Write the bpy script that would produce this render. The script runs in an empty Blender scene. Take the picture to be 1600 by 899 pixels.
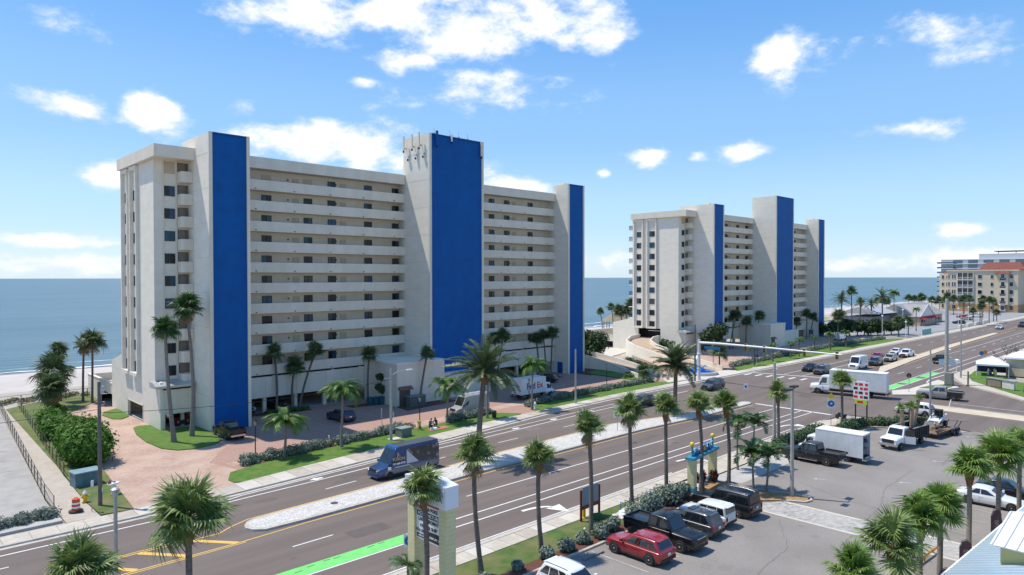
import bpy, bmesh, math, random
import numpy as np
from mathutils import Vector, Matrix, Euler
random.seed(7); np.random.seed(7)
R = math.radians
scene = bpy.context.scene
col = scene.collection

# ---------------------------------------------------------------- camera
cam_data = bpy.data.cameras.new('camera')
cam_data.sensor_width = 36.0
cam_data.lens = 24.0
cam_data.clip_start = 0.5
cam_data.clip_end = 60000
cam = bpy.data.objects.new('camera', cam_data)
col.objects.link(cam)
cam.matrix_world = (Matrix.Translation((0, 0, 19)) @ Euler((R(90), 0, R(46.183 - 90))).to_matrix().to_4x4()
                    @ Matrix.Rotation(R(-0.832), 4, 'X') @ Matrix.Rotation(R(-0.08), 4, 'Z'))
scene.camera = cam

# ---------------------------------------------------------------- sun and sky
SUN = Vector((0.225, -0.41, -1.0)).normalized()          # direction the light travels
elev = math.asin(-SUN.z)
sun_data = bpy.data.lights.new('sun', 'SUN')
sun_data.energy = 2.75
sun_data.angle = R(0.55)
sun_data.color = (1.0, 0.93, 0.82)
sun = bpy.data.objects.new('sun', sun_data)
sun.rotation_euler = SUN.to_track_quat('-Z', 'Y').to_euler()
sun.location = (0, 100, 120)
col.objects.link(sun)

world = bpy.data.worlds.new('World')
scene.world = world
world.use_nodes = True
wn, wl = world.node_tree.nodes, world.node_tree.links
wn.clear()
def N(t, **kw):
    n = wn.new(t)
    for k, v in kw.items(): setattr(n, k, v)
    return n
def WM(op, a, b=None, c=None, clamp=False):
    n = wn.new('ShaderNodeMath'); n.operation = op; n.use_clamp = clamp
    for i, x in enumerate((a, b, c)):
        if x is None: continue
        if isinstance(x, (int, float)): n.inputs[i].default_value = x
        else: wl.new(x, n.inputs[i])
    return n.outputs[0]
sky = N('ShaderNodeTexSky', sky_type='NISHITA')
sky.sun_disc = False
sky.sun_elevation = elev
sky.sun_rotation = math.atan2(-SUN.x, -SUN.y)
sky.altitude = 0; sky.air_density = 1.0; sky.dust_density = 0.4; sky.ozone_density = 2.2
tc = N('ShaderNodeTexCoord')
sep = N('ShaderNodeSeparateXYZ'); wl.new(tc.outputs['Generated'], sep.inputs[0])
az = WM('ARCTAN2', sep.outputs[1], sep.outputs[0])       # azimuth, radians from +X
el = WM('ARCSINE', sep.outputs[2])
noise = N('ShaderNodeTexNoise'); noise.inputs['Scale'].default_value = 10; noise.inputs['Detail'].default_value = 9
noise.inputs['Roughness'].default_value = 0.62
mp = N('ShaderNodeMapping'); mp.inputs['Scale'].default_value = (1, 1, 1.9)
wl.new(tc.outputs['Generated'], mp.inputs[0]); wl.new(mp.outputs[0], noise.inputs['Vector'])
# cumulus: (azimuth deg, elevation deg, half width deg, half height deg, weight)
CL = [(63, 20.0, 5.5, 2.4, 1.05), (55, 21.0, 6, 2.4, 1.1), (49, 19.8, 5.5, 2.8, 1.08), (42, 20.6, 5, 2.0, 1.05), (38, 19.2, 3, 1.4, 1.05), (49, 15.3, 5.2, 1.6, 1.2), (55, 17.2, 4, 1.3, .85),
      (79.7, 12.2, 2.8, 1.5, 1.05), (73.7, 12.3, 2.4, 1.6, 1.0), (67.4, 13.3, 1.5, .9, .95), (79.6, 17.5, 2.8, 1.4, 1.05), (61, 10.6, 6.5, 2.1, 1.15), (53, 9.2, 5, 1.3, 1.05), (76, 7.4, 2, 1.5, .95), (72, 8.5, 3, .8, .75),
      (45, 7.6, 3.8, 1.0, 1), (25, 17, 2.3, 2.2, .95), (13.5, 15.6, 2.9, 1.9, 1.15), (16.8, 10.7, 4, .85, .9), (34.8, 9.7, 1.8, 1.1, 1), (27.4, 10, 2.2, 1, .95), (31, 9.6, 1.2, .7, .8), (12.9, 3.4, 2.6, .8, .95),
      (13, 1.0, 8, 1.0, 1.1), (79, 2.6, 5.5, .6, 1.05), (79, .9, 9, .9, 1.15), (37.5, 1.5, 4, .9, 1.05), (38.5, 8.6, .9, .6, .8), (10, 18.4, 2.4, .9, .85), (58.5, 15.6, 1.6, .8, .8),
      (92, 21, 4, 2, .9), (100, 12, 5, 2, .9), (-5, 12, 6, 2.2, .9), (118, 18, 7, 3, .9), (145, 10, 9, 3, .9), (-35, 17, 8, 3, .9), (-75, 12, 9, 3, .9), (-115, 16, 9, 3, .9), (70, 40, 10, 4, .9), (5, 42, 9, 4, .9)]
vec = N('ShaderNodeCombineXYZ'); wl.new(az, vec.inputs[0]); wl.new(el, vec.inputs[1])
acc = None
for a, e, wa, he, wt in CL:
    ma = N('ShaderNodeVectorMath', operation='MULTIPLY_ADD'); wl.new(vec.outputs[0], ma.inputs[0])
    ma.inputs[1].default_value = (1 / R(wa), 1 / R(he), 0); ma.inputs[2].default_value = (-a / wa, -e / he, 0)
    ln = N('ShaderNodeVectorMath', operation='LENGTH'); wl.new(ma.outputs[0], ln.inputs[0])
    g = WM('ADD', ln.outputs['Value'], (1 - wt) * 1.2) if wt != 1 else ln.outputs['Value']
    acc = g if acc is None else WM('MINIMUM', acc, g)
acc = WM('MAXIMUM', acc, 0.0)
acc = WM('POWER', 2.718, WM('MULTIPLY', WM('MULTIPLY', acc, acc), -0.9))
dens = WM('ADD', acc, WM('MULTIPLY', WM('SUBTRACT', noise.outputs[0], 0.5), 2.9))
mr = N('ShaderNodeMapRange'); mr.interpolation_type = 'SMOOTHSTEP'
mr.inputs['From Min'].default_value = 0.36; mr.inputs['From Max'].default_value = 1.05
wl.new(dens, mr.inputs['Value'])
shade = N('ShaderNodeMixRGB'); shade.inputs[1].default_value = (3.9, 4.5, 5.3, 1); shade.inputs[2].default_value = (5.5, 5.5, 5.5, 1)
wl.new(WM('MULTIPLY', mr.outputs[0], WM('ADD', WM('MULTIPLY', noise.outputs[0], 1.5), .05), clamp=True), shade.inputs[0])
# clear sky: the physical sky, its haze near the horizon cooled towards the photograph's blue
ramp = N('ShaderNodeValToRGB'); cr_ = ramp.color_ramp; cr_.interpolation = 'EASE'
for i, (e, c) in enumerate(((0, (3.3, 4.3, 5.3)), (5, (2.35, 3.8, 5.4)), (12, (1.45, 3.0, 5.2)), (22, (.72, 2.2, 4.9)), (45, (.45, 1.6, 4.0)), (90, (.35, 1.25, 3.4)))):
    el_ = cr_.elements[i] if i < 2 else cr_.elements.new(.5)
    el_.position = e / 90; el_.color = (c[0] / 6, c[1] / 6, c[2] / 6, 1)
wl.new(WM('DIVIDE', el, R(90), clamp=True), ramp.inputs[0])
rsc = N('ShaderNodeVectorMath', operation='SCALE'); rsc.inputs['Scale'].default_value = 5.5; wl.new(ramp.outputs[0], rsc.inputs[0])
mixh = N('ShaderNodeMixRGB'); mixh.inputs[0].default_value = .78
wl.new(sky.outputs[0], mixh.inputs[1]); wl.new(rsc.outputs[0], mixh.inputs[2])
mixc = N('ShaderNodeMixRGB'); wl.new(mr.outputs[0], mixc.inputs[0]); wl.new(mixh.outputs[0], mixc.inputs[1]); wl.new(shade.outputs[0], mixc.inputs[2])
bg = N('ShaderNodeBackground'); bg.inputs[1].default_value = 0.115
wl.new(mixc.outputs[0], bg.inputs[0])
wo = N('ShaderNodeOutputWorld'); wl.new(bg.outputs[0], wo.inputs[0])

vs = scene.view_settings
vs.view_transform = 'Standard'; vs.look = 'None'; vs.gamma = 1.0; vs.use_curve_mapping = False
vs.exposure = 0.84
scene.render.engine = 'CYCLES'

# ---------------------------------------------------------------- materials
MATS = {}
def mat(name, c, rough=.8, c2=None, scale=3., metal=0., spec=.5, bump=0., bscale=30., stretch=(1, 1, 1), contrast=(.35, .65),
        c3=None, scale3=60., detail=4, mix3=.5, trans=0., coat=0., bdist=.05):
    if name in MATS: return MATS[name]
    m = bpy.data.materials.new(name); m.use_nodes = True
    nt = m.node_tree; n, l = nt.nodes, nt.links
    b = n['Principled BSDF']
    b.inputs['Base Color'].default_value = (*c, 1)
    b.inputs['Roughness'].default_value = rough
    b.inputs['Metallic'].default_value = metal
    b.inputs['Specular IOR Level'].default_value = spec
    if coat: b.inputs['Coat Weight'].default_value = coat; b.inputs['Coat Roughness'].default_value = .05
    pos = n.new('ShaderNodeNewGeometry').outputs['Position']
    if stretch != (1, 1, 1):
        mpp = n.new('ShaderNodeMapping'); mpp.inputs['Scale'].default_value = stretch
        l.new(pos, mpp.inputs[0]); pv = mpp.outputs[0]
    else: pv = pos
    out = None
    if c2:
        t = n.new('ShaderNodeTexNoise'); t.inputs['Scale'].default_value = scale; t.inputs['Detail'].default_value = detail
        l.new(pv, t.inputs['Vector'])
        r = n.new('ShaderNodeMapRange'); r.inputs[1].default_value = contrast[0]; r.inputs[2].default_value = contrast[1]
        l.new(t.outputs[0], r.inputs[0])
        x = n.new('ShaderNodeMixRGB'); x.inputs[1].default_value = (*c, 1); x.inputs[2].default_value = (*c2, 1)
        l.new(r.outputs[0], x.inputs[0]); out = x.outputs[0]
        if c3:
            t3 = n.new('ShaderNodeTexNoise'); t3.inputs['Scale'].default_value = scale3; t3.inputs['Detail'].default_value = 3
            l.new(pos, t3.inputs['Vector'])
            r3 = n.new('ShaderNodeMapRange'); r3.inputs[1].default_value = .42; r3.inputs[2].default_value = .72; r3.inputs[4].default_value = mix3
            l.new(t3.outputs[0], r3.inputs[0])
            x3 = n.new('ShaderNodeMixRGB'); x3.inputs[2].default_value = (*c3, 1)
            l.new(r3.outputs[0], x3.inputs[0]); l.new(out, x3.inputs[1]); out = x3.outputs[0]
        l.new(out, b.inputs['Base Color'])
    if bump:
        tb = n.new('ShaderNodeTexNoise'); tb.inputs['Scale'].default_value = bscale; tb.inputs['Detail'].default_value = 4
        l.new(pv, tb.inputs['Vector'])
        bp = n.new('ShaderNodeBump'); bp.inputs['Strength'].default_value = min(1, bump); bp.inputs['Distance'].default_value = bdist
        l.new(tb.outputs[0], bp.inputs['Height']); l.new(bp.outputs[0], b.inputs['Normal'])
    if trans:
        # thin leaf: some of the light passes through
        tr = n.new('ShaderNodeBsdfTranslucent')
        if out: l.new(out, tr.inputs[0])
        else: tr.inputs[0].default_value = (*c, 1)
        mx = n.new('ShaderNodeMixShader'); mx.inputs[0].default_value = trans
        l.new(b.outputs[0], mx.inputs[1]); l.new(tr.outputs[0], mx.inputs[2]); l.new(mx.outputs[0], n['Material Output'].inputs[0])
    MATS[name] = m
    return m

def brick_mat(name, c1, c2, mortar, bw, bh, ms=.012, tint=(.5, .5, .5), rough=.85, rot=0.):
    m = bpy.data.materials.new(name); m.use_nodes = True
    n, l = m.node_tree.nodes, m.node_tree.links
    b = n['Principled BSDF']; b.inputs['Roughness'].default_value = rough
    pos = n.new('ShaderNodeNewGeometry').outputs['Position']
    mpp = n.new('ShaderNodeMapping'); mpp.inputs['Rotation'].default_value = (0, 0, rot)
    l.new(pos, mpp.inputs[0])
    t = n.new('ShaderNodeTexBrick'); t.inputs['Scale'].default_value = 1
    t.inputs['Color1'].default_value = (*c1, 1); t.inputs['Color2'].default_value = (*c2, 1); t.inputs['Mortar'].default_value = (*mortar, 1)
    t.inputs['Brick Width'].default_value = bw; t.inputs['Row Height'].default_value = bh; t.inputs['Mortar Size'].default_value = ms
    l.new(mpp.outputs[0], t.inputs['Vector'])
    ns = n.new('ShaderNodeTexNoise'); ns.inputs['Scale'].default_value = .35; ns.inputs['Detail'].default_value = 6
    l.new(pos, ns.inputs['Vector'])
    r = n.new('ShaderNodeMapRange'); r.inputs[1].default_value = .38; r.inputs[2].default_value = .66; r.inputs[4].default_value = .6
    l.new(ns.outputs[0], r.inputs[0])
    x = n.new('ShaderNodeMixRGB'); x.inputs[2].default_value = (*tint, 1)
    l.new(r.outputs[0], x.inputs[0]); l.new(t.outputs[0], x.inputs[1])
    l.new(x.outputs[0], b.inputs['Base Color'])
    bp = n.new('ShaderNodeBump'); bp.inputs['Strength'].default_value = .4; bp.inputs['Distance'].default_value = .01; bp.invert = True
    l.new(t.outputs['Fac'], bp.inputs['Height']); l.new(bp.outputs[0], b.inputs['Normal'])
    return m

asphalt = mat('asphalt', (.142, .111, .094), .9, (.185, .149, .128), .35, c3=(.105, .085, .076), scale3=14, stretch=(.10, 1.5, 1), mix3=.75, detail=9, bump=.25, bscale=60)
lot_asphalt = mat('lot_asphalt', (.235, .212, .19), .92, (.285, .26, .235), .22, c3=(.17, .158, .15), scale3=9, mix3=.6, detail=8, bump=.3, bscale=50)
concrete = mat('concrete', (.46, .41, .335), .9, (.54, .49, .415), .6, c3=(.37, .32, .255), scale3=3.3, mix3=.5)
concrete2 = mat('concrete_grey', (.40, .385, .355), .9, (.47, .455, .425), .25, c3=(.31, .30, .28), scale3=1.1, mix3=.55, detail=8)
kerbm = mat('kerb_concrete', (.42, .385, .33), .9, (.52, .48, .42), 2.)
grassm = mat('grass', (.062, .148, .012), .9, (.10, .205, .02), 1.3, c3=(.19, .19, .05), scale3=.55, mix3=.45, bump=1, bscale=35, detail=8)
grass_dry = mat('grass_worn', (.055, .125, .015), .9, (.13, .165, .04), .9, c3=(.24, .19, .085), scale3=.42, mix3=.75, bump=1, bscale=35, detail=8)
pavers = brick_mat('pavers_pink', (.38, .235, .175), (.53, .375, .29), (.28, .19, .15), .26, .13, .014, (.54, .405, .32), rot=.6)
pavers_dark = brick_mat('pavers_red', (.36, .20, .15), (.45, .285, .22), (.27, .17, .135), .24, .12, .012, (.36, .245, .20))
pavers_grey = brick_mat('pavers_grey', (.20, .19, .175), (.50, .485, .455), (.36, .35, .33), .30, .16, .015, (.44, .42, .39), rot=.7)
sand = mat('sand', (.47, .425, .385), .95, (.55, .505, .465), .05, c3=(.40, .36, .33), scale3=.4, mix3=.5, detail=8)
mulch = mat('mulch', (.09, .035, .022), .95, (.15, .06, .04), 6, bump=1, bscale=14)
pine_mulch = mat('pine_mulch', (.30, .17, .075), .95, (.42, .26, .12), 4, bump=1, bscale=14)
gravel_white = mat('white_gravel', (.54, .51, .465), .95, (.66, .64, .60), 2.2, c3=(.27, .25, .23), scale3=5.5, mix3=.75, detail=8, bump=1, bscale=9)
white_paint = mat('road_paint_white', (.72, .71, .69), .7, (.58, .56, .54), 2.2, contrast=(.5, .8))
yellow_paint = mat('road_paint_yellow', (.70, .43, .08), .7, (.60, .40, .13), 2.)
green_paint = mat('road_paint_green', (.17, .62, .15), .75, (.15, .54, .14), 1.5)
stucco = mat('stucco_white', (.80, .735, .625), .9, (.73, .665, .555), .5, c3=(.82, .765, .665), scale3=5, mix3=.6, bump=.25, bscale=5, stretch=(1, 1, 2.6), detail=6)
stucco2 = mat('stucco_cream', (.78, .705, .58), .9, (.70, .625, .505), .35, c3=(.66, .59, .48), scale3=1.6, mix3=.45, stretch=(1.6, 1.6, .25), detail=8, bump=.12, bscale=12)
wallbeige = mat('wall_beige', (.70, .605, .475), .9, (.64, .55, .425), .8)
bluepaint = mat('paint_blue', (.001, .086, .30), .6, (.002, .104, .355), .3, contrast=(.25, .75), c3=(.002, .070, .24), scale3=.9, mix3=.55, spec=.2, bump=.1, bscale=3, stretch=(1.5, 1.5, .16), detail=8)
bronze = mat('bronze_frame', (.035, .03, .028), .5)
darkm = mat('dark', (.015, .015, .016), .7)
blackmetal = mat('black_metal', (.02, .02, .022), .45, metal=.3)
steel = mat('galvanised_steel', (.50, .50, .49), .5, (.42, .42, .42), 3, metal=.6)
whitemetal = mat('white_metal', (.75, .76, .76), .4)
doorm = mat('door_tan', (.50, .42, .31), .7)
glass_d = mat('glass_dark', (.014, .018, .02), .18, spec=.35)
glass_t = mat('glass_teal', (.012, .075, .105), .18, spec=.4)
glass_c = mat('glass_curtain', (.09, .078, .068), .25, spec=.4)
glass_b = mat('glass_blue', (.015, .07, .15), .18, spec=.4)

# ---------------------------------------------------------------- mesh helpers
class MB:
    def __init__(s): s.v = []; s.f = []
    def add(s, vs, fs):
        o = len(s.v); s.v += [tuple(p) for p in vs]; s.f += [tuple(i + o for i in f) for f in fs]; return s
    def box(s, x0, x1, y0, y1, z0, z1):
        return s.add([(x0, y0, z0), (x1, y0, z0), (x1, y1, z0), (x0, y1, z0), (x0, y0, z1), (x1, y0, z1), (x1, y1, z1), (x0, y1, z1)],
                     [(0, 3, 2, 1), (4, 5, 6, 7), (0, 1, 5, 4), (1, 2, 6, 5), (2, 3, 7, 6), (3, 0, 4, 7)])
    def cbox(s, cx, cy, cz, sx, sy, sz): return s.box(cx - sx / 2, cx + sx / 2, cy - sy / 2, cy + sy / 2, cz - sz / 2, cz + sz / 2)
    def prism(s, poly, z0, z1):
        n = len(poly)
        a = sum(poly[i][0] * poly[(i + 1) % n][1] - poly[(i + 1) % n][0] * poly[i][1] for i in range(n))
        if a < 0: poly = poly[::-1]
        return s.add([(x, y, z0) for x, y in poly] + [(x, y, z1) for x, y in poly],
                     [tuple(range(n))[::-1], tuple(range(n, 2 * n))] + [(i, (i + 1) % n, n + (i + 1) % n, n + i) for i in range(n)])
    def extr(s, poly, axis, a, b):
        """poly in the plane across the axis; axis 'x': (y,z), axis 'y': (x,z)"""
        n = len(poly)
        f = (lambda p, t: (t, p[0], p[1])) if axis == 'x' else (lambda p, t: (p[0], t, p[1]))
        return s.add([f(p, a) for p in poly] + [f(p, b) for p in poly],
                     [tuple(range(n)), tuple(range(n, 2 * n))[::-1]] + [(i, n + i, n + (i + 1) % n, (i + 1) % n) for i in range(n)])
    def tube(s, pts, rad, n=8, cap=True):
        pts = [Vector(p) for p in pts]
        if not hasattr(rad, '__len__'): rad = [rad] * len(pts)
        vs = []
        for i, p in enumerate(pts):
            d = (pts[min(i + 1, len(pts) - 1)] - pts[max(i - 1, 0)]).normalized()
            a = d.orthogonal() if abs(d.z) < .95 else d.cross(Vector((0, 1, 0)))
            if abs(d.z) < .95: a = d.cross(Vector((0, 0, 1)))
            a.normalize(); b = d.cross(a)
            for k in range(n):
                t = 2 * math.pi * k / n
                vs.append(p + (a * math.cos(t) + b * math.sin(t)) * rad[i])
        fs = [(i * n + k, i * n + (k + 1) % n, (i + 1) * n + (k + 1) % n, (i + 1) * n + k) for i in range(len(pts) - 1) for k in range(n)]
        if cap: fs += [tuple(range(n))[::-1], tuple(range((len(pts) - 1) * n, len(pts) * n))]
        return s.add(vs, fs)
    def lathe(s, prof, n=16, c=(0, 0, 0), axis='z'):
        vs = []
        for r, z in prof:
            for k in range(n):
                t = 2 * math.pi * k / n
                p = (r * math.cos(t), r * math.sin(t), z)
                if axis == 'y': p = (p[0], p[2], p[1])
                if axis == 'x': p = (p[2], p[0], p[1])
                vs.append((p[0] + c[0], p[1] + c[1], p[2] + c[2]))
        m = len(prof)
        fs = [(i * n + k, i * n + (k + 1) % n, (i + 1) * n + (k + 1) % n, (i + 1) * n + k) for i in range(m - 1) for k in range(n)]
        fs += [tuple(range(n))[::-1], tuple(range((m - 1) * n, m * n))]
        return s.add(vs, fs)
    def quad(s, a, b, c, d): return s.add([a, b, c, d], [(0, 1, 2, 3)])
    def mesh(s, name, smooth=0):
        me = bpy.data.meshes.new(name); me.from_pydata(s.v, [], s.f)
        bm = bmesh.new(); bm.from_mesh(me); bmesh.ops.recalc_face_normals(bm, faces=bm.faces); bm.to_mesh(me); bm.free()
        if smooth:
            me.shade_smooth(); me.set_sharp_from_angle(angle=R(smooth))
        return me
    def build(s, name, m, parent=None, smooth=0, org=None):
        if org is not None: s.v = [(x - org[0], y - org[1], z - org[2]) for x, y, z in s.v]
        me = s.mesh(name, smooth)
        return inst(name, me, m, parent)

def inst(name, me, m=None, parent=None, loc=None, rot=None, scl=None):
    if m and not me.materials: me.materials.append(m)
    o = bpy.data.objects.new(name, me); col.objects.link(o)
    if parent is not None: o.parent = parent
    if loc is not None: o.location = loc
    if rot is not None: o.rotation_euler = rot
    if scl is not None: o.scale = scl
    return o
def tag(o, label=None, cat=None, group=None, kind=None):
    if label: o['label'] = label
    if cat: o['category'] = cat
    if group: o['group'] = group
    if kind: o['kind'] = kind
    return o
def root(name, loc, rz=0, label=None, cat=None, group=None):
    o = bpy.data.objects.new(name, None); col.objects.link(o)
    o.location = loc; o.rotation_euler = (0, 0, rz); o.empty_display_size = .5
    return tag(o, label, cat, group)
def copy_tree(o, parent=None):
    c = o.copy(); col.objects.link(c)
    if parent is not None:
        c.parent = parent
    for ch in list(o.children): copy_tree(ch, c)
    return c
def struct(name, mb, m, parent=None):
    o = mb.build(name, m, parent)
    if parent is None: o['kind'] = 'structure'
    return o
def ip(tab, x):
    for (x0, y0), (x1, y1) in zip(tab, tab[1:]):
        if x <= x1: return y0 + (y1 - y0) * (x - x0) / (x1 - x0) if x >= x0 else tab[0][1]
    return tab[-1][1]
def strip_poly(xs, fa, fb): return [(x, fa(x)) for x in xs] + [(x, fb(x)) for x in reversed(xs)]
def rng(a, b, st):
    n = max(1, int(round((b - a) / st))); return [a + (b - a) * i / n for i in range(n + 1)]
TEXTS = {}
def pretext(body, size, depth):
    """letter shapes are turned into meshes first, while the scene is still small"""
    cu = bpy.data.curves.new('lettering', 'FONT'); cu.body = body; cu.size = size; cu.extrude = depth; cu.align_x = 'CENTER'; cu.align_y = 'CENTER'
    cu.resolution_u = 3; cu.offset = size * .022
    o = bpy.data.objects.new('lettering', cu); col.objects.link(o)
    dg = bpy.context.evaluated_depsgraph_get()
    TEXTS[(body, size)] = bpy.data.meshes.new_from_object(o.evaluated_get(dg))
    bpy.data.objects.remove(o)
for t_ in (('FUSION', .40, .02), ('727-888-0702', .26, .012), ('www.fusioncabinets.com', .17, .012), ('JL', .5, .02), ('Fed', 1.35, .006), ('Ex', 1.35, .006), ('Fed', .52, .006), ('Ex', .52, .006),
           ('SUSHI & POKE', .27, .004), ('ACUPUNCTURE', .27, .004), ('LAUNDROMAT', .27, .004), ('PACK & SHIP', .27, .004), ('CENTURY 21', .16, .004), ('ICE CREAM', .22, .004), ('HAIR & NAILS', .13, .004),
           ('Plaza', .62, .004), ('USA', .5, .004), ('SPA', .42, .003)): pretext(*t_)
def text(name, body, size, m, parent, mw, depth=.004):
    me = TEXTS[(body, size)].copy()
    me.materials.clear(); me.materials.append(m)
    q = bpy.data.objects.new(name, me); col.objects.link(q); q.parent = parent
    q.matrix_local = mw
    return q
def facing(loc, xdir, updir=(0, 0, 1)):
    x = Vector(xdir).normalized(); y = Vector(updir).normalized(); z = x.cross(y)
    return Matrix(((x.x, y.x, z.x, loc[0]), (x.y, y.y, z.y, loc[1]), (x.z, y.z, z.z, loc[2]), (0, 0, 0, 1)))
def crouch_mesh():
    o = None
    me = bpy.data.meshes.new('body')
    J = {'pel': ((0, 0, .42), .15), 'wai': ((.06, 0, .62), .14), 'che': ((.20, 0, .86), .17), 'nec': ((.28, 0, 1.04), .07), 'hed': ((.33, 0, 1.14), .10), 'top': ((.35, 0, 1.26), .09)}
    for s, n in ((1, 'l'), (-1, 'r')):
        J.update({'sh' + n: ((.22, s * .2, .96), .075), 'el' + n: ((.42, s * .25, .74), .055), 'wr' + n: ((.62, s * .14, .60), .042), 'ha' + n: ((.70, s * .10, .56), .045),
                  'hi' + n: ((0, s * .1, .40), .11), 'kn' + n: ((.40, s * .16, .46), .085), 'an' + n: ((.10, s * .14, .09), .05), 'to' + n: ((.28, s * .16, .04), .045)})
    E_ = [('pel', 'wai'), ('wai', 'che'), ('che', 'nec'), ('nec', 'hed'), ('hed', 'top')]
    for n in 'lr': E_ += [('che', 'sh' + n), ('sh' + n, 'el' + n), ('el' + n, 'wr' + n), ('wr' + n, 'ha' + n), ('pel', 'hi' + n), ('hi' + n, 'kn' + n), ('kn' + n, 'an' + n), ('an' + n, 'to' + n)]
    ks = list(J); me.from_pydata([J[k][0] for k in ks], [(ks.index(a), ks.index(b)) for a, b in E_], [])
    b = bpy.data.objects.new('body', me); col.objects.link(b)
    b.modifiers.new('skin', 'SKIN')
    if not me.skin_vertices:
        bm = bmesh.new(); bm.from_mesh(me); bm.verts.layers.skin.verify(); bm.to_mesh(me); bm.free()
    lay = me.skin_vertices[0].data
    for i, k in enumerate(ks): lay[i].radius = (J[k][1], J[k][1]); lay[i].use_root = (k == 'pel')
    b.modifiers.new('sub', 'SUBSURF').levels = 2
    m2 = bpy.data.meshes.new_from_object(b.evaluated_get(bpy.context.evaluated_depsgraph_get()))
    bpy.data.objects.remove(b)
    return m2
CROUCH = crouch_mesh()
# ================================================================ the ground
curb_far = [(-80, 59.2), (16, 59.4), (25, 60.0), (38, 61.2), (48, 62.7), (59, 64.0), (70, 65.3), (84, 66.0), (115, 65.8), (280, 63.6), (900, 63.6)]
CF = lambda x: ip(curb_far, x)
CN = lambda x: 36.4
walk_in = [(-80, 61.4), (16, 61.5), (25.6, 62.7), (33, 63.8), (41.5, 64.8), (57, 66.4), (72, 67.3), (87, 68.0), (115, 67.9), (280, 66.0), (900, 66.0)]
WI = lambda x: ip(walk_in, x)

g = MB().box(-3000, 6000, -3000, 140, -2.2, -.12); struct('ground', g, mat('ground_soil', (.33, .30, .25), .95, (.42, .39, .33), .05))
# beach: slopes down to the water
xs = [-3000, -200, -50, 0, 30, 60, 100, 150, 220, 300, 420, 600, 1000, 6000]
b = MB()
for i, x in enumerate(xs):
    w = 3 * math.sin(x * .021) + 2 * math.sin(x * .05)
    b.v += [(x, 121, -.1), (x, 150, -.35), (x, 171, -.9), (x, 200 + w * .4, -2.42)]
for i in range(len(xs) - 1):
    for k in range(3): b.f.append((i * 4 + k, i * 4 + k + 1, i * 4 + k + 5, i * 4 + k + 4))
struct('beach', b, sand)
# wet sand edge and breaking foam follow the water line
sea = mat('sea_water', (.035, .085, .105), .30, (.080, .145, .165), .035, contrast=(.3, .7), c3=(.10, .16, .17), scale3=.006, mix3=.6, spec=.5, bump=1, bscale=.5, bdist=.5, stretch=(.12, 1, 1), detail=8)
sea.node_tree.nodes['Principled BSDF'].inputs['IOR'].default_value = 1.33
struct('sea', MB().box(-20000, 40000, 150, 50000, -30, -1.25), sea)
fm = MB(); prev = None
for i in range(700):
    x = -120 + i * 1.6
    y = 178.9 + .7 * math.sin(x * .09) + .5 * math.sin(x * .31 + 1) + .3 * math.sin(x * .83)
    wd = .9 + .6 * math.sin(x * .17) + .35 * math.sin(x * .7 + 2) + random.uniform(-.2, .2)
    fm.v += [(x, y - .6, -1.17), (x, y + max(.5, wd * 1.5), -1.19)]
    if i: k = 2 * i; fm.f.append((k - 2, k, k + 1, k - 1))
for row, dy in ((1, 6.5), (2, 13)):
    base = len(fm.v)
    for i in range(350):
        x = -120 + i * 3.2
        y = 178.6 + dy + 2 * math.sin(x * .05 + row) + .8 * math.sin(x * .21)
        wd = max(.02, 1.0 * math.sin(x * .035 * row + row * 2) + .3 * math.sin(x * .5))
        fm.v += [(x, y, -1.22), (x, y + wd, -1.21)]
        if i: k = base + 2 * i; fm.f.append((k - 2, k, k + 1, k - 1))
wet = MB()
for i, x in enumerate(range(-200, 1000, 20)):
    w = 1.2 * math.sin(x * .05); wet.v += [(x, 174.6 + w, -1.06), (x, 178.6, -1.262)]
    if i: k = 2 * i; wet.f.append((k - 2, k, k + 1, k - 1))
struct('wet_sand', wet, mat('wet_sand', (.30, .265, .235), .35))
tag(fm.build('surf_foam', mat('foam', (.8, .81, .82), .9, (.6, .64, .66), 1.2)), 'white foam line of small waves breaking along the beach', 'surf', kind='stuff')

# road slabs
rx = rng(-80, 900, 8)
road = struct('road', MB().prism(strip_poly(rx, CN, CF), -.3, 0), asphalt)
struct('side_street', MB().prism([(98.6, 36.39), (99.6, 25), (96, 10), (93, -30), (91, -120), (122, -120), (124, -30), (126, 14), (128, 20.8), (133, 25), (139.5, 31.3), (150, 36.39)], -.3, .004), asphalt)
struct('side_street_far', MB().prism([(114, 67.9), (127, 67.7), (124, 69.5), (117, 69.5)], -.3, .008), concrete)

def kerb(name, pts, w=.22, h=.14, z=-.1, m=kerbm, parent=None):
    """one kerb line; pts run along its road face, the kerb lies to the left"""
    n = len(pts); L = []; 
    for i, p in enumerate(pts):
        a = Vector(pts[max(0, i - 1)]); c = Vector(pts[min(n - 1, i + 1)]); d = (c - a).normalized(); nn = Vector((-d.y, d.x))
        L.append((Vector(p) + nn * w))
    mb = MB()
    for i in range(n): mb.v += [(pts[i][0], pts[i][1], z), (pts[i][0], pts[i][1], h - .02), (pts[i][0] + (L[i].x - pts[i][0]) * .12, pts[i][1] + (L[i].y - pts[i][1]) * .12, h), (L[i].x, L[i].y, h), (L[i].x, L[i].y, z)]
    for i in range(n - 1):
        for k in range(4): mb.f.append((i * 5 + k, i * 5 + k + 1, i * 5 + k + 6, i * 5 + k + 5))
    mb.f.append((0, 1, 2, 3, 4)); e = (n - 1) * 5; mb.f.append((e + 4, e + 3, e + 2, e + 1, e))
    return struct(name, mb, m, parent)
kerb('kerb', [(x, CF(x)) for x in rng(-80, 900, 6)])
kerb('kerb', [(x, 36.4) for x in reversed(rng(-80, 92, 6))])
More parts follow.
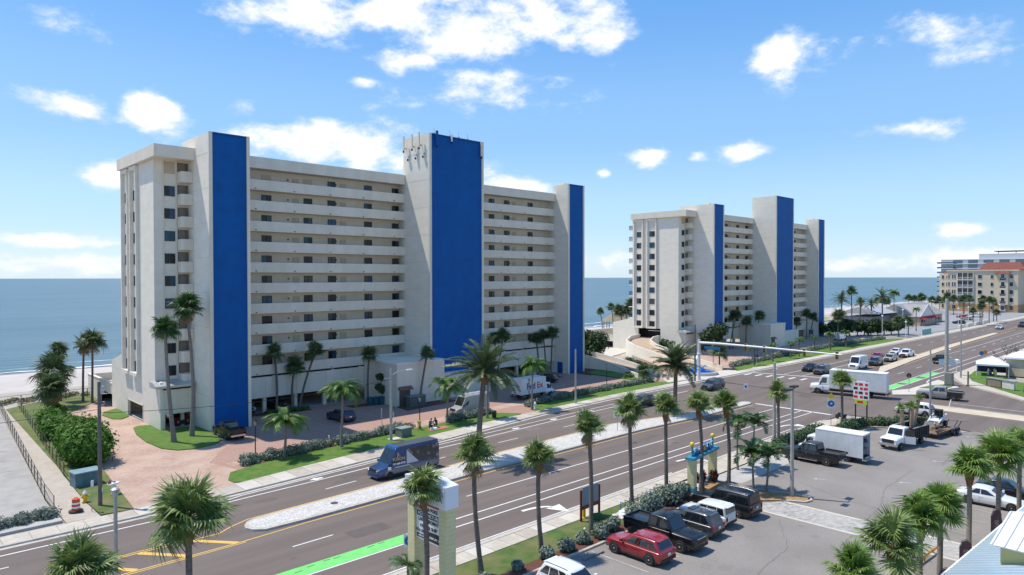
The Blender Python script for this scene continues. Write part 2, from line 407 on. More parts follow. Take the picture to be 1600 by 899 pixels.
# gutter pans: pale concrete strip beside the kerb
struct('gutter', MB().prism(strip_poly(rng(-80, 900, 6), lambda x: CF(x) - .45, lambda x: CF(x) - .005), -.2, .006), kerbm)
struct('gutter', MB().prism(strip_poly(rng(-80, 92, 8), lambda x: 36.405, lambda x: 36.85), -.2, .006), kerbm)

# pavement slabs, one by one
def pavement(name, x0, x1, fa, fb, step, split=False, skip=(), m=concrete, z=.13):
    base = struct(name, MB().prism(strip_poly(rng(x0, x1, 4), lambda x: fa(x) + .02, lambda x: fb(x) - .02), -.2, z - .025), mat('joint', (.25, .235, .20), .95))
    x = x0
    while x < x1 - .2:
        e = min(x + step, x1)
        ys = [(0, 1)] if not split else [(0, .5), (.5, 1)]
        for a, c in ys:
            q = []
            for xx, t in ((x + .02, a), (e - .02, a), (e - .02, c), (x + .02, c)):
                yy = fa(xx) + (fb(xx) - fa(xx)) * t
                q.append((xx, yy + (.02 if t == a else -.02)))
            zz = z + random.uniform(-.006, .006)
            mm = random.choice([concrete, concrete, concrete_b, concrete_c])
            o = MB().prism(q, 0, zz).build('slab', mm, base)
        x = e
    return base
concrete_b = mat('concrete_b', (.52, .475, .41), .9, (.58, .535, .47), .8)
concrete_c = mat('concrete_c', (.41, .355, .29), .9, (.47, .415, .345), .8, c3=(.33, .285, .23), scale3=2.5)
pavement('pavement', -12, 113, lambda x: CF(x) + .23, WI, 1.75)
pavement('pavement', 128, 190, lambda x: CF(x) + .23, WI, 2.4)
struct('pavement', MB().prism(strip_poly(rng(190, 700, 10), lambda x: CF(x) + .23, lambda x: WI(x) + .3), -.2, .13), concrete)
pavement('pavement', 6, 57.5, lambda x: 34.6, lambda x: 36.17, 1.6)
pavement('pavement', 57.6, 72, lambda x: 33.4, lambda x: 36.17, 2.2)
struct('pavement', MB().prism([(72, 34.9), (80, 34.9), (88, 34.7), (93, 33.5), (95.5, 35), (92, 36.17), (72, 36.17)], -.2, .13), concrete)
struct('pavement', MB().prism([(129, 21.2), (134, 25.3), (140.5, 31.6), (152, 36.2), (175, 36.5), (175, 34.6), (160, 34.3), (146, 31.5), (137, 25.3), (132, 21.5), (128, 12), (127, -20), (125, -20), (126.3, 14)], -.2, .12), concrete)
struct('pavement', MB().prism([(175, 36.5), (700, 36.5), (700, 33.5), (175, 34.6)], -.2, .12), concrete)
struct('pavement', MB().prism([(113.2, 66.1), (128, 65.9), (128, 69.8), (118, 72), (108, 72), (105, 69), (113, 68)], -.2, .124), concrete_b)

# planted median of white gravel
def median(name, poly, m, z=.16):
    base = struct(name, MB().prism(poly, -.2, z), kerbm)
    c = (sum(p[0] for p in poly) / len(poly), sum(p[1] for p in poly) / len(poly))
    inn = []
    n = len(poly)
    for i, p in enumerate(poly):
        a = Vector(poly[i - 1]); q = Vector(poly[(i + 1) % n]); d = (q - a).normalized(); nn = Vector((-d.y, d.x))
        if nn.dot(Vector(c) - Vector(p)) < 0: nn = -nn
        inn.append((p[0] + nn.x * .28, p[1] + nn.y * .28))
    MB().prism(inn, 0, z + .012).build('gravel_bed', m, base)
    return base
tipc = [(21.0 + 1.3 * (1 - math.cos(t)), 51.0 + 1.5 * math.sin(t)) for t in [R(a) for a in range(90, -91, -20)]]
med_top = [(70, 54.4), (60, 54.2), (50, 54.0), (35, 53.2), (26, 52.8)]
median('median', [(22.4, 52.5), (21.6, 52.2), (21.1, 51.5), (20.95, 50.9), (21.2, 50.2), (21.9, 49.6), (25, 49.5), (45, 49.9), (70, 49.75), (82, 48.9), (96, 48.7), (97.2, 49.2), (97.2, 50.1), (96, 50.6), (82, 51.2), (77, 52.6), (70, 54.3), (60, 54.1), (50, 53.9), (35, 53.1), (26, 52.7)], gravel_white)
struct('median', MB().prism([(146, 47.3), (155, 49.8), (170, 50.6), (218, 52.6), (276, 53.6), (276, 52.0), (218, 50.6), (170, 48.3), (155, 47.2), (147, 46.7)], -.2, .15), mat('median_concrete', (.50, .42, .30), .9, (.58, .50, .38), .5))
struct('median', MB().prism([(110.5, 30.2), (112.5, 31), (114.3, 30.4), (113.9, 18), (112, -30), (109, -30), (109.9, 18)], -.2, .15), MATS['median_concrete'])
struct('corner_island', MB().prism([(119.8, 36.6), (124, 38), (128, 36.5), (137, 36.2), (143, 36.1), (140, 33.5), (135.5, 31), (131, 32.5), (127, 34.6), (122.4, 34.0)], -.2, .15), concrete_b)

# pavings in front of the two towers
struct('paver_drive', MB().prism([(15.9, 61.52), (25.6, 62.75), (27.2, 66), (26, 72), (28.6, 76), (31.2, 79), (31.2, 86), (27, 92), (27, 128), (21.9, 114.5), (18.6, 92)], -.2, .02), pavers)
struct('paver_yard', MB().prism([(24.5, 62.7)] + [(x, WI(x)) for x in rng(26, 112, 5)] + [(112, 93), (27, 93), (27.5, 80)], -.2, .012), pavers_dark)
struct('paver_path', MB().prism(strip_poly(rng(27, 110, 6), lambda x: ip([(27, 68.9), (40, 70), (57, 71.2), (75, 72.4), (112, 72)], x), lambda x: ip([(27, 70.6), (40, 72), (57, 73.4), (75, 74.6), (112, 73.6)], x)), -.1, .03), pavers)
struct('paver_yard', MB().prism([(112, 72), (128, 70), (128, 67.9)] + [(x, WI(x)) for x in rng(130, 240, 6)] + [(240, 76), (222, 93), (112, 93)], -.2, .012), pavers)
# grass
def lawn(poly, m=grassm, z=.10, edge=True):
    o = struct('lawn', MB().prism(poly, -.2, z), m); return o
lawn([(13.9, 62.0), (16.2, 61.6), (18.6, 92), (21.2, 112), (24.5, 117), (27, 121), (27, 127.5), (19, 125), (15.3, 121.5), (14.2, 76), (13.75, 67)], grass_dry)
lawn([(25.0, 95.2), (24.2, 91), (23.9, 86), (24.2, 81.5), (25.2, 79.5), (26.8, 78.8), (29, 79.2), (30.5, 80.6), (31.2, 84), (31.2, 86), (31, 91), (27, 91.2), (27, 95.5), (25.8, 96)], z=.12)
lawn([(24.2, 107), (24.6, 103.2), (25.4, 102.3), (26.6, 103.5), (27, 105), (27, 111), (26.3, 110.6), (25, 109.4)], z=.12)
VO = lambda x: WI(x) + .03
VI = lambda x: ip([(25, 65.5), (25.8, 66.6), (28, 67.6), (33, 68.4), (45, 69.4), (57, 70.4), (66, 71), (112, 71.6)], x)
lawn([(24.9, 64.4), (25.0, 63.3), (25.7, 62.8)] + [(x, VO(x)) for x in rng(27, 65, 4)] + [(66.5, 67.5), (64, 70.8)] + [(x, VI(x)) for x in reversed(rng(26, 62, 3))], z=.11)
lawn([(69.0, 67.3)] + [(x, VO(x)) for x in rng(70, 106, 6)] + [(106, 69.5), (104, 71.4), (72, 71.2)], z=.11)
lawn([(128.5, 68)] + [(x, VO(x)) for x in rng(130, 228, 6)] + [(232, 68.2), (228, 71), (190, 73.5), (140, 72.2), (131, 70.5)], z=.11)
lawn([(103, 74.2), (112, 77), (120, 84), (112, 89), (103.5, 86.6)], z=.2)
lawn([(5, 31.6)] + [(5, 34.58), (45, 34.58), (52, 34.5), (53, 33.4), (51.4, 32.4), (48, 31.7)], grass_dry, z=.11)
lawn([(131.5, 20.8), (137, 25.2), (146, 31.4), (152, 33.5), (160, 34.2), (163, 33), (156, 29), (150, 26), (150, 22.6), (165, 21.2), (165, 12), (129, 12)], z=.13)
lawn([(130, 35.6), (134.5, 35), (137.5, 33.6), (135, 31.9), (131, 33)], z=.2)
# car parks
struct('car_park', MB().prism([(-40, -80), (91, -80), (93, -30), (95.9, 10), (98.8, 21), (97, 22), (93, 30.4), (88, 30.6), (76, 30.6), (75, 31.4), (72, 33.4), (57.6, 33.4), (57.6, 30.4), (-40, 30.4)], -.2, .02), lot_asphalt)
struct('driveway_apron', MB().prism([(57.6, 33.41), (72, 33.41), (71, 30.5), (58.6, 30.5)], -.1, .028), concrete2)
struct('car_park', MB().prism([(-90, 65.2), (11.1, 65.2), (11.4, 70), (14.3, 118), (14.5, 121), (-90, 121)], -.2, .02), mat('old_concrete_lot', (.33, .31, .285), .9, (.39, .37, .34), .12, c3=(.25, .235, .215), scale3=.7, mix3=.6, detail=9))
struct('footpath', MB().prism([(11.5, 61.5), (13.8, 61.5), (13.75, 67), (14.1, 76.7), (16.9, 123.5), (14.7, 123.5), (11.5, 70)], -.2, .06), concrete_c)
struct('planting_strip', MB().prism([(-12, 62.2), (11.4, 62.6), (11.4, 65.15), (-12, 65.15)], -.2, .09), concrete2)
struct('mulch_bed', MB().prism([(5, 30.6), (44, 30.6), (52.4, 31.2), (52.4, 33.3), (51, 32.3), (48, 31.68), (5, 31.6)], -.1, .13), mulch)
kerb('kerb', [(5, 30.4), (20, 30.4), (44, 30.4), (52.4, 30.7)], w=.2, h=.16)
struct('mulch_bed', MB().prism([(57.3, 28.2), (58.8, 24.6), (57.6, 24.0), (56.4, 25.6), (53, 28.9), (53, 31.4), (57.2, 33.2)], -.1, .14), pine_mulch)
kerb('kerb', [(56.2, 25.8), (57.3, 24.1), (58.2, 23.9), (59, 24.4), (58.2, 27.6), (57.5, 30), (57.55, 33.3)], w=.18, h=.15)
struct('gravel_bed', MB().prism([(50.6, 31.9), (53, 31.4), (56.6, 32.9), (57.2, 34.2), (52, 34.55), (52.9, 33.4)], -.1, .12), gravel_white)
struct('paver_band', MB().prism([(52.9, 27.6), (56.3, 25.8), (56.4, 10), (52.9, 10)], -.1, .032), pavers_grey)
for x0 in (52.75, 56.25):
    struct('paver_border', MB().box(x0, x0 + .28, 10, 25.7, -.1, .038), concrete_b)
struct('hedge_bed', MB().prism([(72, 33.2), (75, 31.2), (76, 30.8), (92, 30.6), (97.4, 22.4), (99.3, 24), (98.4, 31), (96, 33.6), (93, 33.4), (88, 34.6), (74, 34.8)], -.1, .12), pine_mulch)
kerb('kerb', [(75.6, 30.7), (88, 30.5), (92.6, 30.3), (97.1, 22)], w=.2, h=.16)
for p in ([(38, 92), (43, 90.8), (47, 90.6), (47, 92.6), (38, 93.4)], [(52, 87.8), (58, 87.3), (58, 89), (52, 89.6)], [(56.5, 80.5), (66.5, 81.7), (66.5, 83.8), (57, 83.8)], [(84, 90.3), (97, 87), (97, 89), (84, 92)], [(102.6, 85), (106, 86), (112, 90), (112, 93), (102.6, 93)]):
    struct('mulch_bed', MB().prism(p, -.1, .10), mulch)
struct('car_park', MB().prism([(228, 76), (232, 69.5), (345, 66.6), (520, 66.4), (520, 118), (300, 118), (236, 100)], -.2, .02), mat('far_lot', (.25, .25, .255), .9, (.31, .31, .31), .1))
struct('dune_grass', MB().prism([(222, 110), (300, 118), (330, 122), (330, 136), (222, 132)], -.3, .25), mat('dune_grass', (.20, .19, .06), .95, (.50, .46, .32), .25, c3=(.10, .13, .04), scale3=.9, bump=1, bscale=3))
struct('terrace', MB().prism([(103, 93), (148, 107), (186, 108), (186, 121), (103, 121)], -.2, .1), concrete_b)

# ---------------------------------------------------------------- road markings (painted sheets, parts of the road)
def line(pts, w, m=white_paint, z=.011, name='lane_line'):
    mb = MB(); n = len(pts)
    for i, p in enumerate(pts):
        a = Vector(pts[max(0, i - 1)]); c = Vector(pts[min(n - 1, i + 1)]); d = (c - a).normalized(); nn = Vector((-d.y, d.x)) * w / 2
        mb.v += [(p[0] + nn.x, p[1] + nn.y, z), (p[0] - nn.x, p[1] - nn.y, z)]
        if i: k = 2 * i; mb.f.append((k - 2, k - 1, k + 1, k))
    return mb.build(name, m, road)
line([(-60, 57.6), (16, 57.7), (24, 58.3), (30, 58.6), (37, 59.1), (46, 60.3), (54, 60.6), (66, 61.3), (80, 61.8), (100, 61.8)], .16)
line([(20, 58.05), (24, 59.2), (30, 59.75), (37, 60.3), (46, 61.5), (54, 62), (67, 62.7), (80, 63.2), (98, 63.3)], .14)
for x in list(range(-20, 18, 12)): line([(x, 55.1), (x + 3, 55.15)], .13)
for x in (30.2, 41.5, 53, 64.5, 76, 88): line([(x, ip([(30, 55.7), (53, 57.6), (90, 58.3)], x)), (x + 3.3, ip([(30, 55.7), (53, 57.6), (90, 58.3)], x + 3.3))], .13)
line([(-40, 51.75), (14, 51.7), (19.2, 51.5), (20.4, 52.3), (22, 53.0), (26, 53.2), (35, 53.6), (50, 54.4), (60, 54.6), (70, 54.9), (77, 53.3), (84, 51.8), (97, 51.2)], .14, yellow_paint)
line([(-40, 52.05), (14, 52.0), (17, 51.95)], .12, yellow_paint)
line([(-40, 48.55), (10, 48.65), (20, 48.75), (25, 49.1), (45, 49.45), (70, 49.3), (82, 48.45), (96, 48.3)], .14, yellow_paint)
line([(-40, 48.25), (10, 48.35), (17, 48.45), (20, 48.5)], .12, yellow_paint)
for x in (-2, 2.4, 5.9, 9.4, 12.9, 16.2, 19.5):
    line([(x, 48.75), (x - 2.35, 51.65)], .45, yellow_paint, .014, 'hatch_stripe')
for x in (-8, 3, 10.8, 22.0, 33): line([(x, 45.35), (x + 3.2, 45.4)], .13)
line([(38, 45.35), (97, 44.8)], .14)
line([(-40, 41.95), (97, 41.4)], .15); line([(-40, 40.4), (18.5, 40.35), (97, 39.9)], .15)
line([(-40, 36.98), (57, 36.98)], .13); line([(72, 37.1), (84, 37.3)], .13)
MB().prism([(13, 40.46), (28.8, 40.42), (29.4, 41.82), (13, 41.84)], .004, .012).build('bike_lane', green_paint, road)
for i, (x, y) in enumerate(((20.4, 41.2), (21.4, 41.45), (22.6, 41.6), (23.3, 41.5), (26, 41.55), (26.9, 41.6))):
    MB().cbox(x, y, .014, .55, .10, .004).build('worn_patch', mat('worn_patch', (.09, .16, .085), .9), road)
line([(97.3, 48.6), (96.8, 37.2)], .5, name='stop_line')
line([(128.6, 65.2), (131.4, 52.2)], .45, name='stop_line')
for i in range(6): line([(124.5 + .2 * i, 64.4 - 2.1 * i), (127.2 + .2 * i, 64.4 - 2.1 * i)], .5, name='crossing_bar')
for a, c in (((131, 59.5), (172, 59.4)), ((131, 55.9), (172, 56.6)),): line([a, c], .13)
for x in range(176, 330, 12): line([(x, 58.6), (x + 4, 58.6)], .13)
for x in range(135, 330, 12): line([(x, 43.9 + (x - 135) * .012), (x + 4, 43.9 + (x - 135) * .012)], .13)
line([(150, 47.6), (170, 47.9), (218, 50.2), (300, 51.5)], .14, yellow_paint); line([(131, 51.4), (170, 51.2), (218, 53.2), (330, 54)], .14, yellow_paint)
line([(126, 40.2), (150, 40.4), (330, 41.5)], .15); line([(126, 38.6), (150, 38.6), (330, 39.2)], .15)
line([(176, 46.6), (330, 47.6)], .13)
for x0 in (124.5, 135, 146):
    MB().prism([(x0, 38.7), (x0 + 8.5, 38.7), (x0 + 8.5, 40.1), (x0, 40.1)], .004, .012).build('bike_lane', green_paint, road)
line([(139, 36.9), (144, 37.6), (160, 37.0)], .2); line([(139, 36.9), (135.5, 33.5), (137, 31.6)], .2)
line([(115.6, 36), (115, 10)], .13); line([(118.6, 28), (118, 8)], .13)
def arrow(x, y, ang, turn=0, s=1., z=.016):
    mb = MB()
    if turn:
        pts = []
        for i in range(9):
            t = i / 8; a = t * R(80)
            pts.append((1.9 * math.sin(a) * 1.0, -turn * 0.9 * (1 - math.cos(a))))
        for i in range(8):
            (x0, y0), (x1, y1) = pts[i], pts[i + 1]; d = Vector((x1 - x0, y1 - y0)).normalized(); nn = Vector((-d.y, d.x)) * .13
            mb.add([(x0 + nn.x, y0 + nn.y, 0), (x0 - nn.x, y0 - nn.y, 0), (x1 - nn.x, y1 - nn.y, 0), (x1 + nn.x, y1 + nn.y, 0)], [(0, 1, 2, 3)])
        hx, hy = pts[-1]
        mb.add([(hx - .5, hy + turn * .05, 0), (hx + .7, hy + turn * .05, 0), (hx + .15, hy - turn * 1.3, 0)], [(0, 1, 2)])
    else:
        mb.add([(-1.4, -.08, 0), (.5, -.08, 0), (.5, .08, 0), (-1.4, .08, 0)], [(0, 1, 2, 3)]).add([(.5, -.35, 0), (1.4, 0, 0), (.5, .35, 0)], [(0, 1, 2)])
    o = mb.build('arrow_marking', white_paint, road); o.location = (x, y, z); o.rotation_euler = (0, 0, ang); o.scale = (s, s, 1)
arrow(38.8, 39.3, 0, 1, 1.35); arrow(60.8, 38.9, 0, 1, 1.2); arrow(84.5, 38.8, 0, 1, 1.2)
arrow(152, 54, math.pi, -1, 1.5); arrow(205, 49.2, 0, -1, 1.4); arrow(190, 53.8, math.pi, -1, 1.5)
for x, y in ((21.5, 58.5), (31, 59.15), (44, 60.8), (53, 61.3), (59.5, 61.5), (67, 61.95), (75, 62.2), (84, 62.5)):
    mb = MB(); mb.prism([(-.75, -.16), (-.15, -.24), (-.15, -.42), (.6, 0), (-.15, .42), (-.15, .24), (-.75, .16)], 0, .004)
    o = mb.build('bike_marking', white_paint, road); o.location = (x, y, .016); o.rotation_euler = (0, 0, math.pi)
# asphalt patches, tyre-dark streaks and oil drips
patch_m = mat('asphalt_patch', (.105, .086, .078), .9, (.125, .103, .093), 1.2); patch_l = mat('asphalt_patch_pale', (.185, .155, .14), .9, (.165, .138, .124), 1.2); oil = mat('oil_stain', (.105, .086, .078), .75, (.13, .106, .095), 3)
for x, y, lx, ly, m_ in ((26, 43.6, 3.2, 1.6, patch_m), (52, 47.2, 5, 1.3, patch_m), (66, 43.2, 2.4, 1.8, patch_l), (33, 57.0, 4.5, 1.2, patch_m), (60, 59.2, 2.2, 1.9, patch_l), (90, 46.5, 3.6, 1.5, patch_m), (118, 52, 6, 2.2, patch_l), (108, 45, 3, 2.4, patch_m), (10, 45.6, 2.6, 1.4, patch_m)):
    MB().box(x, x + lx, y, y + ly, .001, .0055).build('asphalt_patch', m_, road)
rr = random.Random(12)
for k in range(70):
    if k < 44: x, y, z_ = rr.uniform(5, 95), rr.choice([43.5, 46.9, 56.6, 59.4]) + rr.uniform(-.3, .3), .0065
    else: x, y, z_ = rr.uniform(34, 90), rr.uniform(8, 27), .0265
    n_ = 9; r_ = rr.uniform(.12, .5); e_ = rr.uniform(1, 3.2) if k < 44 else 1.2
    MB().prism([(x + math.cos(t_ * 6.283 / n_) * r_ * e_ * rr.uniform(.6, 1.2), y + math.sin(t_ * 6.283 / n_) * r_ * rr.uniform(.6, 1.2)) for t_ in range(n_)], z_ - .004, z_).build('oil_stain', oil if k < 44 else mat('lot_stain', (.205, .186, .168), .85, (.235, .212, .19), 4), road)
# bay lines in the car parks
def bay(pts, w=.1, z=.045): line(pts, w, mat('faded_paint', (.55, .54, .52), .8, (.36, .34, .33), 1.2), z)
for x in (33.2, 36.5, 40, 43, 46, 49): bay([(x, 30.1), (x, 25.4)])
for x in (59.5, 62.5, 65.5, 68.8, 72.4, 75.9): bay([(x, 17.6), (x, 12.5)], .09)
for y in range(82, 121, 5): bay([(6.2 + (y - 82) * .05, y), (10.9 + (y - 82) * .06, y + .6)], .12)
bay([(-4, 75), (6, 74)], .12); bay([(-6, 67.5), (3.5, 68.8)], .12)
for x in (36.8, 40, 43.2, 48, 51.2, 86.8, 90.2, 94): bay([(x, 79.2), (x - .4, 84.6)], .1)
for x, y in ((80, 20.2), (83, 15), (69.5, 20.2), (65, 26.1), (95, 20.6), (91, 9)):
    arrow(x, y, 2.2, 0, .38, .045)
# wheel stops, drains, utility covers, cracks
MB().box(34.9, 37.0, 29.4, 29.6, .02, .15).build('wheel_stop', mat('wheel_stop_grey', (.22, .21, .20), .9), road)
for x, y in ((54.3, 45.2),): pass
dk = mat('cover_iron', (.06, .06, .058), .7)
for x, y in ((28.6, 51.3), (36.3, 51.9), (46.6, 53.1)): MB().lathe([(.32, .16), (.32, .19), (.27, .2)], 14, (x, y, 0)).build('utility_cover', dk, road)
def crack(pts, w=.05):
    rr = []
    for (a, b_), (c, d) in zip(pts, pts[1:]):
        n = max(2, int(math.hypot(c - a, d - b_) / .5))
        rr += [(a + (c - a) * t / n + random.uniform(-.09, .09), b_ + (d - b_) * t / n + random.uniform(-.09, .09)) for t in range(n)]
    line(rr, w, mat('crack_filler', (.175, .158, .142), .85), .03, 'crack')
crack([(62.8, 27), (60.8, 23), (59.5, 16), (58, 12)]); crack([(75, 21), (66, 20.8), (61, 19.5), (50, 18.5), (45, 17)]); crack([(79, 19.5), (83, 19.8), (86, 19.0)], .09)
crack([(52, 24), (47, 21), (42, 20.6), (39, 19.5)]); crack([(64, 18), (58, 17.4), (50, 16.9)], .06); crack([(12, 98), (3, 84), (-4, 78)], .06); crack([(-8, 100), (8, 90)], .06)
# ================================================================ the two apartment blocks
CACHE = {}
def cached(key, fn):
    if key not in CACHE: CACHE[key] = fn()
    return CACHE[key]
PANES = [glass_d, glass_t, glass_c, glass_d, glass_b, glass_d]
def window(parent, x, y, z, w, h, face='-y', org=(0, 0, 0), kind=None):
    """slider window: bronze frame with mullion, two panes behind it"""
    def fr():
        mb = MB(); t = .06
        mb.box(-w / 2, w / 2, -.05, .04, -h / 2, -h / 2 + t); mb.box(-w / 2, w / 2, -.05, .04, h / 2 - t, h / 2)
        mb.box(-w / 2, -w / 2 + t, -.05, .04, -h / 2 + t, h / 2 - t); mb.box(w / 2 - t, w / 2, -.05, .04, -h / 2 + t, h / 2 - t)
        mb.box(-.035, .035, -.05, .04, -h / 2 + t, h / 2 - t)
        return mb.mesh('window')
    rz = {'-y': 0, '-x': -math.pi / 2}[face]
    f = inst('window', cached(('wf', w, h), fr), bronze, parent, (x - org[0], y - org[1], z - org[2]), (0, 0, rz))
    for s in (-1, 1):
        k = random.choice(PANES) if kind is None else kind
        def pn():
            me = MB().cbox(0, 0, 0, w / 2 - .1, .02, h - .13).mesh('pane'); me.materials.append(k); return me
        o = inst('pane', cached(('wp', w, h, k.name), pn), k, f, (s * w / 4, .0, 0))
    return f
FS = 2.867; T0 = 32.64
def tops(k): return T0 - FS * k

def apartment_block(ox, label, ramp_door):
    OR = (64 + ox, 96, 0)
    r = root('apartment_building', OR, 0, label, 'building', 'blue and white beachfront apartment blocks')
    def P(name, mb, m, smooth=0, parent=None):
        mb.v = [(x + ox - OR[0], y - OR[1], z) for x, y, z in mb.v]
        if parent is not None and parent is not r: pass
        return mb.build(name, m, parent or r, smooth)
    L = lambda x, y, z: (x + ox - OR[0], y - OR[1], z - OR[2])
    # main body behind the walkways
    P('wall', MB().box(36.2, 64.7, 94.4, 107, 5.3, 34.2), wallbeige)
    P('wall', MB().box(75.9, 100.85, 94.4, 107, 5.3, 34.2), wallbeige)
    P('roof', MB().box(27.05, 105.4, 93.1, 107, 34.21, 35.0), mat('roof_membrane', (.5, .5, .48), .9))
    # roof fascia with overhanging corner over the end wing
    P('roof_fascia', MB().box(36.25, 64.65, 92.55, 93.05, 34.2, 35.75), stucco2)
    P('roof_fascia', MB().box(75.95, 100.8, 92.55, 93.05, 34.2, 35.75), stucco2)
    P('roof_fascia', MB().prism([(26.35, 90.7), (31.25, 90.7), (31.25, 93.4), (26.9, 93.4), (26.9, 107.2), (26.35, 107.2)], 34.0, 35.5), stucco2)
    P('soffit', MB().box(26.92, 31.2, 90.75, 93.2, 34.02, 34.2), wallbeige)
    # walkway parapets, storey by storey
    def walkway(x0, x1, tag_):
        for k in range(10):
            t = tops(k); mb = MB()
            mb.box(x0, x1, 92.78, 92.98, t - 1.40, t)
            mb.box(x0, x1, 92.99, 94.38, t - 1.42, t - 1.18)
            b = P('walkway_parapet', mb, stucco2)
            n = int((x1 - x0) / 5.5)
            for i in range(n):
                inst('drain_spout', cached('spout', lambda: MB().cbox(0, 0, 0, .16, .1, .12).mesh('drain_spout')), darkm, b, L(x0 + (i + .65) * (x1 - x0) / n, 92.74, t - 1.22))
    walkway(36.22, 64.68, 'a'); walkway(75.92, 100.78, 'b')
    # windows and doors behind the walkways
    def door(x, z, w=1.0):
        d = inst('door', cached(('door', w), lambda: MB().cbox(0, 0, 1.02, w, .08, 2.04).mesh('door')), doorm, r, L(x, 94.36, z))
        inst('door_handle', cached('dh', lambda: MB().cbox(0, 0, 0, .05, .08, .14).mesh('door_handle')), steel, d, (w / 2 - .1, -.07, 1.0))
        inst('wall_lamp', cached('wlamp', lambda: MB().cbox(0, 0, 0, .14, .14, .2).mesh('wall_lamp')), darkm, d, (-w / 2 - .75, -.08, 1.75))
    for k in range(10):
        fz = tops(k) - 1.18
        for x, w in ((42.15, 1.45), (48.5, 1.35), (52.4, 1.3), (58.8, 1.4), (63.95, 1.25)):
            if k == 0 and x in (42.15, 48.5):
                MBp = inst('blank_panel', cached('blank', lambda: MB().cbox(0, 0, 0, 1.4, .06, 1.25).mesh('blank_panel')), doorm, r, L(x, 94.37, fz + 1.55)); continue
            window(r, x, 94.36, fz + 1.55, w, 1.28, '-y', (OR[0] - ox, OR[1], OR[2]))
        for x in (46.6, 54.35): door(x, fz)
        for x in (77.6, 85.3, 89.15, 95.5, 80.8):
            window(r, x, 94.36, fz + 1.55, 1.32, 1.28, '-y', (OR[0] - ox, OR[1], OR[2]))
        for x in (82.8, 91.1, 79.2): door(x, fz)
    # stair and lift towers: white walls, corner fins, blue face
    def tower(x0, x1, h, zb, cap, yf=86.0, yb=93.04):
        P('tower', MB().box(x0, x1, yf + .36, yb, 0, h), stucco)
        P('fin', MB().box(x0 - .02, x0 + .42, yf - .02, yf + .355, 0, h + .06), stucco2)
        P('fin', MB().box(x1 - .36, x1 + .02, yf - .02, yf + .355, 0, h + .06), stucco2)
        bp = P('blue_panel', MB().box(x0 + .425, x1 - .365, yf + .16, yf + .35, zb, h - .02), bluepaint)
        P('coping', MB().box(x0 + .43, x1 - .37, yf, yf + .155, h - .12, h + .05), bluepaint)
        P('roof_hatch', MB().box(x0 + cap, x0 + cap + 1.1, yf + 2, yf + 3.5, h, h + .45), stucco2)
        for i in range(int(h / 4.3)):      # cast joints on the side wall and the blue face
            P('joint', MB().box(x0 - .012, x0 - .001, yf + .4, yb - .05, 4.3 * (i + 1), 4.3 * (i + 1) + .03), mat('joint_shadow', (.55, .50, .42), .9))
            if 4.3 * (i + 1) > zb + .5: P('joint', MB().box(x0 + .43, x1 - .37, yf + .152, yf + .159, 4.3 * (i + 1), 4.3 * (i + 1) + .035), mat('joint_blue', (.001, .062, .21), .7))
    tower(31.2, 36.25, 36.9, 0, 1.2, 86.0, 95.5); tower(64.7, 75.95, 41.6, 3.9, 4.5); tower(100.8, 105.7, 37.35, 0, 1.0, 89.1, 93.2)
    P('vent', MB().box(105.7, 106.1, 90, 91, 33.6, 34.7), stucco2)
    d = P('side_door', MB().box(100.74, 100.79, 90.6, 91.9, 0, 2.2), bluepaint)
    P('core', MB().box(64.8, 75.85, 93.05, 95.5, 0, 35.6), stucco)
    P('core', MB().box(100.86, 105.6, 93.21, 107, 0, 34.2), stucco)
    # lower storeys: slot, panel wall, columns, dark parking inside
    for x0, x1 in ((36.25, 64.65), (75.95, 100.75)):
        P('parking_wall', MB().box(x0, x1, 92.8, 92.98, 2.25, 5.15), stucco2)
        P('parking_ceiling', MB().box(x0, x1, 93.0, 106.9, 2.3, 2.6), wallbeige)
        P('back_wall', MB().box(x0, x1, 106.9, 107.1, 0, 5.3), wallbeige)
        P('parking_floor', MB().box(x0, x1, 92.9, 106.9, -.1, .05), concrete2)
        P('deck', MB().box(x0, x1, 93.0, 94.3, 5.16, 5.29), darkm)
        n = int((x1 - x0) / 4.7)
        for i in range(n + 1):
            xx = x0 + .3 + (x1 - x0 - .6) * i / n
            P('column', MB().cbox(xx, 93.4, 1.15, .45, .55, 2.3), stucco2)
            if i: P('panel_joint', MB().cbox(xx, 92.785, 3.7, .09, .03, 2.88), wallbeige)
            if 0 < i < n: P('post', MB().cbox(xx + 1.2, 92.9, 5.22, .35, .17, .13), stucco2)
    # annex in front of the lift tower
    P('annex', MB().box(57.0, 65.8, 83.8, 92.7, 0, 6.15), stucco2)
    P('annex_coping', MB().box(56.9, 65.9, 83.7, 92.75, 6.16, 6.42), stucco)
    P('annex', MB().box(65.82, 76.2, 84.6, 86.1, 0, 3.8), stucco2)
    P('annex_coping', MB().box(65.9, 76.3, 84.5, 85.95, 3.81, 3.98), whitemetal)
    sd = P('shutter_door', MB().box(57.4, 59.3, 83.72, 83.79, 0, 2.5), mat('shutter_brown', (.12, .10, .085), .7))
    P('door_awning', MB().extr([(83.1, 2.45), (83.1, 2.55), (83.78, 2.95), (83.78, 2.5)], 'x', 57.2, 59.5), mat('awning_tile', (.20, .10, .075), .8))
    # end wing facing the drive
    P('wing_wall', MB().box(27.0, 31.2, 93.2, 107, 6.0, 34.2), stucco)
    P('wing_pilaster', MB().box(28.02, 28.2, 93.08, 93.2, 6.0, 34.0), stucco2)
    P('wing_pilaster', MB().box(29.58, 29.76, 93.08, 93.2, 6.0, 34.0), stucco2)
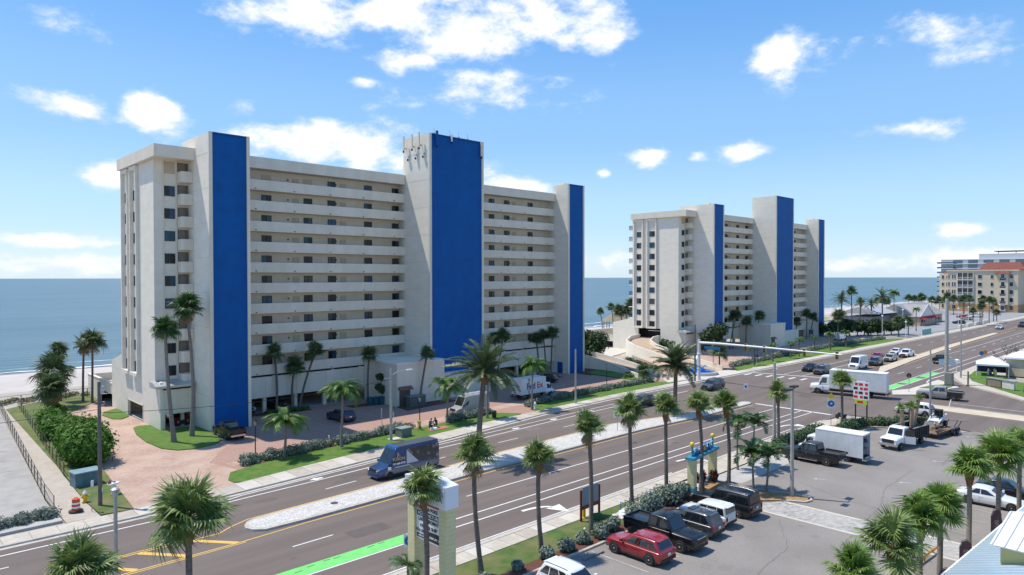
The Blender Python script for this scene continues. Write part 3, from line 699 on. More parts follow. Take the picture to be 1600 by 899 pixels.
    for k in range(10):
        fz = tops(k) - 1.18
        if k: window(r, 28.88, 93.19, fz + 1.5, 1.25, 1.3, '-y', (OR[0] - ox, OR[1], OR[2]))
        else: P('blank_panel', MB().cbox(28.88, 93.18, fz + 1.6, 1.25, .06, 1.5), doorm)
        # balcony with a rounded corner
        t = tops(k); pr = [(31.18, 91.5), (30.15, 91.5), (29.95, 91.56), (29.83, 91.72), (29.8, 91.95), (29.8, 93.17), (31.18, 93.17)]
        bl = P('balcony', MB().prism(pr, t - 1.45, t - .08), stucco2)
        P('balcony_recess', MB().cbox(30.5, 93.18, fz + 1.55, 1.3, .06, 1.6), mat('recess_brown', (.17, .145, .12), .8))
        P('wing_door', MB().cbox(30.35, 93.13, fz + 1.3, .75, .05, 1.9), mat('wing_door_brown', (.22, .185, .15), .8))
        # slot windows on the side
        for yc, yw in ((100.95, 1.55), (105.0, 1.35)):
            if k == 0:
                P('blank_panel', MB().box(26.95, 27.0, yc - yw / 2, yc + yw / 2, fz + .5, fz + 2.4), stucco2)
            else: window(r, 26.985, yc, fz + 1.5, yw, 1.35, '-x', (OR[0] - ox, OR[1], OR[2]))
        # balconies over the sea: slab and dark railing
        bs = P('sea_balcony', MB().box(27.3, 35.5, 107.0, 108.5, fz - .2, fz), stucco)
        rl = MB()
        rl.box(27.3, 35.5, 108.42, 108.48, fz + 1.0, fz + 1.06); rl.box(27.33, 27.38, 107.05, 108.48, fz + 1.0, fz + 1.06)
        for i in range(12): rl.cbox(27.355, 107.1 + i * .12, fz + .5, .025, .03, 1.0)
        for i in range(40): rl.cbox(27.4 + i * .2, 108.45, fz + .5, .025, .03, 1.0)
        rl.v = [(x + ox - OR[0], y - OR[1], z) for x, y, z in rl.v]
        rl.build('railing', blackmetal, bs)
    for a, c in ((99.75, 102.15), (103.85, 106.25)):
        P('slot_fin', MB().box(26.6, 26.99, a - .28, a, 6.4, 33.9), stucco)
        P('slot_fin', MB().box(26.6, 26.99, c, c + .28, 6.4, 33.9), stucco)
        P('slot_sill', MB().box(26.5, 26.99, a - .3, c + .3, 5.95, 6.38), stucco)
        P('slot_head', MB().box(26.62, 26.99, a, c, 33.4, 33.9), stucco)
    # ground storey of the wing
    if ramp_door:
        P('wing_base', MB().box(27.0, 27.3, 91.2, 98.4, 0, 6.0), stucco)
        P('wing_base', MB().box(27.0, 27.3, 98.4, 105.2, 0, 3.4), stucco)
        P('wing_base', MB().box(27.0, 27.3, 105.2, 113.4, 0, 6.0), stucco)
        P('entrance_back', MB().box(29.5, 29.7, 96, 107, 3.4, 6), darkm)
        P('entrance_light', MB().box(28.4, 28.6, 99.5, 103, 5.2, 5.35), whitemetal)
        P('entrance_floor', MB().box(27.0, 31, 96, 107, 3.2, 3.41), concrete2)
    else:
        P('wing_base', MB().box(27.0, 27.3, 91.2, 98.4, 0, 6.0), stucco)
        P('wing_base', MB().box(27.0, 27.3, 98.4, 105.2, 2.15, 6.0), stucco)
        P('wing_base', MB().box(27.0, 27.3, 105.2, 113.4, 0, 6.0), stucco)
        P('garage_frame', MB().box(26.97, 27.0, 98.2, 98.4, 0, 2.3).box(26.97, 27.0, 105.2, 105.4, 0, 2.3).box(26.97, 27.0, 98.2, 105.4, 2.15, 2.3), stucco2)
        P('garage_grille', MB().box(27.4, 27.43, 98.4, 105.2, 1.6, 1.7).box(27.4, 27.43, 98.4, 105.2, .5, .55), blackmetal)
    P('wing_ceiling', MB().box(27.3, 36, 91.4, 107, 2.2, 2.5), wallbeige)
    P('wing_floor', MB().box(27.3, 36, 91.4, 107, -.1, .05), concrete2)
    P('wing_back', MB().box(27.3, 36, 107, 107.2, 0, 6), wallbeige)
    P('parking_bay_wall', MB().box(31.2, 36.2, 95.6, 95.8, 0, 6), wallbeige)
    P('porch_wall', MB().box(27.3, 31.15, 91.2, 91.4, 1.95, 5.0), stucco2)
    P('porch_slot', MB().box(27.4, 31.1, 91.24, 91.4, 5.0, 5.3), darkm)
    P('porch_pier', MB().box(27.3, 27.55, 91.2, 91.6, 0, 1.95), stucco2)
    P('porch_column', MB().cbox(30.0, 92.6, 1, .4, .4, 2.1), stucco2)
    cn = P('canopy', MB().extr([(90.5, 5.32), (90.5, 5.62), (91.9, 6.0), (93.1, 6.0), (93.1, 5.32)], 'x', 26.3, 30.9), mat('canopy_metal', (.55, .57, .58), .35, metal=.5))
    # podium at the beach side
    P('podium', MB().extr([(106.6, 6.0), (113.4, 6.0), (113.4, 7.0), (106.6, 8.6)], 'x', 26.99, 27.35), stucco)
    P('podium', MB().box(27.02, 36, 107.2, 113.35, 5.3, 5.9), concrete2)
    P('podium_wall', MB().box(27.0, 27.3, 113.41, 120.8, 1.85, 3.4), stucco2)
    P('podium_wall', MB().box(27.0, 27.3, 120.8, 128, 0, 3.4), stucco2)
    P('podium_coping', MB().box(26.93, 27.37, 113.42, 128.1, 3.4, 3.52), stucco)
    P('podium_deck', MB().box(27.31, 60, 113.4, 127.7, 1.9, 2.2), concrete2)
    P('podium_wall', MB().box(27.31, 60, 127.75, 128, 0, 3.4), stucco2)
    P('podium_wall', MB().box(34, 34.3, 113.41, 127.7, 2.2, 3.38), mat('tan_wall', (.48, .42, .31), .9))
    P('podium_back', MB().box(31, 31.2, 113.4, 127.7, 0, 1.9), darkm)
    # phone masts on the lift tower
    def antenna(x, y, z, h, sx, sy, m):
        a = P('antenna', MB().box(x - sx / 2, x + sx / 2, y - sy / 2, y + sy / 2, z, z + h), m)
        br = MB().box(x - .05, x + .55 if x < 64.7 else x + .05, y - .05, y + .05 if x < 64.7 else y + .5, z + .3, z + .4)
        br.box(x - .1, x + .1, y - .1, y + .1, z - .35, z - .05)
        br.v = [(p[0] + ox - OR[0], p[1] - OR[1], p[2]) for p in br.v]; br.build('bracket', darkm, a)
    if not ramp_door:
        for y in (92.2, 89.9, 88.0): antenna(64.15, y, 39.6, 2.3, .22, .32, stucco2)
        for y in (91.4, 89.3, 87.3): antenna(64.4, y, 38.2, .5, .2, .25, whitemetal)
        antenna(66.0, 85.75, 39.8, 2.3, .38, .18, bluepaint); antenna(69.0, 85.8, 40.8, 1.2, .22, .15, whitemetal); antenna(75.3, 85.75, 39.2, 2.4, .3, .18, stucco2)
        for x in (66, 69.2, 71, 72.9): P('mast', MB().tube([(x, 86.5, 41.6), (x, 86.5, 42.7)], .03, 5).box(x - .15, x + .15, 86.4, 86.7, 41.6, 41.9), steel)
    return r
apartment_block(0, 'nearer blue and white apartment block, tallest in view, left of its twin', False)
apartment_block(119.4, 'smaller looking twin apartment block standing farther down the road', True)
# ================================================================ vegetation
leaf_s = mat('sabal_leaf', (.11, .175, .036), .5, (.225, .295, .085), 1.7, trans=.22, spec=.6)
leaf_y = mat('sabal_leaf_young', (.12, .215, .030), .5, (.21, .31, .06), 1.7, trans=.25, spec=.6)
leaf_d = mat('palm_leaf_deep', (.050, .088, .026), .55, (.10, .15, .05), 1.7, trans=.2)
leaf_p = mat('date_leaf', (.055, .095, .035), .5, (.10, .145, .06), 2., trans=.2, spec=.6)
leaf_a = mat('adonidia_leaf', (.028, .085, .016), .5, (.06, .14, .03), 2., trans=.2, spec=.6)
leaf_q = mat('queen_leaf', (.055, .14, .020), .5, (.12, .22, .035), 2., trans=.25, spec=.6)
leaf_dead = mat('dead_frond', (.22, .14, .065), .9, (.30, .21, .11), 3)
trunk_m = mat('palm_trunk', (.12, .095, .078), .95, (.20, .165, .14), 3, stretch=(1, 1, 4), bump=.8, bscale=8)
trunk_l = mat('palm_trunk_pale', (.20, .17, .145), .95, (.28, .245, .21), 3, stretch=(1, 1, 4), bump=.8, bscale=8)
boot_m = mat('palm_boots', (.16, .075, .035), .95, (.25, .14, .07), 4, bump=.8, bscale=14)
bark = mat('bark', (.10, .08, .06), .95, (.15, .12, .09), 5, bump=.6, bscale=12)

def fan_frond(rs, droop=.35):
    """one costapalmate leaf, length 1 along +x, hinged at the origin"""
    mb = MB(); n = 30; pet = .40
    mb.tube([(0, 0, 0), (pet * .5, 0, .035), (pet, 0, .03)], [.02, .013, .010], 4)
    for i in range(n):
        t = (i / (n - 1)) * 2 - 1
        a = t * R(128) + rs.uniform(-.04, .04)
        ln = (.62 - .16 * abs(t) ** 2) * rs.uniform(.9, 1.06)
        sx = pet + .10 * (1 - abs(t))                    # costa runs into the blade
        d = Vector((math.cos(a), math.sin(a), .18 * (1 - abs(t)) + .10))
        sd = Vector((-math.sin(a), math.cos(a), 0))
        p0 = Vector((sx, 0, .03)); p1 = p0 + d * ln * .55 + Vector((0, 0, -.03))
        dr = droop * rs.uniform(.6, 1.4)
        p2 = p0 + d * ln * .95 + Vector((0, 0, -ln * dr))
        w0, w1, w2 = .012, .024, .003
        f = Vector((0, 0, rs.uniform(-.016, .016)))
        mb.add([p0 + sd * w0, p0 - sd * w0, p1 - sd * w1 - f, p1 + sd * w1 + f, p2 - sd * w2, p2 + sd * w2], [(0, 1, 2, 3), (3, 2, 4, 5)])
    return mb
def pinnate_frond(rs, n=26, ll=.20, arch=.55, vee=.5, w=.012, droop=.25):
    mb = MB(); pts = []
    p_ = Vector((0, 0, 0))
    for i in range(9):
        pts.append(p_.copy()); a_ = -arch * (i / 8) ** 1.25; p_ = p_ + Vector((math.cos(a_), 0, math.sin(a_))) * .125
    mb.tube(pts, [.016 - .0014 * i for i in range(9)], 4)
    for i in range(n):
        t = .14 + .86 * i / (n - 1); k = min(7, int(t * 8)); u = t * 8 - k
        p = pts[k].lerp(pts[k + 1], u); d = (pts[k + 1] - pts[k]).normalized()
        l = ll * (.45 + .55 * math.sin(math.pi * min(1, t * .9 + .12))) * rs.uniform(.85, 1.1)
        for s in (-1, 1):
            o = (d * .65 + Vector((0, s, vee * rs.uniform(.5, 1.2)))).normalized()
            q1 = p + o * l * .5; q2 = p + o * l + Vector((0, 0, -l * droop * rs.uniform(.6, 1.6)))
            mb.add([p + d * w * .6, p - d * w * .6, q1 - d * w, q1 + d * w, q2], [(0, 1, 2, 3), (3, 2, 4)])
    return mb
rs = random.Random(3)
FR = {}
def frond_meshes(kind):
    if kind in FR: return FR[kind]
    L = []
    for i in range(4):
        if kind == 's': mb, m = fan_frond(rs, .22 + .12 * i), (leaf_s if i < 2 else leaf_s)
        elif kind == 'y': mb, m = fan_frond(rs, .22 + .10 * i), leaf_y
        elif kind == 'd': mb, m = fan_frond(rs, .30 + .14 * i), leaf_d
        elif kind == 'w': mb, m = fan_frond(rs, .30 + .10 * i), leaf_a
        elif kind == 'p': mb, m = pinnate_frond(rs, 42, .17, .7 + .22 * i, .55, .010, .15), leaf_p
        elif kind == 'q': mb, m = pinnate_frond(rs, 46, .24, 1.9 + .25 * i, .1, .011, 1.1), leaf_q
        elif kind == 'a': mb, m = pinnate_frond(rs, 30, .26, 1.5 + .25 * i, .5, .018, .35), leaf_a
        elif kind == 'x': mb, m = fan_frond(rs, .9), leaf_dead
        me = mb.mesh('frond'); me.materials.append(m); L.append(me)
    FR[kind] = L; return L
def crown_spec(kind, rs, n):
    S = []
    for i in range(n):
        t = (i + .5) / n
        if kind in 'sy': el_ = 84 - 108 * t ** .95
        elif kind in 'dw': el_ = 82 - 118 * t ** .9
        elif kind == 'p': el_ = 86 - 100 * t
        elif kind == 'q': el_ = 84 - 70 * t
        else: el_ = 80 - 58 * t
        S.append((i * 2.39996 + rs.uniform(-.45, .45), R(el_ + rs.uniform(-13, 13)), rs.uniform(.74, 1.14), rs.uniform(-.5, .5)))
    return S
def frond_matrix(spec, rad):
    a, e, s, tw = spec
    return Matrix.Rotation(a, 4, 'Z') @ Matrix.Rotation(-e, 4, 'Y') @ Matrix.Rotation(tw, 4, 'X') @ Matrix.Scale(s * rad, 4)
def trunk(r, h, dx, dy, r0, r1, m, boots=False, pale=False, bow=0.):
    pts = []; n = 9; rad = []
    for i in range(n):
        t = i / (n - 1)
        pts.append((dx * t ** 1.6 + bow * math.sin(t * math.pi), dy * t ** 1.6, h * t - (.15 if i == 0 else 0)))
        rad.append((r0 + (r1 - r0) * t) * (1.35 if i == 0 else 1.0) * (1 + rs.uniform(-.03, .03)))
    tb = MB().tube(pts, rad, 9)
    o = tb.build('trunk', m, r, 60)
    if boots:
        mb = MB(); L = min(1.1, h * .3)
        mb.lathe([(r1 * 1.0, -L), (r1 * 1.7, -L * .6), (r1 * 2.0, -.2), (r1 * 1.2, .18)], 9)
        for i in range(26):
            a = i * 2.4; z = -L + L * i / 26; rr = r1 * (1.2 + .6 * i / 26)
            p = Vector((math.cos(a) * rr, math.sin(a) * rr, z)); q = Vector((math.cos(a + .25) * rr * 1.55, math.sin(a + .25) * rr * 1.55, z + .32))
            sd = Vector((-math.sin(a), math.cos(a), 0)) * .06
            mb.add([p + sd, p - sd, q - sd * .5, q + sd * .5], [(0, 1, 2, 3)])
        mb.v = [(x + dx, y + dy, z + h) for x, y, z in mb.v]
        mb.build('frond_boots', boot_m, r)
    return o
CROWN = {}
def crown_mesh(kind, n, var, dead=0):
    key = (kind, n, var, dead)
    if key in CROWN: return CROWN[key]
    rr = random.Random(hash(key) & 0xffff if False else 17 * var + n)
    bm = bmesh.new(); fm_ = frond_meshes(kind)
    for sp in crown_spec(kind, rr, n):
        me = rr.choice(fm_); k = len(bm.verts); bm.from_mesh(me); bm.verts.ensure_lookup_table()
        bmesh.ops.transform(bm, matrix=frond_matrix(sp, 1), verts=bm.verts[k:])
    me = bpy.data.meshes.new('crown'); bm.to_mesh(me); bm.free(); me.materials.append(fm_[0].materials[0])
    CROWN[key] = me; return me
def palm(kind, x, y, h, dx, dy, rad, label, near=False, group=None, n=None, z=0.08, name='palm_tree', pale=False, dead=0, trunk_r=None):
    r = root(name, (x, y, z), 0, label, 'palm tree', group)
    shape = {'s': (.17, .14), 'y': (.17, .15), 'd': (.17, .14), 'w': (.26, .15), 'p': (.26, .24), 'q': (.16, .11), 'a': (.11, .07)}[kind]
    if trunk_r: shape = trunk_r
    bw_ = random.Random(int(x * 31 + y * 17)).uniform(-.045, .045) * h
    trunk(r, h, dx, dy, shape[0], shape[1], trunk_l if pale or kind in 'a' else trunk_m, boots=kind in 'syp', bow=bw_)
    n = n or {'s': 31, 'y': 30, 'd': 24, 'w': 36, 'p': 46, 'q': 16, 'a': 13}[kind]
    rr = random.Random(int(x * 100 + y * 7)); n = int(n * rr.uniform(.82, 1.18)); rad *= rr.uniform(.92, 1.08) * {'d': .84, 'q': .82, 'p': .94}.get(kind, 1.)
    if near:
        fm_ = frond_meshes(kind)
        for sp in crown_spec(kind, rr, n):
            o = inst('frond', rr.choice(fm_), None, r); o.matrix_local = Matrix.Translation((dx, dy, h + .05)) @ frond_matrix(sp, rad)
        for i in range(dead):
            sp = (rr.uniform(0, 6.28), R(rr.uniform(-75, -50)), .8, 0)
            o = inst('dead_frond', rr.choice(frond_meshes('x')), None, r); o.matrix_local = Matrix.Translation((dx, dy, h - .15)) @ frond_matrix(sp, rad)
    else:
        o = inst('crown', crown_mesh(kind, max(9, n // 4 * 4), int(x) % 3), None, r, (dx, dy, h + .05), (0, 0, rr.uniform(0, 6)), (rad, rad, rad))
        for i in range(dead):
            sp = (rr.uniform(0, 6.28), R(rr.uniform(-75, -50)), .8, 0)
            o = inst('dead_frond', rr.choice(frond_meshes('x')), None, r); o.matrix_local = Matrix.Translation((dx, dy, h - .15)) @ frond_matrix(sp, rad)
    return r
# --- row along the near pavement
G1 = 'cabbage palms along the near kerb'
for x, y, h, dx, dy, rad, lab, dead in (
    (6.5, 32.8, 6.6, .1, .1, 1.5, 'cabbage palm whose top just shows at the bottom left corner', 0),
    (10.8, 32.5, 7.75, 0, .15, 1.95, 'largest looking cabbage palm, crown over the yellow hatching at lower left', 1),
    (22.0, 29.75, 7.4, 0, .1, 1.4, 'cabbage palm standing in front of the tall tenant sign', 1),
    (28.7, 32.8, 7.35, -.25, .4, 1.55, 'leaning cabbage palm just right of the tall tenant sign', 3),
    (33.6, 32.1, 6.4, -.1, .2, 1.5, 'cabbage palm left of the grey notice board on red posts', 1),
    (38.7, 32.0, 7.7, 0, .2, 1.45, 'cabbage palm in front of the grey notice board on red posts', 2),
    (44.2, 32.3, 8.2, -.1, .2, 1.6, 'cabbage palm beside the bicycle racks near the black pickup bed', 2),
    (49.6, 32.7, 7.6, 0, .1, 1.6, 'cabbage palm left of the blue and yellow gateway', 1),
    (53.9, 32.0, 7.35, 0, .2, 1.5, 'cabbage palm growing in front of the blue and yellow gateway', 1),
    (57.0, 31.0, 7.2, -.1, .2, 1.55, 'cabbage palm right of the blue and yellow gateway', 1)):
    palm('s', x, y, h, dx, dy, rad, lab, True, G1, dead=dead, z=.13)
palm('s', 73.5, 34.0, 5.9, .1, .1, 1.5, 'short cabbage palm by the stop line, left of the twin lamp post', True, G1, z=.13, n=22)
palm('s', 89.6, 33.2, 5.5, .1, .1, 1.7, 'cabbage palm in front of the white box truck', True, G1, z=.13, n=24)
# --- row beside the blue metal roof
G2 = 'cabbage palms beside the blue metal roof'
for x, y, h, rad, lab in (
    (32.8, 11.6, 5.4, 1.5, 'cabbage palm with only its crown top showing at the bottom edge'),
    (38.3, 11.7, 5.0, 1.95, 'dark green cabbage palm lowest in the row by the blue roof'),
    (43.1, 11.7, 5.2, 1.6, 'yellow green cabbage palm second up the row by the blue roof'),
    (46.5, 11.6, 5.25, 1.6, 'cabbage palm over the small feather flag at the blue roof eave'),
    (55.6, 12.1, 5.5, 1.9, 'cabbage palm in front of the parked white saloon'),
    (61.5, 11.5, 5.5, 1.95, 'cabbage palm by the front wheel of the white saloon'),
    (65.5, 10.9, 5.6, 1.8, 'cabbage palm at the right edge beyond the white saloon')):
    palm('y' if lab[0] != 'd' else 's', x, y, h, .1, 0, rad, lab, True, G2, pale=True, z=.03, dead=0)
# --- Washington palms on the lawn
palm('w', 26.2, 83.7, 12.9, -.6, .8, 1.75, 'shorter of two tall thin palms on the lawn by the left tower', True, 'tall thin palms on the lawn', pale=True, z=.12, n=30)
palm('w', 28.7, 85.3, 15.2, -.3, .6, 2.2, 'taller of two thin palms on the lawn by the left tower', True, 'tall thin palms on the lawn', pale=True, z=.12, n=34, dead=4)
# --- beach side, left
GB = 'palms at the beach end of the drive'
palm('d', 24.9, 121.3, 8.6, .2, 0, 2.4, 'left one of a pair of straight palms before the sea', False, GB, dead=3)
palm('d', 25.6, 118.9, 9.1, .1, 0, 2.6, 'right one of a pair of straight palms before the sea', False, GB, dead=2)
palm('d', 22.4, 123.7, 7.6, -.1, .3, 2.2, 'scruffy palm with hanging dead leaves against the sea', False, GB, dead=8, n=22)
palm('d', 20.6, 117.9, 5.0, 0, 0, 3.7, 'broad low palm above the sea grape bush', False, GB, n=28)
palm('d', 18.6, 108.5, 4.0, 0, 0, 2.9, 'squat palm with brown skirt rising from the sea grape bush', False, GB, dead=14, n=28, trunk_r=(.42, .36))
# --- in front of the first block
GC = 'palms in front of the nearer apartment block'
for x, y, h, dx, dy, rad, lab in (
    (42.4, 92.2, 8.2, -.1, .3, 2.0, 'leftmost slim palm before the parking level of the near block'),
    (44.8, 92.0, 6.1, .3, 0, 2.1, 'lowest of three slim palms before the near block parking'),
    (45.5, 91.4, 8.2, 1.8, -1.4, 2.0, 'curved leaning palm before the parking level of the near block'),
    (55.1, 88.6, 7.2, .2, 0, 1.9, 'slim palm next to a round leafed tree by the green bins'),
    (60.6, 83.2, 7.3, .9, -.7, 1.7, 'leaning palm before the white annex under the tall blue tower'),
    (83.5, 92.2, 7.6, .4, -.3, 2.0, 'far left palm of those before the right hand walkways of the near block'),
    (81.3, 88.9, 8.4, 1.0, -.8, 2.0, 'curving palm beside the tall blue tower, right side'),
    (92.1, 89.1, 7.1, -.1, .2, 2.0, 'shorter palm of the trio left of the narrow blue tower'),
    (93.5, 88.2, 7.7, -.3, .4, 2.0, 'middle palm of the trio left of the narrow blue tower'),
    (94.0, 87.4, 8.3, .3, -.1, 2.0, 'tallest palm of the trio left of the narrow blue tower')):
    palm('d', x, y, h, dx, dy, rad, lab, False, GC)
GQ = 'feathery palms along the verge'
for x, y, h, rad, lab in (
    (32.4, 68.6, 3.4, 2.9, 'small drooping feathery palm at the left end of the silver hedge'),
    (38.9, 68.1, 6.1, 2.9, 'pale trunked feathery palm before the dark blue parked car'),
    (55.4, 70.0, 4.4, 3.2, 'bushy feathery palm in front of the silver van bonnet'),
    (61.0, 68.4, 5.2, 2.2, 'thin feathery palm between the silver van and the delivery truck'),
    (69.8, 68.6, 6.0, 2.8, 'feathery palm in front of the delivery truck')):
    palm('q', x, y, h, .1, -.1, rad * 1.15, lab, False, GQ, n=24, pale=True)
palm('p', 46.2, 53.2, 8.9, .6, -.3, 4.5, 'big date palm on the gravel median beside the silver van', False, 'date palms on the median', n=60, trunk_r=(.30, .27))
palm('p', 81.0, 52.2, 6.6, .2, -.1, 4.0, 'big date palm on the gravel median near the junction', False, 'date palms on the median', n=60, trunk_r=(.30, .27))
# --- Christmas palm clumps
GA = 'clumped palms by the car park entrance'
for x, y, h, dx, rad, lab in (
    (57.0, 28.6, 3.2, -.3, 2.3, 'left stem of the low clump of palms by the car park entrance'),
    (57.8, 27.8, 2.9, .4, 2.3, 'right stem of the low clump of palms by the car park entrance'),
    (62.5, 33.0, 4.3, 0, 2.3, 'left stem of the farther palm clump by the road entrance'),
    (64.8, 32.6, 4.0, .3, 2.1, 'right stem of the farther palm clump by the road entrance')):
    palm('a', x, y, h, dx, 0, rad, lab, False, GA, n=17, name='christmas_palm')
palm('a', 96.0, 27.4, 2.2, 0, 0, 1.7, 'small drooping palm by the hedge behind the dump truck', False, GA, n=12, name='christmas_palm')
palm('a', 22.6, 32.2, 2.3, 0, 0, 1.35, 'young coconut palm at the foot of the tall tenant sign', True, None, n=11, name='coconut_palm')
palm('a', 55.2, 33.6, 1.9, .3, 0, 1.2, 'young palm behind the right pillar of the blue gateway', False, None, n=9)
palm('d', 103.0, 72.9, 1.8, 0, 0, 1.9, 'low palm on the lawn beside the nearer curved ramp', False, GC)
palm('a', 124.5, 79, 2.2, 0, 0, 3.0, 'low fan of palm leaves right of the curved ramps', False, None, n=16)
palm('d', 129, 72.3, 3.2, 0, 0, 2.6, 'palm by the blue fountain and the second block', False, None)
# --- tiki palms behind and second block
GT = 'palms between the two blocks'
for x, y, h, dx, dy, rad, lab in (
    (185, 148, 7.0, -.4, .5, 2.2, 'lone thin palm left of the thatched hut'), (187.8, 145.4, 8.4, -.4, .5, 2.4, 'palm rising behind the thatched hut, left one'), (190.5, 144.0, 7.6, .2, 0, 2.4, 'palm rising behind the thatched hut, right one'),
    (158.1, 117.4, 9.2, -1.8, 1.6, 2.4, 'leftmost palm of the tall leaning group by the second block'), (158.5, 117.1, 9.0, -.6, .6, 2.4, 'shortest palm of the tall leaning group by the second block'),
    (158.8, 116.8, 10.8, .2, 0, 2.6, 'upright palm of the tall leaning group by the second block'), (159, 116.6, 11.6, 1.3, -.9, 2.7, 'tallest rightmost palm of the leaning group by the second block')):
    palm('d', x, y, h, dx, dy, rad, lab, False, GT)
GD = 'palms in front of the farther block'
for i, (x, y, h, dx, dy) in enumerate(((168, 90.2, 8.4, .1, 0), (166, 90, 8.8, 1.6, -1), (174, 89.6, 6.6, .4, 0), (178, 88.8, 8.0, 1, -.6), (202, 88, 5.4, 0, 0), (209, 88, 7.4, .3, 0), (210, 87.4, 6.4, 1, -.7))):
    palm('d', x, y, h, dx, dy, 2.3, ['upright palm left before the farther block', 'leaning palm left before the farther block', 'short palm before the middle of the farther block', 'palm close to the tallest tower of the farther block',
         'shortest palm near the last blue tower', 'straight palm near the last blue tower', 'leaning palm near the last blue tower'][i], False, GD)
ORD = ['first', 'second', 'third', 'fourth', 'fifth', 'sixth', 'seventh', 'eighth', 'ninth', 'tenth', 'eleventh', 'twelfth', 'thirteenth', 'fourteenth', 'fifteenth', 'sixteenth', 'seventeenth', 'eighteenth']
for k_, (x, y, h) in enumerate(((139, 69.6, 3.7), (148, 69.8, 3.4), (157, 69.8, 3.3), (162, 69.9, 3.8), (171, 70, 3.9), (181, 70, 3.9), (192, 70.2, 4))):
    palm('q', x, y, h, 0, 0, 2.0, ORD[k_] + ' small feathery palm from the junction on the verge before the farther block', False, 'verge palms before the farther block', n=14)
# --- far right
GF = 'far palms around the restaurant'
FARP = [('d', 207, 78, 7.4, 2.8), ('w', 245.4, 88.1, 13.8, 2.2), ('p', 258, 96, 10.3, 4.4), ('p', 272.9, 94.6, 8.6, 3.8), ('p', 279.3, 92.9, 8.5, 3.8), ('p', 278.5, 89, 11.2, 4.6), ('q', 296.8, 90.4, 12.4, 3.4),
        ('d', 347.3, 99.6, 9.1, 2.8), ('d', 360, 101, 8.5, 2.9), ('d', 374.4, 101.8, 8.7, 3.0), ('q', 268, 74.5, 7.4, 2), ('d', 245.7, 70.6, 4.1, 2.6), ('d', 238.5, 71.2, 4.5, 3),
        ('d', 371.5, 121, 6.5, 3.1), ('d', 402, 126, 5.2, 3.6), ('d', 388, 124, 6.6, 3), ('d', 340, 118, 7.5, 2.6), ('d', 255, 104, 9, 3)]
FARP.sort(key=lambda p: -math.atan2(p[2], p[1]))
nd = nf = 0
for i, (k, x, y, h, rad) in enumerate(FARP):
    if k == 'p': lab = ORD[nd] + ' date palm from the left in the far car park'; nd += 1
    else: lab = ORD[nf] + ' palm from the left between the second block and the hotel'; nf += 1
    palm(k, x, y, h, 0, 0, rad, lab, False, GF + (' (date palms)' if k == 'p' else ''), n=26)
for k_, (x, y, h, rad) in enumerate(sorted(((395.7, 96.7, 7.1, 3.2), (398.3, 94, 7.7, 3.2), (401.7, 90.6, 7.1, 3.2), (418, 91.5, 7.3, 3.3), (410, 92, 7.8, 3.2), (419, 109, 6.2, 3.4), (421, 106, 5.6, 3.6), (408, 99, 8.6, 3.2), (319.3, 68.6, 5.3, 2.1), (317.4, 65.9, 7.0, 2.1), (318.8, 65.6, 8.0, 2.1), (337, 66.8, 9, 2.4), (348, 67.4, 7.9, 2.2), (347.4, 66.2, 3.7, 2.3), (430, 88, 7, 3), (436, 85, 6.5, 3)), key=lambda p: -math.atan2(p[1], p[0]))):
    palm('d', x, y, h, 0, 0, rad, ORD[k_] + ' palm from the left before the tan hotel', False, 'palms before the hotel', n=22)

# ---------------------------------------------------------------- leafy bushes: many small leaf faces through a volume
def leaves(name, blobs, n, size, m, parent=None, seed=1, up=.25, aspect=.55, shell=.55, flat=0):
    rg = np.random.default_rng(seed)
    bl = np.array(blobs, float)                       # x y z rx ry rz
    vol = bl[:, 3] * bl[:, 4] * bl[:, 5]; pk = rg.choice(len(bl), n, p=vol / vol.sum())
    d = rg.normal(size=(n, 3)); d /= np.linalg.norm(d, axis=1)[:, None]
    rr = shell + (1 - shell) * rg.random(n) ** .6; rr *= 1 + .12 * rg.normal(size=n)
    c = bl[pk, :3] + d * rr[:, None] * bl[pk, 3:]
    ok = c[:, 2] > .05; c = c[ok]; d = d[ok]; n = len(c)
    nn = d + rg.normal(size=(n, 3)) * .55 + np.array([0, 0, up]); nn /= np.linalg.norm(nn, axis=1)[:, None]
    t = np.cross(nn, rg.normal(size=(n, 3))); t /= np.linalg.norm(t, axis=1)[:, None]; b = np.cross(nn, t)
    s = size * (.6 + .8 * rg.random(n))[:, None]
    v = np.empty((n, 4, 3)); v[:, 0] = c - t * s; v[:, 1] = c - b * s * aspect + nn * s * .12; v[:, 2] = c + t * s; v[:, 3] = c + b * s * aspect + nn * s * .12
    me = bpy.data.meshes.new(name)
    me.vertices.add(4 * n); me.vertices.foreach_set('co', v.reshape(-1))
    me.loops.add(4 * n); me.loops.foreach_set('vertex_index', np.arange(4 * n, dtype=np.int32))
    me.polygons.add(n); me.polygons.foreach_set('loop_start', np.arange(0, 4 * n, 4, dtype=np.int32)); me.polygons.foreach_set('loop_total', np.full(n, 4, dtype=np.int32))
    me.update(); me.validate()
    return inst(name, me, m, parent)
silver = mat('silver_buttonwood', (.155, .20, .150), .7, (.26, .31, .245), 1.5, c3=(.07, .10, .06), scale3=6, mix3=.6, trans=.15)
hedge_g = mat('hedge_leaf', (.05, .105, .04), .7, (.10, .165, .075), 1.6, c3=(.03, .06, .02), scale3=5, mix3=.6, trans=.15)
seagrape = mat('sea_grape_leaf', (.060, .15, .016), .65, (.115, .24, .03), 1.1, c3=(.03, .075, .012), scale3=3, mix3=.6, trans=.2, spec=.25)
fol_dark = mat('foliage_dark', (.022, .055, .014), .7, (.045, .095, .024), .8, c3=(.07, .075, .02), scale3=.7, mix3=.4, trans=.12)
fol_mid = mat('foliage_mid', (.04, .095, .02), .6, (.075, .155, .035), 1.2, trans=.2)
redleaf = mat('red_leaf', (.16, .03, .03), .6, (.10, .05, .03), 3, trans=.2)
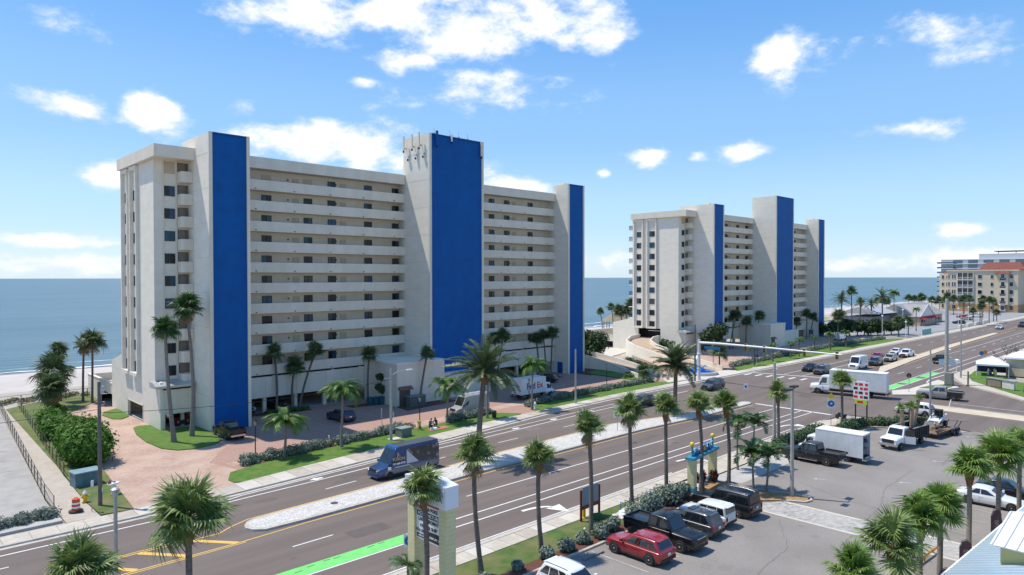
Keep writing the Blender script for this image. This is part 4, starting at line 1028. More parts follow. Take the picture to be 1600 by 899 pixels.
twig = mat('twig', (.13, .10, .075), .95)
def shrub(name, label, blobs, n, size, m, cat='shrub', group=None, seed=1, stems=4, **kw):
    c = (sum(b[0] for b in blobs) / len(blobs), sum(b[1] for b in blobs) / len(blobs), .05)
    r = root(name, c, 0, label, cat, group)
    bl = [(b[0] - c[0], b[1] - c[1], b[2], *b[3:]) for b in blobs]
    leaves('foliage', bl, n, size, m, r, seed, **kw)
    mb = MB(); rr = random.Random(seed)
    for b in bl:
        for k in range(stems):
            mb.tube([(b[0] + rr.uniform(-.2, .2) * b[3], b[1] + rr.uniform(-.2, .2) * b[4], -.05), (b[0] + rr.uniform(-.7, .7) * b[3], b[1] + rr.uniform(-.7, .7) * b[4], b[2] + b[5] * rr.uniform(.1, .6))], [.03 + .02 * b[5], .012], 5)
    mb.build('stems', twig, r)['kind'] = 'stuff'
    return r
def row(pts, h, w, step, jit=.25, zc=.45):
    out = []; rr = random.Random(len(pts) * 7 + int(pts[0][0]))
    for (a, b_), (c, d) in zip(pts, pts[1:]):
        L = math.hypot(c - a, d - b_); n = max(1, int(L / step))
        for i in range(n):
            t = (i + .5) / n; k = rr.uniform(.8, 1.2)
            out.append((a + (c - a) * t + rr.uniform(-jit, jit), b_ + (d - b_) * t + rr.uniform(-jit, jit), h * zc * k, w * k * .9, w * k, h * .58 * k))
    return out
# silver hedges by the verge
shrub('silver_hedge', 'silver leaved hedge between verge and yard, left of the parked van', row([(28.0, 68.5), (33, 69.2), (45, 70.0), (50, 70.3)], .95, .75, .55), 9000, .13, silver, 'hedge', 'silver hedges', 2)
shrub('silver_hedge', 'silver leaved hedge in front of the silver van', row([(56, 70.3), (60, 70.4), (63.5, 70.6)], .95, .75, .55), 3600, .13, silver, 'hedge', 'silver hedges', 3)
shrub('silver_hedge', 'silver leaved hedge in front of the delivery truck', row([(70.5, 70.8), (80, 71.5), (95, 72.0), (104, 71.6)], .9, .75, .6), 8500, .14, silver, 'hedge', 'silver hedges', 4)
shrub('silver_hedge', 'long silver leaved hedge before the farther block', row([(132, 71.6), (160, 73), (190, 73.6), (226, 71.5)], 1.1, .9, .9), 9000, .2, silver, 'hedge', 'silver hedges', 5)
shrub('silver_hedge', 'silver leaved bushes in the strip at the lower left corner', row([(3.2, 63.6), (7, 64.0), (11, 64.4)], .75, .6, .5), 3600, .11, silver, 'hedge', 'silver hedges', 6)
for i, (x, y, s, lab) in enumerate(((30.6, 31.4, .62, 'smallest silver bush left of the white car roof'), (33.4, 31.2, .8, 'silver bush by the palm left of the red car'), (35.2, 31.2, .85, 'silver bush by the wheel stop left of the red car'), (37.2, 31.3, .8, 'silver bush in front of the red car'), (38.9, 31.2, .95, 'silver bush between red car and black pickup bed'),
        (40.5, 31.3, .9, 'silver bush behind the black pickup bed'), (43.6, 31.6, 1.2, 'large pale bush behind the black pickup'), (46.0, 31.8, 1.5, 'large pale bush before the dark estate car'), (48.6, 32.0, 1.6, 'largest pale bush before the white boxy car'), (50.6, 32.2, 1.3, 'pale bush left of the gateway pillar'), (27.6, 31.2, .7, 'silver bush at the bottom edge right of the tenant sign'))):
    rr = random.Random(i)
    shrub('silver_bush', lab, [(x + rr.uniform(-.3, .3) * s, y + rr.uniform(-.25, .25) * s, .5 * s + rr.uniform(-.1, .2), .55 * s, .5 * s, .5 * s) for k in range(4)], int(1500 * s), .11, silver, 'shrub', 'silver bushes along the car park', 20 + i)
rr = random.Random(5)
shrub('red_plants', 'dark red leafy plants at the foot of the gateway', [(56.3, 33.2, .55, .3, .3, .55), (55.6, 33.5, .5, .3, .3, .45), (57.0, 32.5, .6, .4, .35, .6)], 900, .13, redleaf, 'plant', None, 31)
# clipped hedge at the road corner
shrub('clipped_hedge', 'clipped green hedge between car park and road, left part', row([(73, 34.0), (78, 34.0), (84, 33.8)], 1.1, .85, .6, .12), 6000, .12, hedge_g, 'hedge', 'clipped corner hedges', 8)
shrub('clipped_hedge', 'clipped green hedge behind the white box van at the corner', row([(85.5, 32.2), (92.5, 31.6), (95.5, 28), (97.6, 24.5)], 1.2, .8, .6, .12), 6500, .13, hedge_g, 'hedge', 'clipped corner hedges', 9)
# sea grape at the drive
sg = [(16.9, 80.3, 1.9, 2.3, 2.8, 2.1), (17.1, 83.6, 2.1, 2.2, 2.5, 2.1), (16.4, 86.6, 1.4, 1.5, 1.8, 1.5), (17.6, 91, 1.2, 1.5, 2.2, 1.3), (16.5, 95.5, 1.3, 1.4, 2.2, 1.4), (18.4, 98, 1.1, 1.5, 2, 1.2), (17.5, 103.5, 1.2, 1.4, 2.4, 1.3), (19, 108.5, 1, 1.3, 2, 1.1)]
shrub('sea_grape', 'big rounded sea grape bush beside the pink paved drive', sg, 15000, .20, seagrape, 'bush', None, 11, stems=10, shell=.6)
# round leafed tree by bins and others
def leafy_tree(name, label, x, y, h, r_, n, size, m, seed, group=None, trunk_r=.16, clumps=9, zc=.66):
    t = root(name, (x, y, .05), 0, label, 'tree', group); rr = random.Random(seed)
    mb = MB().tube([(0, 0, -.1), (.1, .05, h * .3), (0, 0, h * .75)], [trunk_r, trunk_r * .8, trunk_r * .3], 8)
    bl = []
    for k in range(clumps):
        a = rr.uniform(0, 6.28); q = rr.uniform(.15, .75) * r_; z = h * zc + rr.uniform(-.32, .32) * h * .8
        z = min(z, h - .3 * r_)
        bl.append((math.cos(a) * q, math.sin(a) * q, z, r_ * rr.uniform(.32, .55), r_ * rr.uniform(.32, .55), r_ * rr.uniform(.28, .45)))
        mb.tube([(0, 0, h * .35), (math.cos(a) * q * .5, math.sin(a) * q * .5, z * .8), (math.cos(a) * q, math.sin(a) * q, z)], [trunk_r * .5, trunk_r * .3, trunk_r * .1], 5)
    mb.build('trunk', bark, t, 60)
    leaves('crown', bl, n, size, m, t, seed, shell=.35)
    return t
leafy_tree('round_leaf_tree', 'slim dark round leafed tree beside the green bins', 57.2, 88.0, 5.6, 1.4, 1500, .2, fol_dark, 41, clumps=8, zc=.6)
leafy_tree('sea_grape_tree', 'dark round tree right of the narrow blue tower', 116, 97, 8.0, 5.0, 5200, .32, fol_dark, 42, clumps=16, zc=.55)
leafy_tree('sea_grape_tree', 'dark tree before the left tower of the farther block', 152, 87.5, 8.4, 4.2, 4200, .32, fol_dark, 43, clumps=14, zc=.55)
leafy_tree('sea_grape_tree', 'low palm like bush on the far ramp wall', 141, 93, 4.4, 2.4, 1500, .3, fol_mid, 44, clumps=8, zc=.6)
# dark trees along the far car park
for i in range(11):
    x = 223 + i * 2.6; y = 87 - i * 1.25
    leafy_tree('dark_tree', ORD[i] + ' dark low tree from the last blue tower in the row', x + rr.uniform(-.5, .5), y, 5.0 + rr.uniform(-.4, .5), 3.0, 900, .42, fol_dark, 60 + i, 'dark trees in a row by the far car park', .2, 8, .6)
# bare tree at the right
bt = root('bare_tree', (172, 30.5, .1), 0, 'grey leafless tree at the right edge beyond the white tent', 'tree')
mb = MB(); rr = random.Random(9)
def branch(p, d, L, r_, depth):
    q = p + d * L; mb.tube([p, p + d * L * .5 + Vector((rr.uniform(-.1, .1), rr.uniform(-.1, .1), .05)) * L, q], [r_, r_ * .8, r_ * .6], 4, False)
    if depth:
        for k in range(3 if depth > 1 else 4):
            nd = (d + Vector((rr.uniform(-.8, .8), rr.uniform(-.8, .8), rr.uniform(-.2, .5)))).normalized(); branch(q, nd, L * rr.uniform(.55, .8), r_ * .6, depth - 1)
for k in range(4): branch(Vector((rr.uniform(-.3, .3), rr.uniform(-.3, .3), 0)), Vector((rr.uniform(-.6, .6), rr.uniform(-.6, .6), .8)).normalized(), 1.9, .13, 4)
mb.build('branches', mat('grey_bark', (.12, .105, .09), .95), bt)
shrub('dune_shrub', 'low dune plants in the sand beyond the corner fence', [(15.5 + i * .9, 127 + (i % 3), .25, .6, .7, .3) for i in range(14)], 1500, .2, mat('dune_leaf', (.22, .21, .10), .9, (.30, .27, .14), 2), 'plants', None, 71)
shrub('bed_plants', 'low green plants in the red bed before the parking level', row([(41, 91.6), (44, 91.2), (47, 91.2)], .6, .5, .5), 1400, .13, fol_mid, 'plants', None, 72)
shrub('bed_plants', 'low plants in the red bed left of the trio of palms', row([(84, 91), (90, 89.6), (96, 88)], .6, .55, .6), 1600, .14, fol_mid, 'plants', None, 73)
shrub('bed_plants', 'small plants and red crotons on the lawn by the nearer ramp', row([(104, 77), (109, 80), (113, 84)], .8, .8, .8), 1600, .18, fol_mid, 'plants', None, 74)
shrub('corner_plants', 'green shrubs beside the white marble sign at the right edge', row([(137, 21.4), (141, 20), (146, 18.5)], 1.2, 1.0, .8), 2200, .2, fol_mid, 'shrub', None, 75)
shrub('ramp_hedge', 'dark hedge along the fence between the two ramps', row([(124, 92), (118, 83), (115, 78)], 1.1, .8, .7), 2600, .18, fol_dark, 'hedge', None, 76)
# ================================================================ vehicles
tyre_m = mat('tyre', (.018, .018, .018), .85)
rim_m = mat('alloy_rim', (.52, .52, .53), .4, metal=.2)
rim_dk = mat('rim_dark', (.06, .06, .065), .35, metal=.6)
cglass = mat('car_glass', (.012, .015, .018), .04, spec=1.)
trim_m = mat('black_trim', (.02, .02, .021), .55)
chrome = mat('chrome', (.6, .6, .6), .18, metal=.9)
lampw = mat('headlamp', (.45, .47, .50), .12, spec=1.)
lampr = mat('tail_lamp', (.35, .012, .012), .2, spec=.9)
plate_m = mat('number_plate', (.72, .74, .74), .5)
def paint(name, c, rough=.28, metal=.0): return mat('paint_' + name, c, rough, metal=metal, spec=.6, coat=.8)
P_WHITE = paint('white', (.74, .75, .75)); P_BLACK = mat('paint_black', (.008, .009, .012), .3, spec=.5, coat=.35); P_RED = paint('red', (.30, .010, .018)); P_NAVY = paint('navy', (.012, .022, .06))
P_GREY = paint('grey', (.06, .065, .075)); P_SILVER = paint('silver', (.36, .36, .34)); P_TAN = paint('tan', (.30, .285, .26)); P_BLUE = paint('bright_blue', (.008, .045, .15)); P_DKGREY = paint('dark_grey', (.045, .05, .06)); P_LRED = paint('bright_red', (.38, .02, .03))

def wheel(parent, x, y, r, w, side, rim=rim_m):
    def ty():
        mb = MB().lathe([(r * .62, -w / 2), (r * .93, -w / 2), (r, -w * .36), (r, w * .36), (r * .93, w / 2), (r * .62, w / 2)], 20, axis='y'); return mb.mesh('wheel', 40)
    def rm():
        mb = MB().lathe([(r * .66, w * .46), (r * .62, w * .51), (r * .57, w * .46), (r * .2, w * .49), (r * .1, w * .51)], 20, axis='y'); return mb.mesh('rim', 40)
    def sp():
        mb = MB()
        for k in range(5):
            a = 2 * math.pi * k / 5 + .3; b = a + .62; q = .5 * (a + b)
            mb.add([(r * .22 * math.cos(q), w * .50, r * .22 * math.sin(q)), (r * .50 * math.cos(a), w * .485, r * .50 * math.sin(a)), (r * .53 * math.cos(q), w * .485, r * .53 * math.sin(q)), (r * .50 * math.cos(b), w * .485, r * .50 * math.sin(b))], [(0, 1, 2, 3)])
        return mb.mesh('rim_gap')
    o = inst('wheel', cached(('tyre', r, w), ty), tyre_m, parent, (x, y, r), (0, 0, 0 if side > 0 else math.pi))
    me = cached(('rim', r, w, rim.name), lambda: (lambda q: (q.materials.append(rim), q)[1])(rm()))
    k = inst('rim', me, None, o)
    inst('rim_gaps', cached(('gap', r, w), sp), trim_m, o)
    return o

def loft(sections):
    """sections: list of rings (lists of points) joined skin to skin, capped at both ends"""
    mb = MB(); n = len(sections[0])
    for s in sections: mb.v += [tuple(p) for p in s]
    for i in range(len(sections) - 1):
        for k in range(n): mb.f.append((i * n + k, i * n + (k + 1) % n, (i + 1) * n + (k + 1) % n, (i + 1) * n + k))
    mb.f.append(tuple(range(n))); mb.f.append(tuple(range((len(sections) - 1) * n, len(sections) * n)))
    return mb
def ring(x, zb, zs, zt, wb, ws, wt):
    """car body section: sill, shoulder, top"""
    h = [(wb * .92, zb), (wb * .985, zb + .07), (wb * 1.0, zb + .16), (ws, zb + (zs - zb) * .55), (ws * .995, zs - .04), (ws * .6 + wt * .4, zs + (zt - zs) * .55), (wt * .97, zt - .05), (wt * .86, zt - .012), (wt * .6, zt + .008), (wt * .25, zt + .018)]
    return [(x, y, z) for y, z in h] + [(x, -y, z) for y, z in reversed(h)]
def patch(fr, cs, off=.012):
    """panel on a quad face given by 4 corners, sub-rectangle fr=(u0,u1,v0,v1)"""
    a, b, c, d = [Vector(p) for p in cs]
    def at(u, v): return (a.lerp(b, u)).lerp(d.lerp(c, u), v)
    n = (b - a).cross(d - a).normalized() * off
    u0, u1, v0, v1 = fr[:4]; uu0, uu1 = (fr[4], fr[5]) if len(fr) > 4 else (u0, u1)
    p = [at(u0, v0), at(u1, v0), at(uu1, v1), at(uu0, v1)]
    mb = MB(); mb.add([q + n for q in p] + [q - n for q in p], [(0, 1, 2, 3), (7, 6, 5, 4), (0, 4, 5, 1), (1, 5, 6, 2), (2, 6, 7, 3), (3, 7, 4, 0)])
    return mb
def gh_box(x0b, x0t, x1t, x1b, zb, zt, wb, wt, round_=.05):
    """greenhouse: front base, front top, rear top, rear base (x falls towards the rear)"""
    c = {}
    mb = MB()
    secs = []
    def sec(x, z, w): return [(x, w, z), (x, -w, z)]
    bm = bmesh.new()
    V = [bm.verts.new(p) for p in ((x0b, wb, zb), (x0b, -wb, zb), (x1b, -wb, zb), (x1b, wb, zb), (x0t, wt, zt - .03), (x0t, -wt, zt - .03), (x1t, -wt, zt), (x1t, wt, zt))]
    for f in ((0, 1, 2, 3), (4, 7, 6, 5), (0, 4, 5, 1), (1, 5, 6, 2), (2, 6, 7, 3), (3, 7, 4, 0)): bm.faces.new([V[i] for i in f])
    bmesh.ops.recalc_face_normals(bm, faces=bm.faces)
    bmesh.ops.subdivide_edges(bm, edges=bm.edges[:], cuts=5, use_grid_fill=True)
    xm, hx_ = (x0t + x1t) / 2, abs(x0t - x1t) / 2
    for v in bm.verts:                                   # roof rises towards its middle
        if v.co.z > zt - .04: v.co.z += .055 * max(0, 1 - ((v.co.x - xm) / hx_) ** 2) + .03 * max(0, 1 - (v.co.y / wt) ** 2)
    top = [e for e in bm.edges if len(e.link_faces) == 2 and e.calc_face_angle() > R(32) and max(v.co.z for v in e.verts) > zb + .05]
    bmesh.ops.bevel(bm, geom=top, offset=round_, segments=3, affect='EDGES', profile=.6)
    mb.v = [tuple(v.co) for v in bm.verts]; bm.verts.index_update(); mb.f = [tuple(v.index for v in f.verts) for f in bm.faces]; bm.free()
    F = dict(front=((x0b, wb, zb), (x0b, -wb, zb), (x0t, -wt, zt - .03), (x0t, wt, zt - .03)), rear=((x1b, -wb, zb), (x1b, wb, zb), (x1t, wt, zt), (x1t, -wt, zt)),
             left=((x1b, wb, zb), (x0b, wb, zb), (x0t, wt, zt - .03), (x1t, wt, zt)), right=((x0b, -wb, zb), (x1b, -wb, zb), (x1t, -wt, zt), (x0t, -wt, zt - .03)))
    return mb, F

def car(label, x, y, heading, pm, style='suv', L=4.65, W=1.86, H=1.66, cat='car', group=None, name=None, rails=True, rim=rim_m, z=.02, pm2=None, sunroof=False, plate=True):
    r = root(name or {'suv': 'parked_car', 'sedan': 'car', 'pickup': 'pickup_truck', 'van': 'van', 'minivan': 'minivan', 'boxy': 'car'}[style], (x, y, z), R(heading), label, cat, group)
    key = (style, L, W, H); w = W / 2; a = L / 2
    wr = {'suv': .385, 'sedan': .33, 'pickup': .43, 'van': .36, 'minivan': .34, 'boxy': .33}[style]
    if style == 'pickup': hood, belt, zb = H * .63, H * .63, .40
    elif style == 'van': hood, belt, zb = 1.28, 1.30, .26
    elif style == 'sedan': hood, belt, zb = H * .63, H * .66, .2
    elif style == 'boxy': hood, belt, zb = H * .60, H * .62, .24
    else: hood, belt, zb = H * .645, H * .64, .26
    ax_f, ax_r = a - L * .185, -a + L * .20
    S = {'suv': [(-1, .30, .78, .86), (-.985, .25, .88, .94), (-.93, 0, 1.0, .99), (-.55, 0, 1.0, 1), (.10, 0, 1.0, 1), (.42, 0, .99, 1), (.72, 0, .96, .99), (.90, .03, .90, .95), (.975, .10, .80, .86), (1, .18, .62, .74)],
         'sedan': [(-1, .30, .80, .80), (-.98, .22, .94, .88), (-.9, 0, 1.0, .95), (-.62, 0, 1.02, 1), (.1, 0, 1.0, 1), (.38, 0, .98, 1), (.70, 0, .88, .98), (.90, .03, .78, .93), (.975, .08, .68, .84), (1, .16, .52, .70)],
         'minivan': [(-1, .28, .8, .88), (-.985, .22, .9, .95), (-.93, 0, 1, .99), (-.5, 0, 1, 1), (.2, 0, 1, 1), (.5, 0, .97, 1), (.76, 0, .88, .97), (.92, .03, .78, .92), (.98, .1, .68, .84), (1, .18, .55, .72)],
         'van': [(-1, .22, .97, .97), (-.99, .1, 1, .99), (-.9, 0, 1, 1), (0, 0, 1, 1), (.5, 0, 1, 1), (.66, 0, .98, 1), (.82, 0, .88, .97), (.94, .02, .78, .92), (.985, .1, .68, .86), (1, .2, .58, .78)],
         'boxy': [(-1, .25, .9, .93), (-.985, .2, 1, .97), (-.9, 0, 1, 1), (-.4, 0, 1, 1), (.1, 0, 1, 1), (.42, 0, 1, 1), (.72, 0, .96, .99), (.92, .02, .9, .95), (.985, .12, .78, .88), (1, .2, .62, .8)],
         'pickup': [(-1, .12, .96, .95), (-.99, .08, 1, .99), (-.9, 0, 1, 1), (-.4, 0, 1, 1), (.1, 0, 1, 1), (.40, 0, 1, 1), (.72, 0, .97, 1), (.93, .02, .93, .96), (.985, .08, .86, .92), (1, .12, .74, .86)]}[style]
    def body():
        secs = []
        A = np.array(S); ts = np.linspace(0, 1, 41); tt = np.interp(ts, np.linspace(0, 1, len(S)), A[:, 0])
        F_ = [np.interp(tt, A[:, 0], A[:, c]) for c in (1, 2, 3)]
        for q_ in F_:
            for it in range(2): q_[1:-1] = .25 * q_[:-2] + .5 * q_[1:-1] + .25 * q_[2:]
        def eased(t): return min(1, max(0, (t - .22) / .2))
        for t, lift, top, wf in zip(tt, *F_):
            zt = (belt * (1 - eased(t)) + hood * eased(t)) * top
            secs.append(ring(t * a, zb + lift, (zt + zb) * .5 + .10 * H, zt, w * wf * .97, w * wf, w * wf * .93))
        return loft(secs)
    # greenhouse proportions by style, as fractions of the half length
    g = {'suv': (.46, .10, -.76, -.95), 'sedan': (.36, .02, -.48, -.80), 'minivan': (.58, .20, -.86, -.93), 'van': (.68, .42, -.985, -.995), 'boxy': (.36, .16, -.90, -.96), 'pickup': (.42, .24, -.26, -.31)}[style]
    wt = {'suv': .80, 'sedan': .74, 'minivan': .82, 'van': .86, 'boxy': .86, 'pickup': .80}[style]
    gm, F = gh_box(g[0] * a, g[1] * a, g[2] * a, g[3] * a, belt - .06, H, w * .95, w * wt, .12 if style in ('suv', 'sedan', 'minivan') else .10)
    bmb = body()
    if style == 'pickup':
        # carve the load bed: sink the deck behind the cab
        x0, x1 = -a + .10, g[3] * a - .06
        bed = MB().box(x0, x1, -w + .14, w - .14, belt - .02, belt + .006)
    o = len(bmb.v); bmb.add(gm.v, gm.f)
    body_o = bmb.build('body', pm, r, 38)
    # glass
    MBf = patch((.07, .93, .10, .92), F['front']); ws_ = MBf.build('windscreen', cglass, r)
    if style not in ('van',): patch((.08, .92, .22 if style != 'pickup' else .2, .86), F['rear']).build('rear_window', cglass, r)
    nwin = {'suv': [(.05, .27, .14, .27), (.30, .57, .30, .57), (.60, .93, .60, .80)], 'sedan': [(.16, .46, .27, .46), (.49, .88, .49, .72)], 'minivan': [(.04, .29, .06, .29), (.32, .58, .32, .58), (.61, .95, .61, .78)],
            'van': [(.805, .955, .805, .845)], 'boxy': [(.04, .26, .06, .26), (.29, .60, .29, .60), (.63, .95, .63, .86)], 'pickup': [(.06, .47, .08, .47), (.53, .93, .53, .76)]}[style]
    for u0, u1, t0, t1 in nwin:
        v0, v1 = (.16, .86) if style != 'van' else (.12, .55)
        patch((u0, u1, v0, v1, t0, t1), F['left']).build('side_window', cglass, r)
        patch((1 - u1, 1 - u0, v0, v1, 1 - t1, 1 - t0), F['right']).build('side_window', cglass, r)
    # wheels and arches
    for xx in (ax_f, ax_r):
        for s in (-1, 1):
            arch = inst('wheel_arch', cached(('arch', wr, style), lambda: MB().lathe([(wr * 1.17, -.10), (wr * 1.17, .008), (wr * .5, .008)], 18, axis='y').mesh('wheel_arch')), trim_m, r, (xx, s * (w - .012), wr + .02), (0, 0, 0 if s > 0 else math.pi))
            wheel(r, xx, s * (w - .075), wr, .25, s, rim)
    # sills, bumpers, grille, lamps, plates, mirrors, handles
    MB().box(-a + .35, a - .35, -w * .96, w * .96, zb - .06, zb + .05).build('underbody', trim_m, r)
    fz = hood * .74
    gr = MB().box(a * .965, a * 1.004, -w * .52, w * .52, fz - .20, fz + .10); gr.build('grille', trim_m, r)
    if style in ('pickup', 'suv') and pm in (P_BLACK, P_DKGREY): MB().box(a * .985, a * 1.006, -w * .54, w * .54, fz + .105, fz + .14).build('grille_bar', chrome, r)
    MB().box(a * .94, a * 1.002, -w * .80, w * .80, zb + .02, zb + .20).build('front_bumper', trim_m if style != 'van' else pm, r)
    bump = MB().box(-a * 1.012, -a * .95, -w * .86, w * .86, zb + .10, zb + .30)
    bump.build('rear_bumper', chrome if style == 'pickup' else trim_m, r)
    for s in (-1, 1):
        MB().box(a * .92, a * .985, s * w * .62 - .15, s * w * .62 + .13, fz - .12, fz - .01).build('headlamp', lampw, r)
        tz = belt * .86
        MB().box(-a * 1.0, -a * .94, s * w * .80 - .12, s * w * .80 + .12, tz - (.13 if style in ('suv', 'sedan') else .25), tz + .10).build('tail_lamp', lampr, r)
        mm = MB().box(g[0] * a - .32, g[0] * a - .16, s * w - .02 if s > 0 else s * w - .2, s * w + .2 if s > 0 else s * w + .02, belt + .02, belt + .20); mm.build('mirror', pm if style != 'van' else trim_m, r)
        for hx in ((g[1] * a - .55, g[1] * a - 1.45) if style != 'pickup' else (g[1] * a - .45, g[1] * a - 1.2)):
            MB().cbox(hx, s * (w + .004), belt * .80, .18, .02, .035).build('door_handle', chrome if pm in (P_BLACK, P_DKGREY) else pm, r)
        # shut lines between the doors
        for hx in (g[0] * a * .88, g[1] * a - .72, g[1] * a - 1.75):
            if style == 'van' and hx < 0: continue
            MB().cbox(hx, s * (w + .001), zb + (belt - zb) * .48, .014, .012, (belt - zb) * .62).build('shut_line', trim_m, r)
        if rails and style in ('suv', 'minivan', 'boxy'):
            MB().tube([(g[1] * a - .15, s * w * wt * .88, H + .01), (g[1] * a - .3, s * w * wt * .88, H + .06), (g[2] * a + .2, s * w * wt * .88, H + .07), (g[2] * a + .08, s * w * wt * .88, H + .02)], .022, 5).build('roof_rail', chrome if pm is not P_RED else pm, r)
    if plate:
        MB().cbox(-a * 1.016, 0, tz - .12 if style != 'pickup' else zb + .22, .012, .32, .16).build('number_plate', plate_m, r)
    if sunroof: MB().box(g[2] * a * .25, g[1] * a - .18, -w * .45, w * .45, H + .03, H + .088).build('sunroof', cglass, r)
    if style in ('suv', 'boxy'): MB().box(g[2] * a - .16, g[2] * a + .05, -w * .62, w * .62, H - .05, H - .01).build('spoiler', pm, r)
    if style == 'pickup':
        bm_ = pm2 or pm
        x0, x1 = -a + .07, g[3] * a - .07
        # open load bed: four walls above the deck and a dark liner
        MB().box(x0, x1, -w + .12, w - .12, belt - .04, belt + .004).build('bed_liner', darkm, r)
        MB().box(x0, x1, w - .13, w - .02, belt - .05, belt + .13).build('bed_side', bm_, r); MB().box(x0, x1, -w + .02, -w + .13, belt - .05, belt + .13).build('bed_side', bm_, r)
        MB().box(-a - .01, x0, -w + .02, w - .02, belt - .30, belt + .13).build('tailgate', bm_, r)
        if pm2:
            MB().box(-a + .12, x1, w - .02, w + .012, zb + .15, belt + .12).build('bed_panel', pm2, r); MB().box(-a + .12, x1, -w - .012, -w + .02, zb + .15, belt + .12).build('bed_panel', pm2, r)
        MB().box(-.9, a * .35, w - .02, w + .12, zb - .06, zb + .0).build('running_board', chrome, r); MB().box(-.9, a * .35, -w - .12, -w + .02, zb - .06, zb + .0).build('running_board', chrome, r)
    return r

GL = 'cars parked nose to tail in the near car park'
car('red crossover with silver wheels parked between shrubs and the black pickup', 38.35, 27.4, 90, P_RED, 'suv', 4.63, 1.86, 1.62, rails=True)
car('black four door pickup backed into the bay beside the red crossover', 41.7, 27.6, 270, P_BLACK, 'pickup', 5.9, 2.05, 2.02, 'pickup')
car('dark crossover with red tail lamps between black pickup and white boxy car', 45.0, 27.5, 90, P_DKGREY, 'suv', 4.65, 1.84, 1.70, sunroof=True)
car('white boxy hatchback between two black vehicles', 47.6, 27.7, 90, P_WHITE, 'boxy', 4.2, 1.76, 1.62, rails=False)
car('large black luxury estate car with chrome window line by the gateway', 50.9, 27.9, 90, P_BLACK, 'boxy', 5.3, 2.04, 1.92, rim=rim_m)
car('white estate car with black roof bars cut by the bottom edge', 30.6, 26.6, 270, P_WHITE, 'suv', 4.7, 1.85, 1.72)
car('black pickup with covered bed parked beside the white box van', 71.0, 29.2, 90, P_BLACK, 'pickup', 5.9, 2.02, 1.95, 'pickup')
car('white saloon parked side on among the palms at the right', 67.9, 13.2, 270, P_WHITE, 'sedan', 4.9, 1.86, 1.45)
car('black saloon behind the white one at the right edge', 71.4, 12.6, 270, P_BLACK, 'sedan', 4.8, 1.85, 1.45)
car('black pickup nosed against the left blue tower', 31.9, 82.2, 90, P_BLACK, 'pickup', 5.6, 1.98, 1.88, 'pickup')
car('dark blue car parked in the red paved yard', 46.4, 81.4, 92, P_NAVY, 'suv', 4.8, 1.88, 1.6, rails=False)
car('dark red car standing in the open garage corner', 30.0, 94.4, 270, P_LRED, 'sedan', 4.5, 1.8, 1.42, z=.06)
car('silver car in the dark parking level beside the left blue tower', 39.2, 95.6, 270, P_SILVER, 'suv', 4.6, 1.85, 1.65, z=.06)
car('dark car in the parking level behind the slim palm', 44.0, 96.2, 270, P_GREY, 'suv', 4.6, 1.85, 1.6, z=.06)
car('black car parked behind the delivery truck', 90.2, 85.4, 110, P_BLACK, 'suv', 4.7, 1.86, 1.62, rails=False)
car('dark grey people carrier driving left near the junction', 104.5, 59.8, 180, P_GREY, 'minivan', 5.15, 2.0, 1.75, z=0)
car('dark car passing behind the palm crowns on the far lanes', 83.5, 59.3, 180, P_BLACK, 'suv', 4.6, 1.85, 1.6, z=0)
car('tan and black crew pickup crossing at the side street', 121.6, 30.4, 96, P_TAN, 'pickup', 6.2, 2.05, 1.98, 'pickup', pm2=P_BLACK, z=0)
car('white car on the side street partly behind loaded palms', 105.3, 29.3, 90, P_WHITE, 'suv', 4.8, 1.9, 1.65, z=0)
GQ2 = 'cars waiting at the lights on the far approach'
for lab, x, y, pm, st, L_, W_, H_ in (
    ('dark saloon first in the outer lane at the lights', 139.4, 57.9, P_BLACK, 'sedan', 4.8, 1.85, 1.45), ('grey estate car first at the lights in front of the white truck', 136.6, 54.4, P_GREY, 'suv', 4.8, 1.95, 1.75),
    ('dark blue car behind the white van in the queue', 157.5, 55.2, P_NAVY, 'suv', 4.6, 1.9, 1.7), ('black estate car right behind the white van in the queue', 158.5, 51.9, P_DKGREY, 'suv', 4.8, 1.95, 1.75),
    ('bright red car in the waiting queue', 170.5, 55.4, P_LRED, 'sedan', 4.6, 1.85, 1.5), ('silver estate car in the waiting queue', 168, 51.9, P_SILVER, 'suv', 4.7, 1.9, 1.7), ('white saloon at the back of the waiting queue', 184, 55.6, P_WHITE, 'sedan', 4.8, 1.85, 1.5)):
    car(lab, x, y, 180, pm, st, L_, W_, H_, 'car', GQ2, z=0)
car('white pickup last in the waiting queue beside the median', 180, 52.0, 180, P_WHITE, 'pickup', 5.8, 2.0, 1.9, 'pickup', GQ2, z=0)
car('black pickup driving away in the near lanes beyond the junction', 172.5, 43.0, 0, P_BLACK, 'pickup', 5.8, 2.0, 1.92, 'pickup', z=0)
car('white saloon far up the road coming nearer', 300, 56.3, 180, P_WHITE, 'sedan', 4.9, 1.9, 1.5, z=0)
car('dark pickup far up the road at the right edge', 318, 52.5, 180, P_GREY, 'pickup', 6.0, 2.1, 2.2, 'pickup', z=0)
car('white car parked by the last blue tower of the farther block', 214, 80, 0, P_WHITE, 'van', 5.5, 2.0, 2.0, 'van')
GP = 'cars in the far car park'
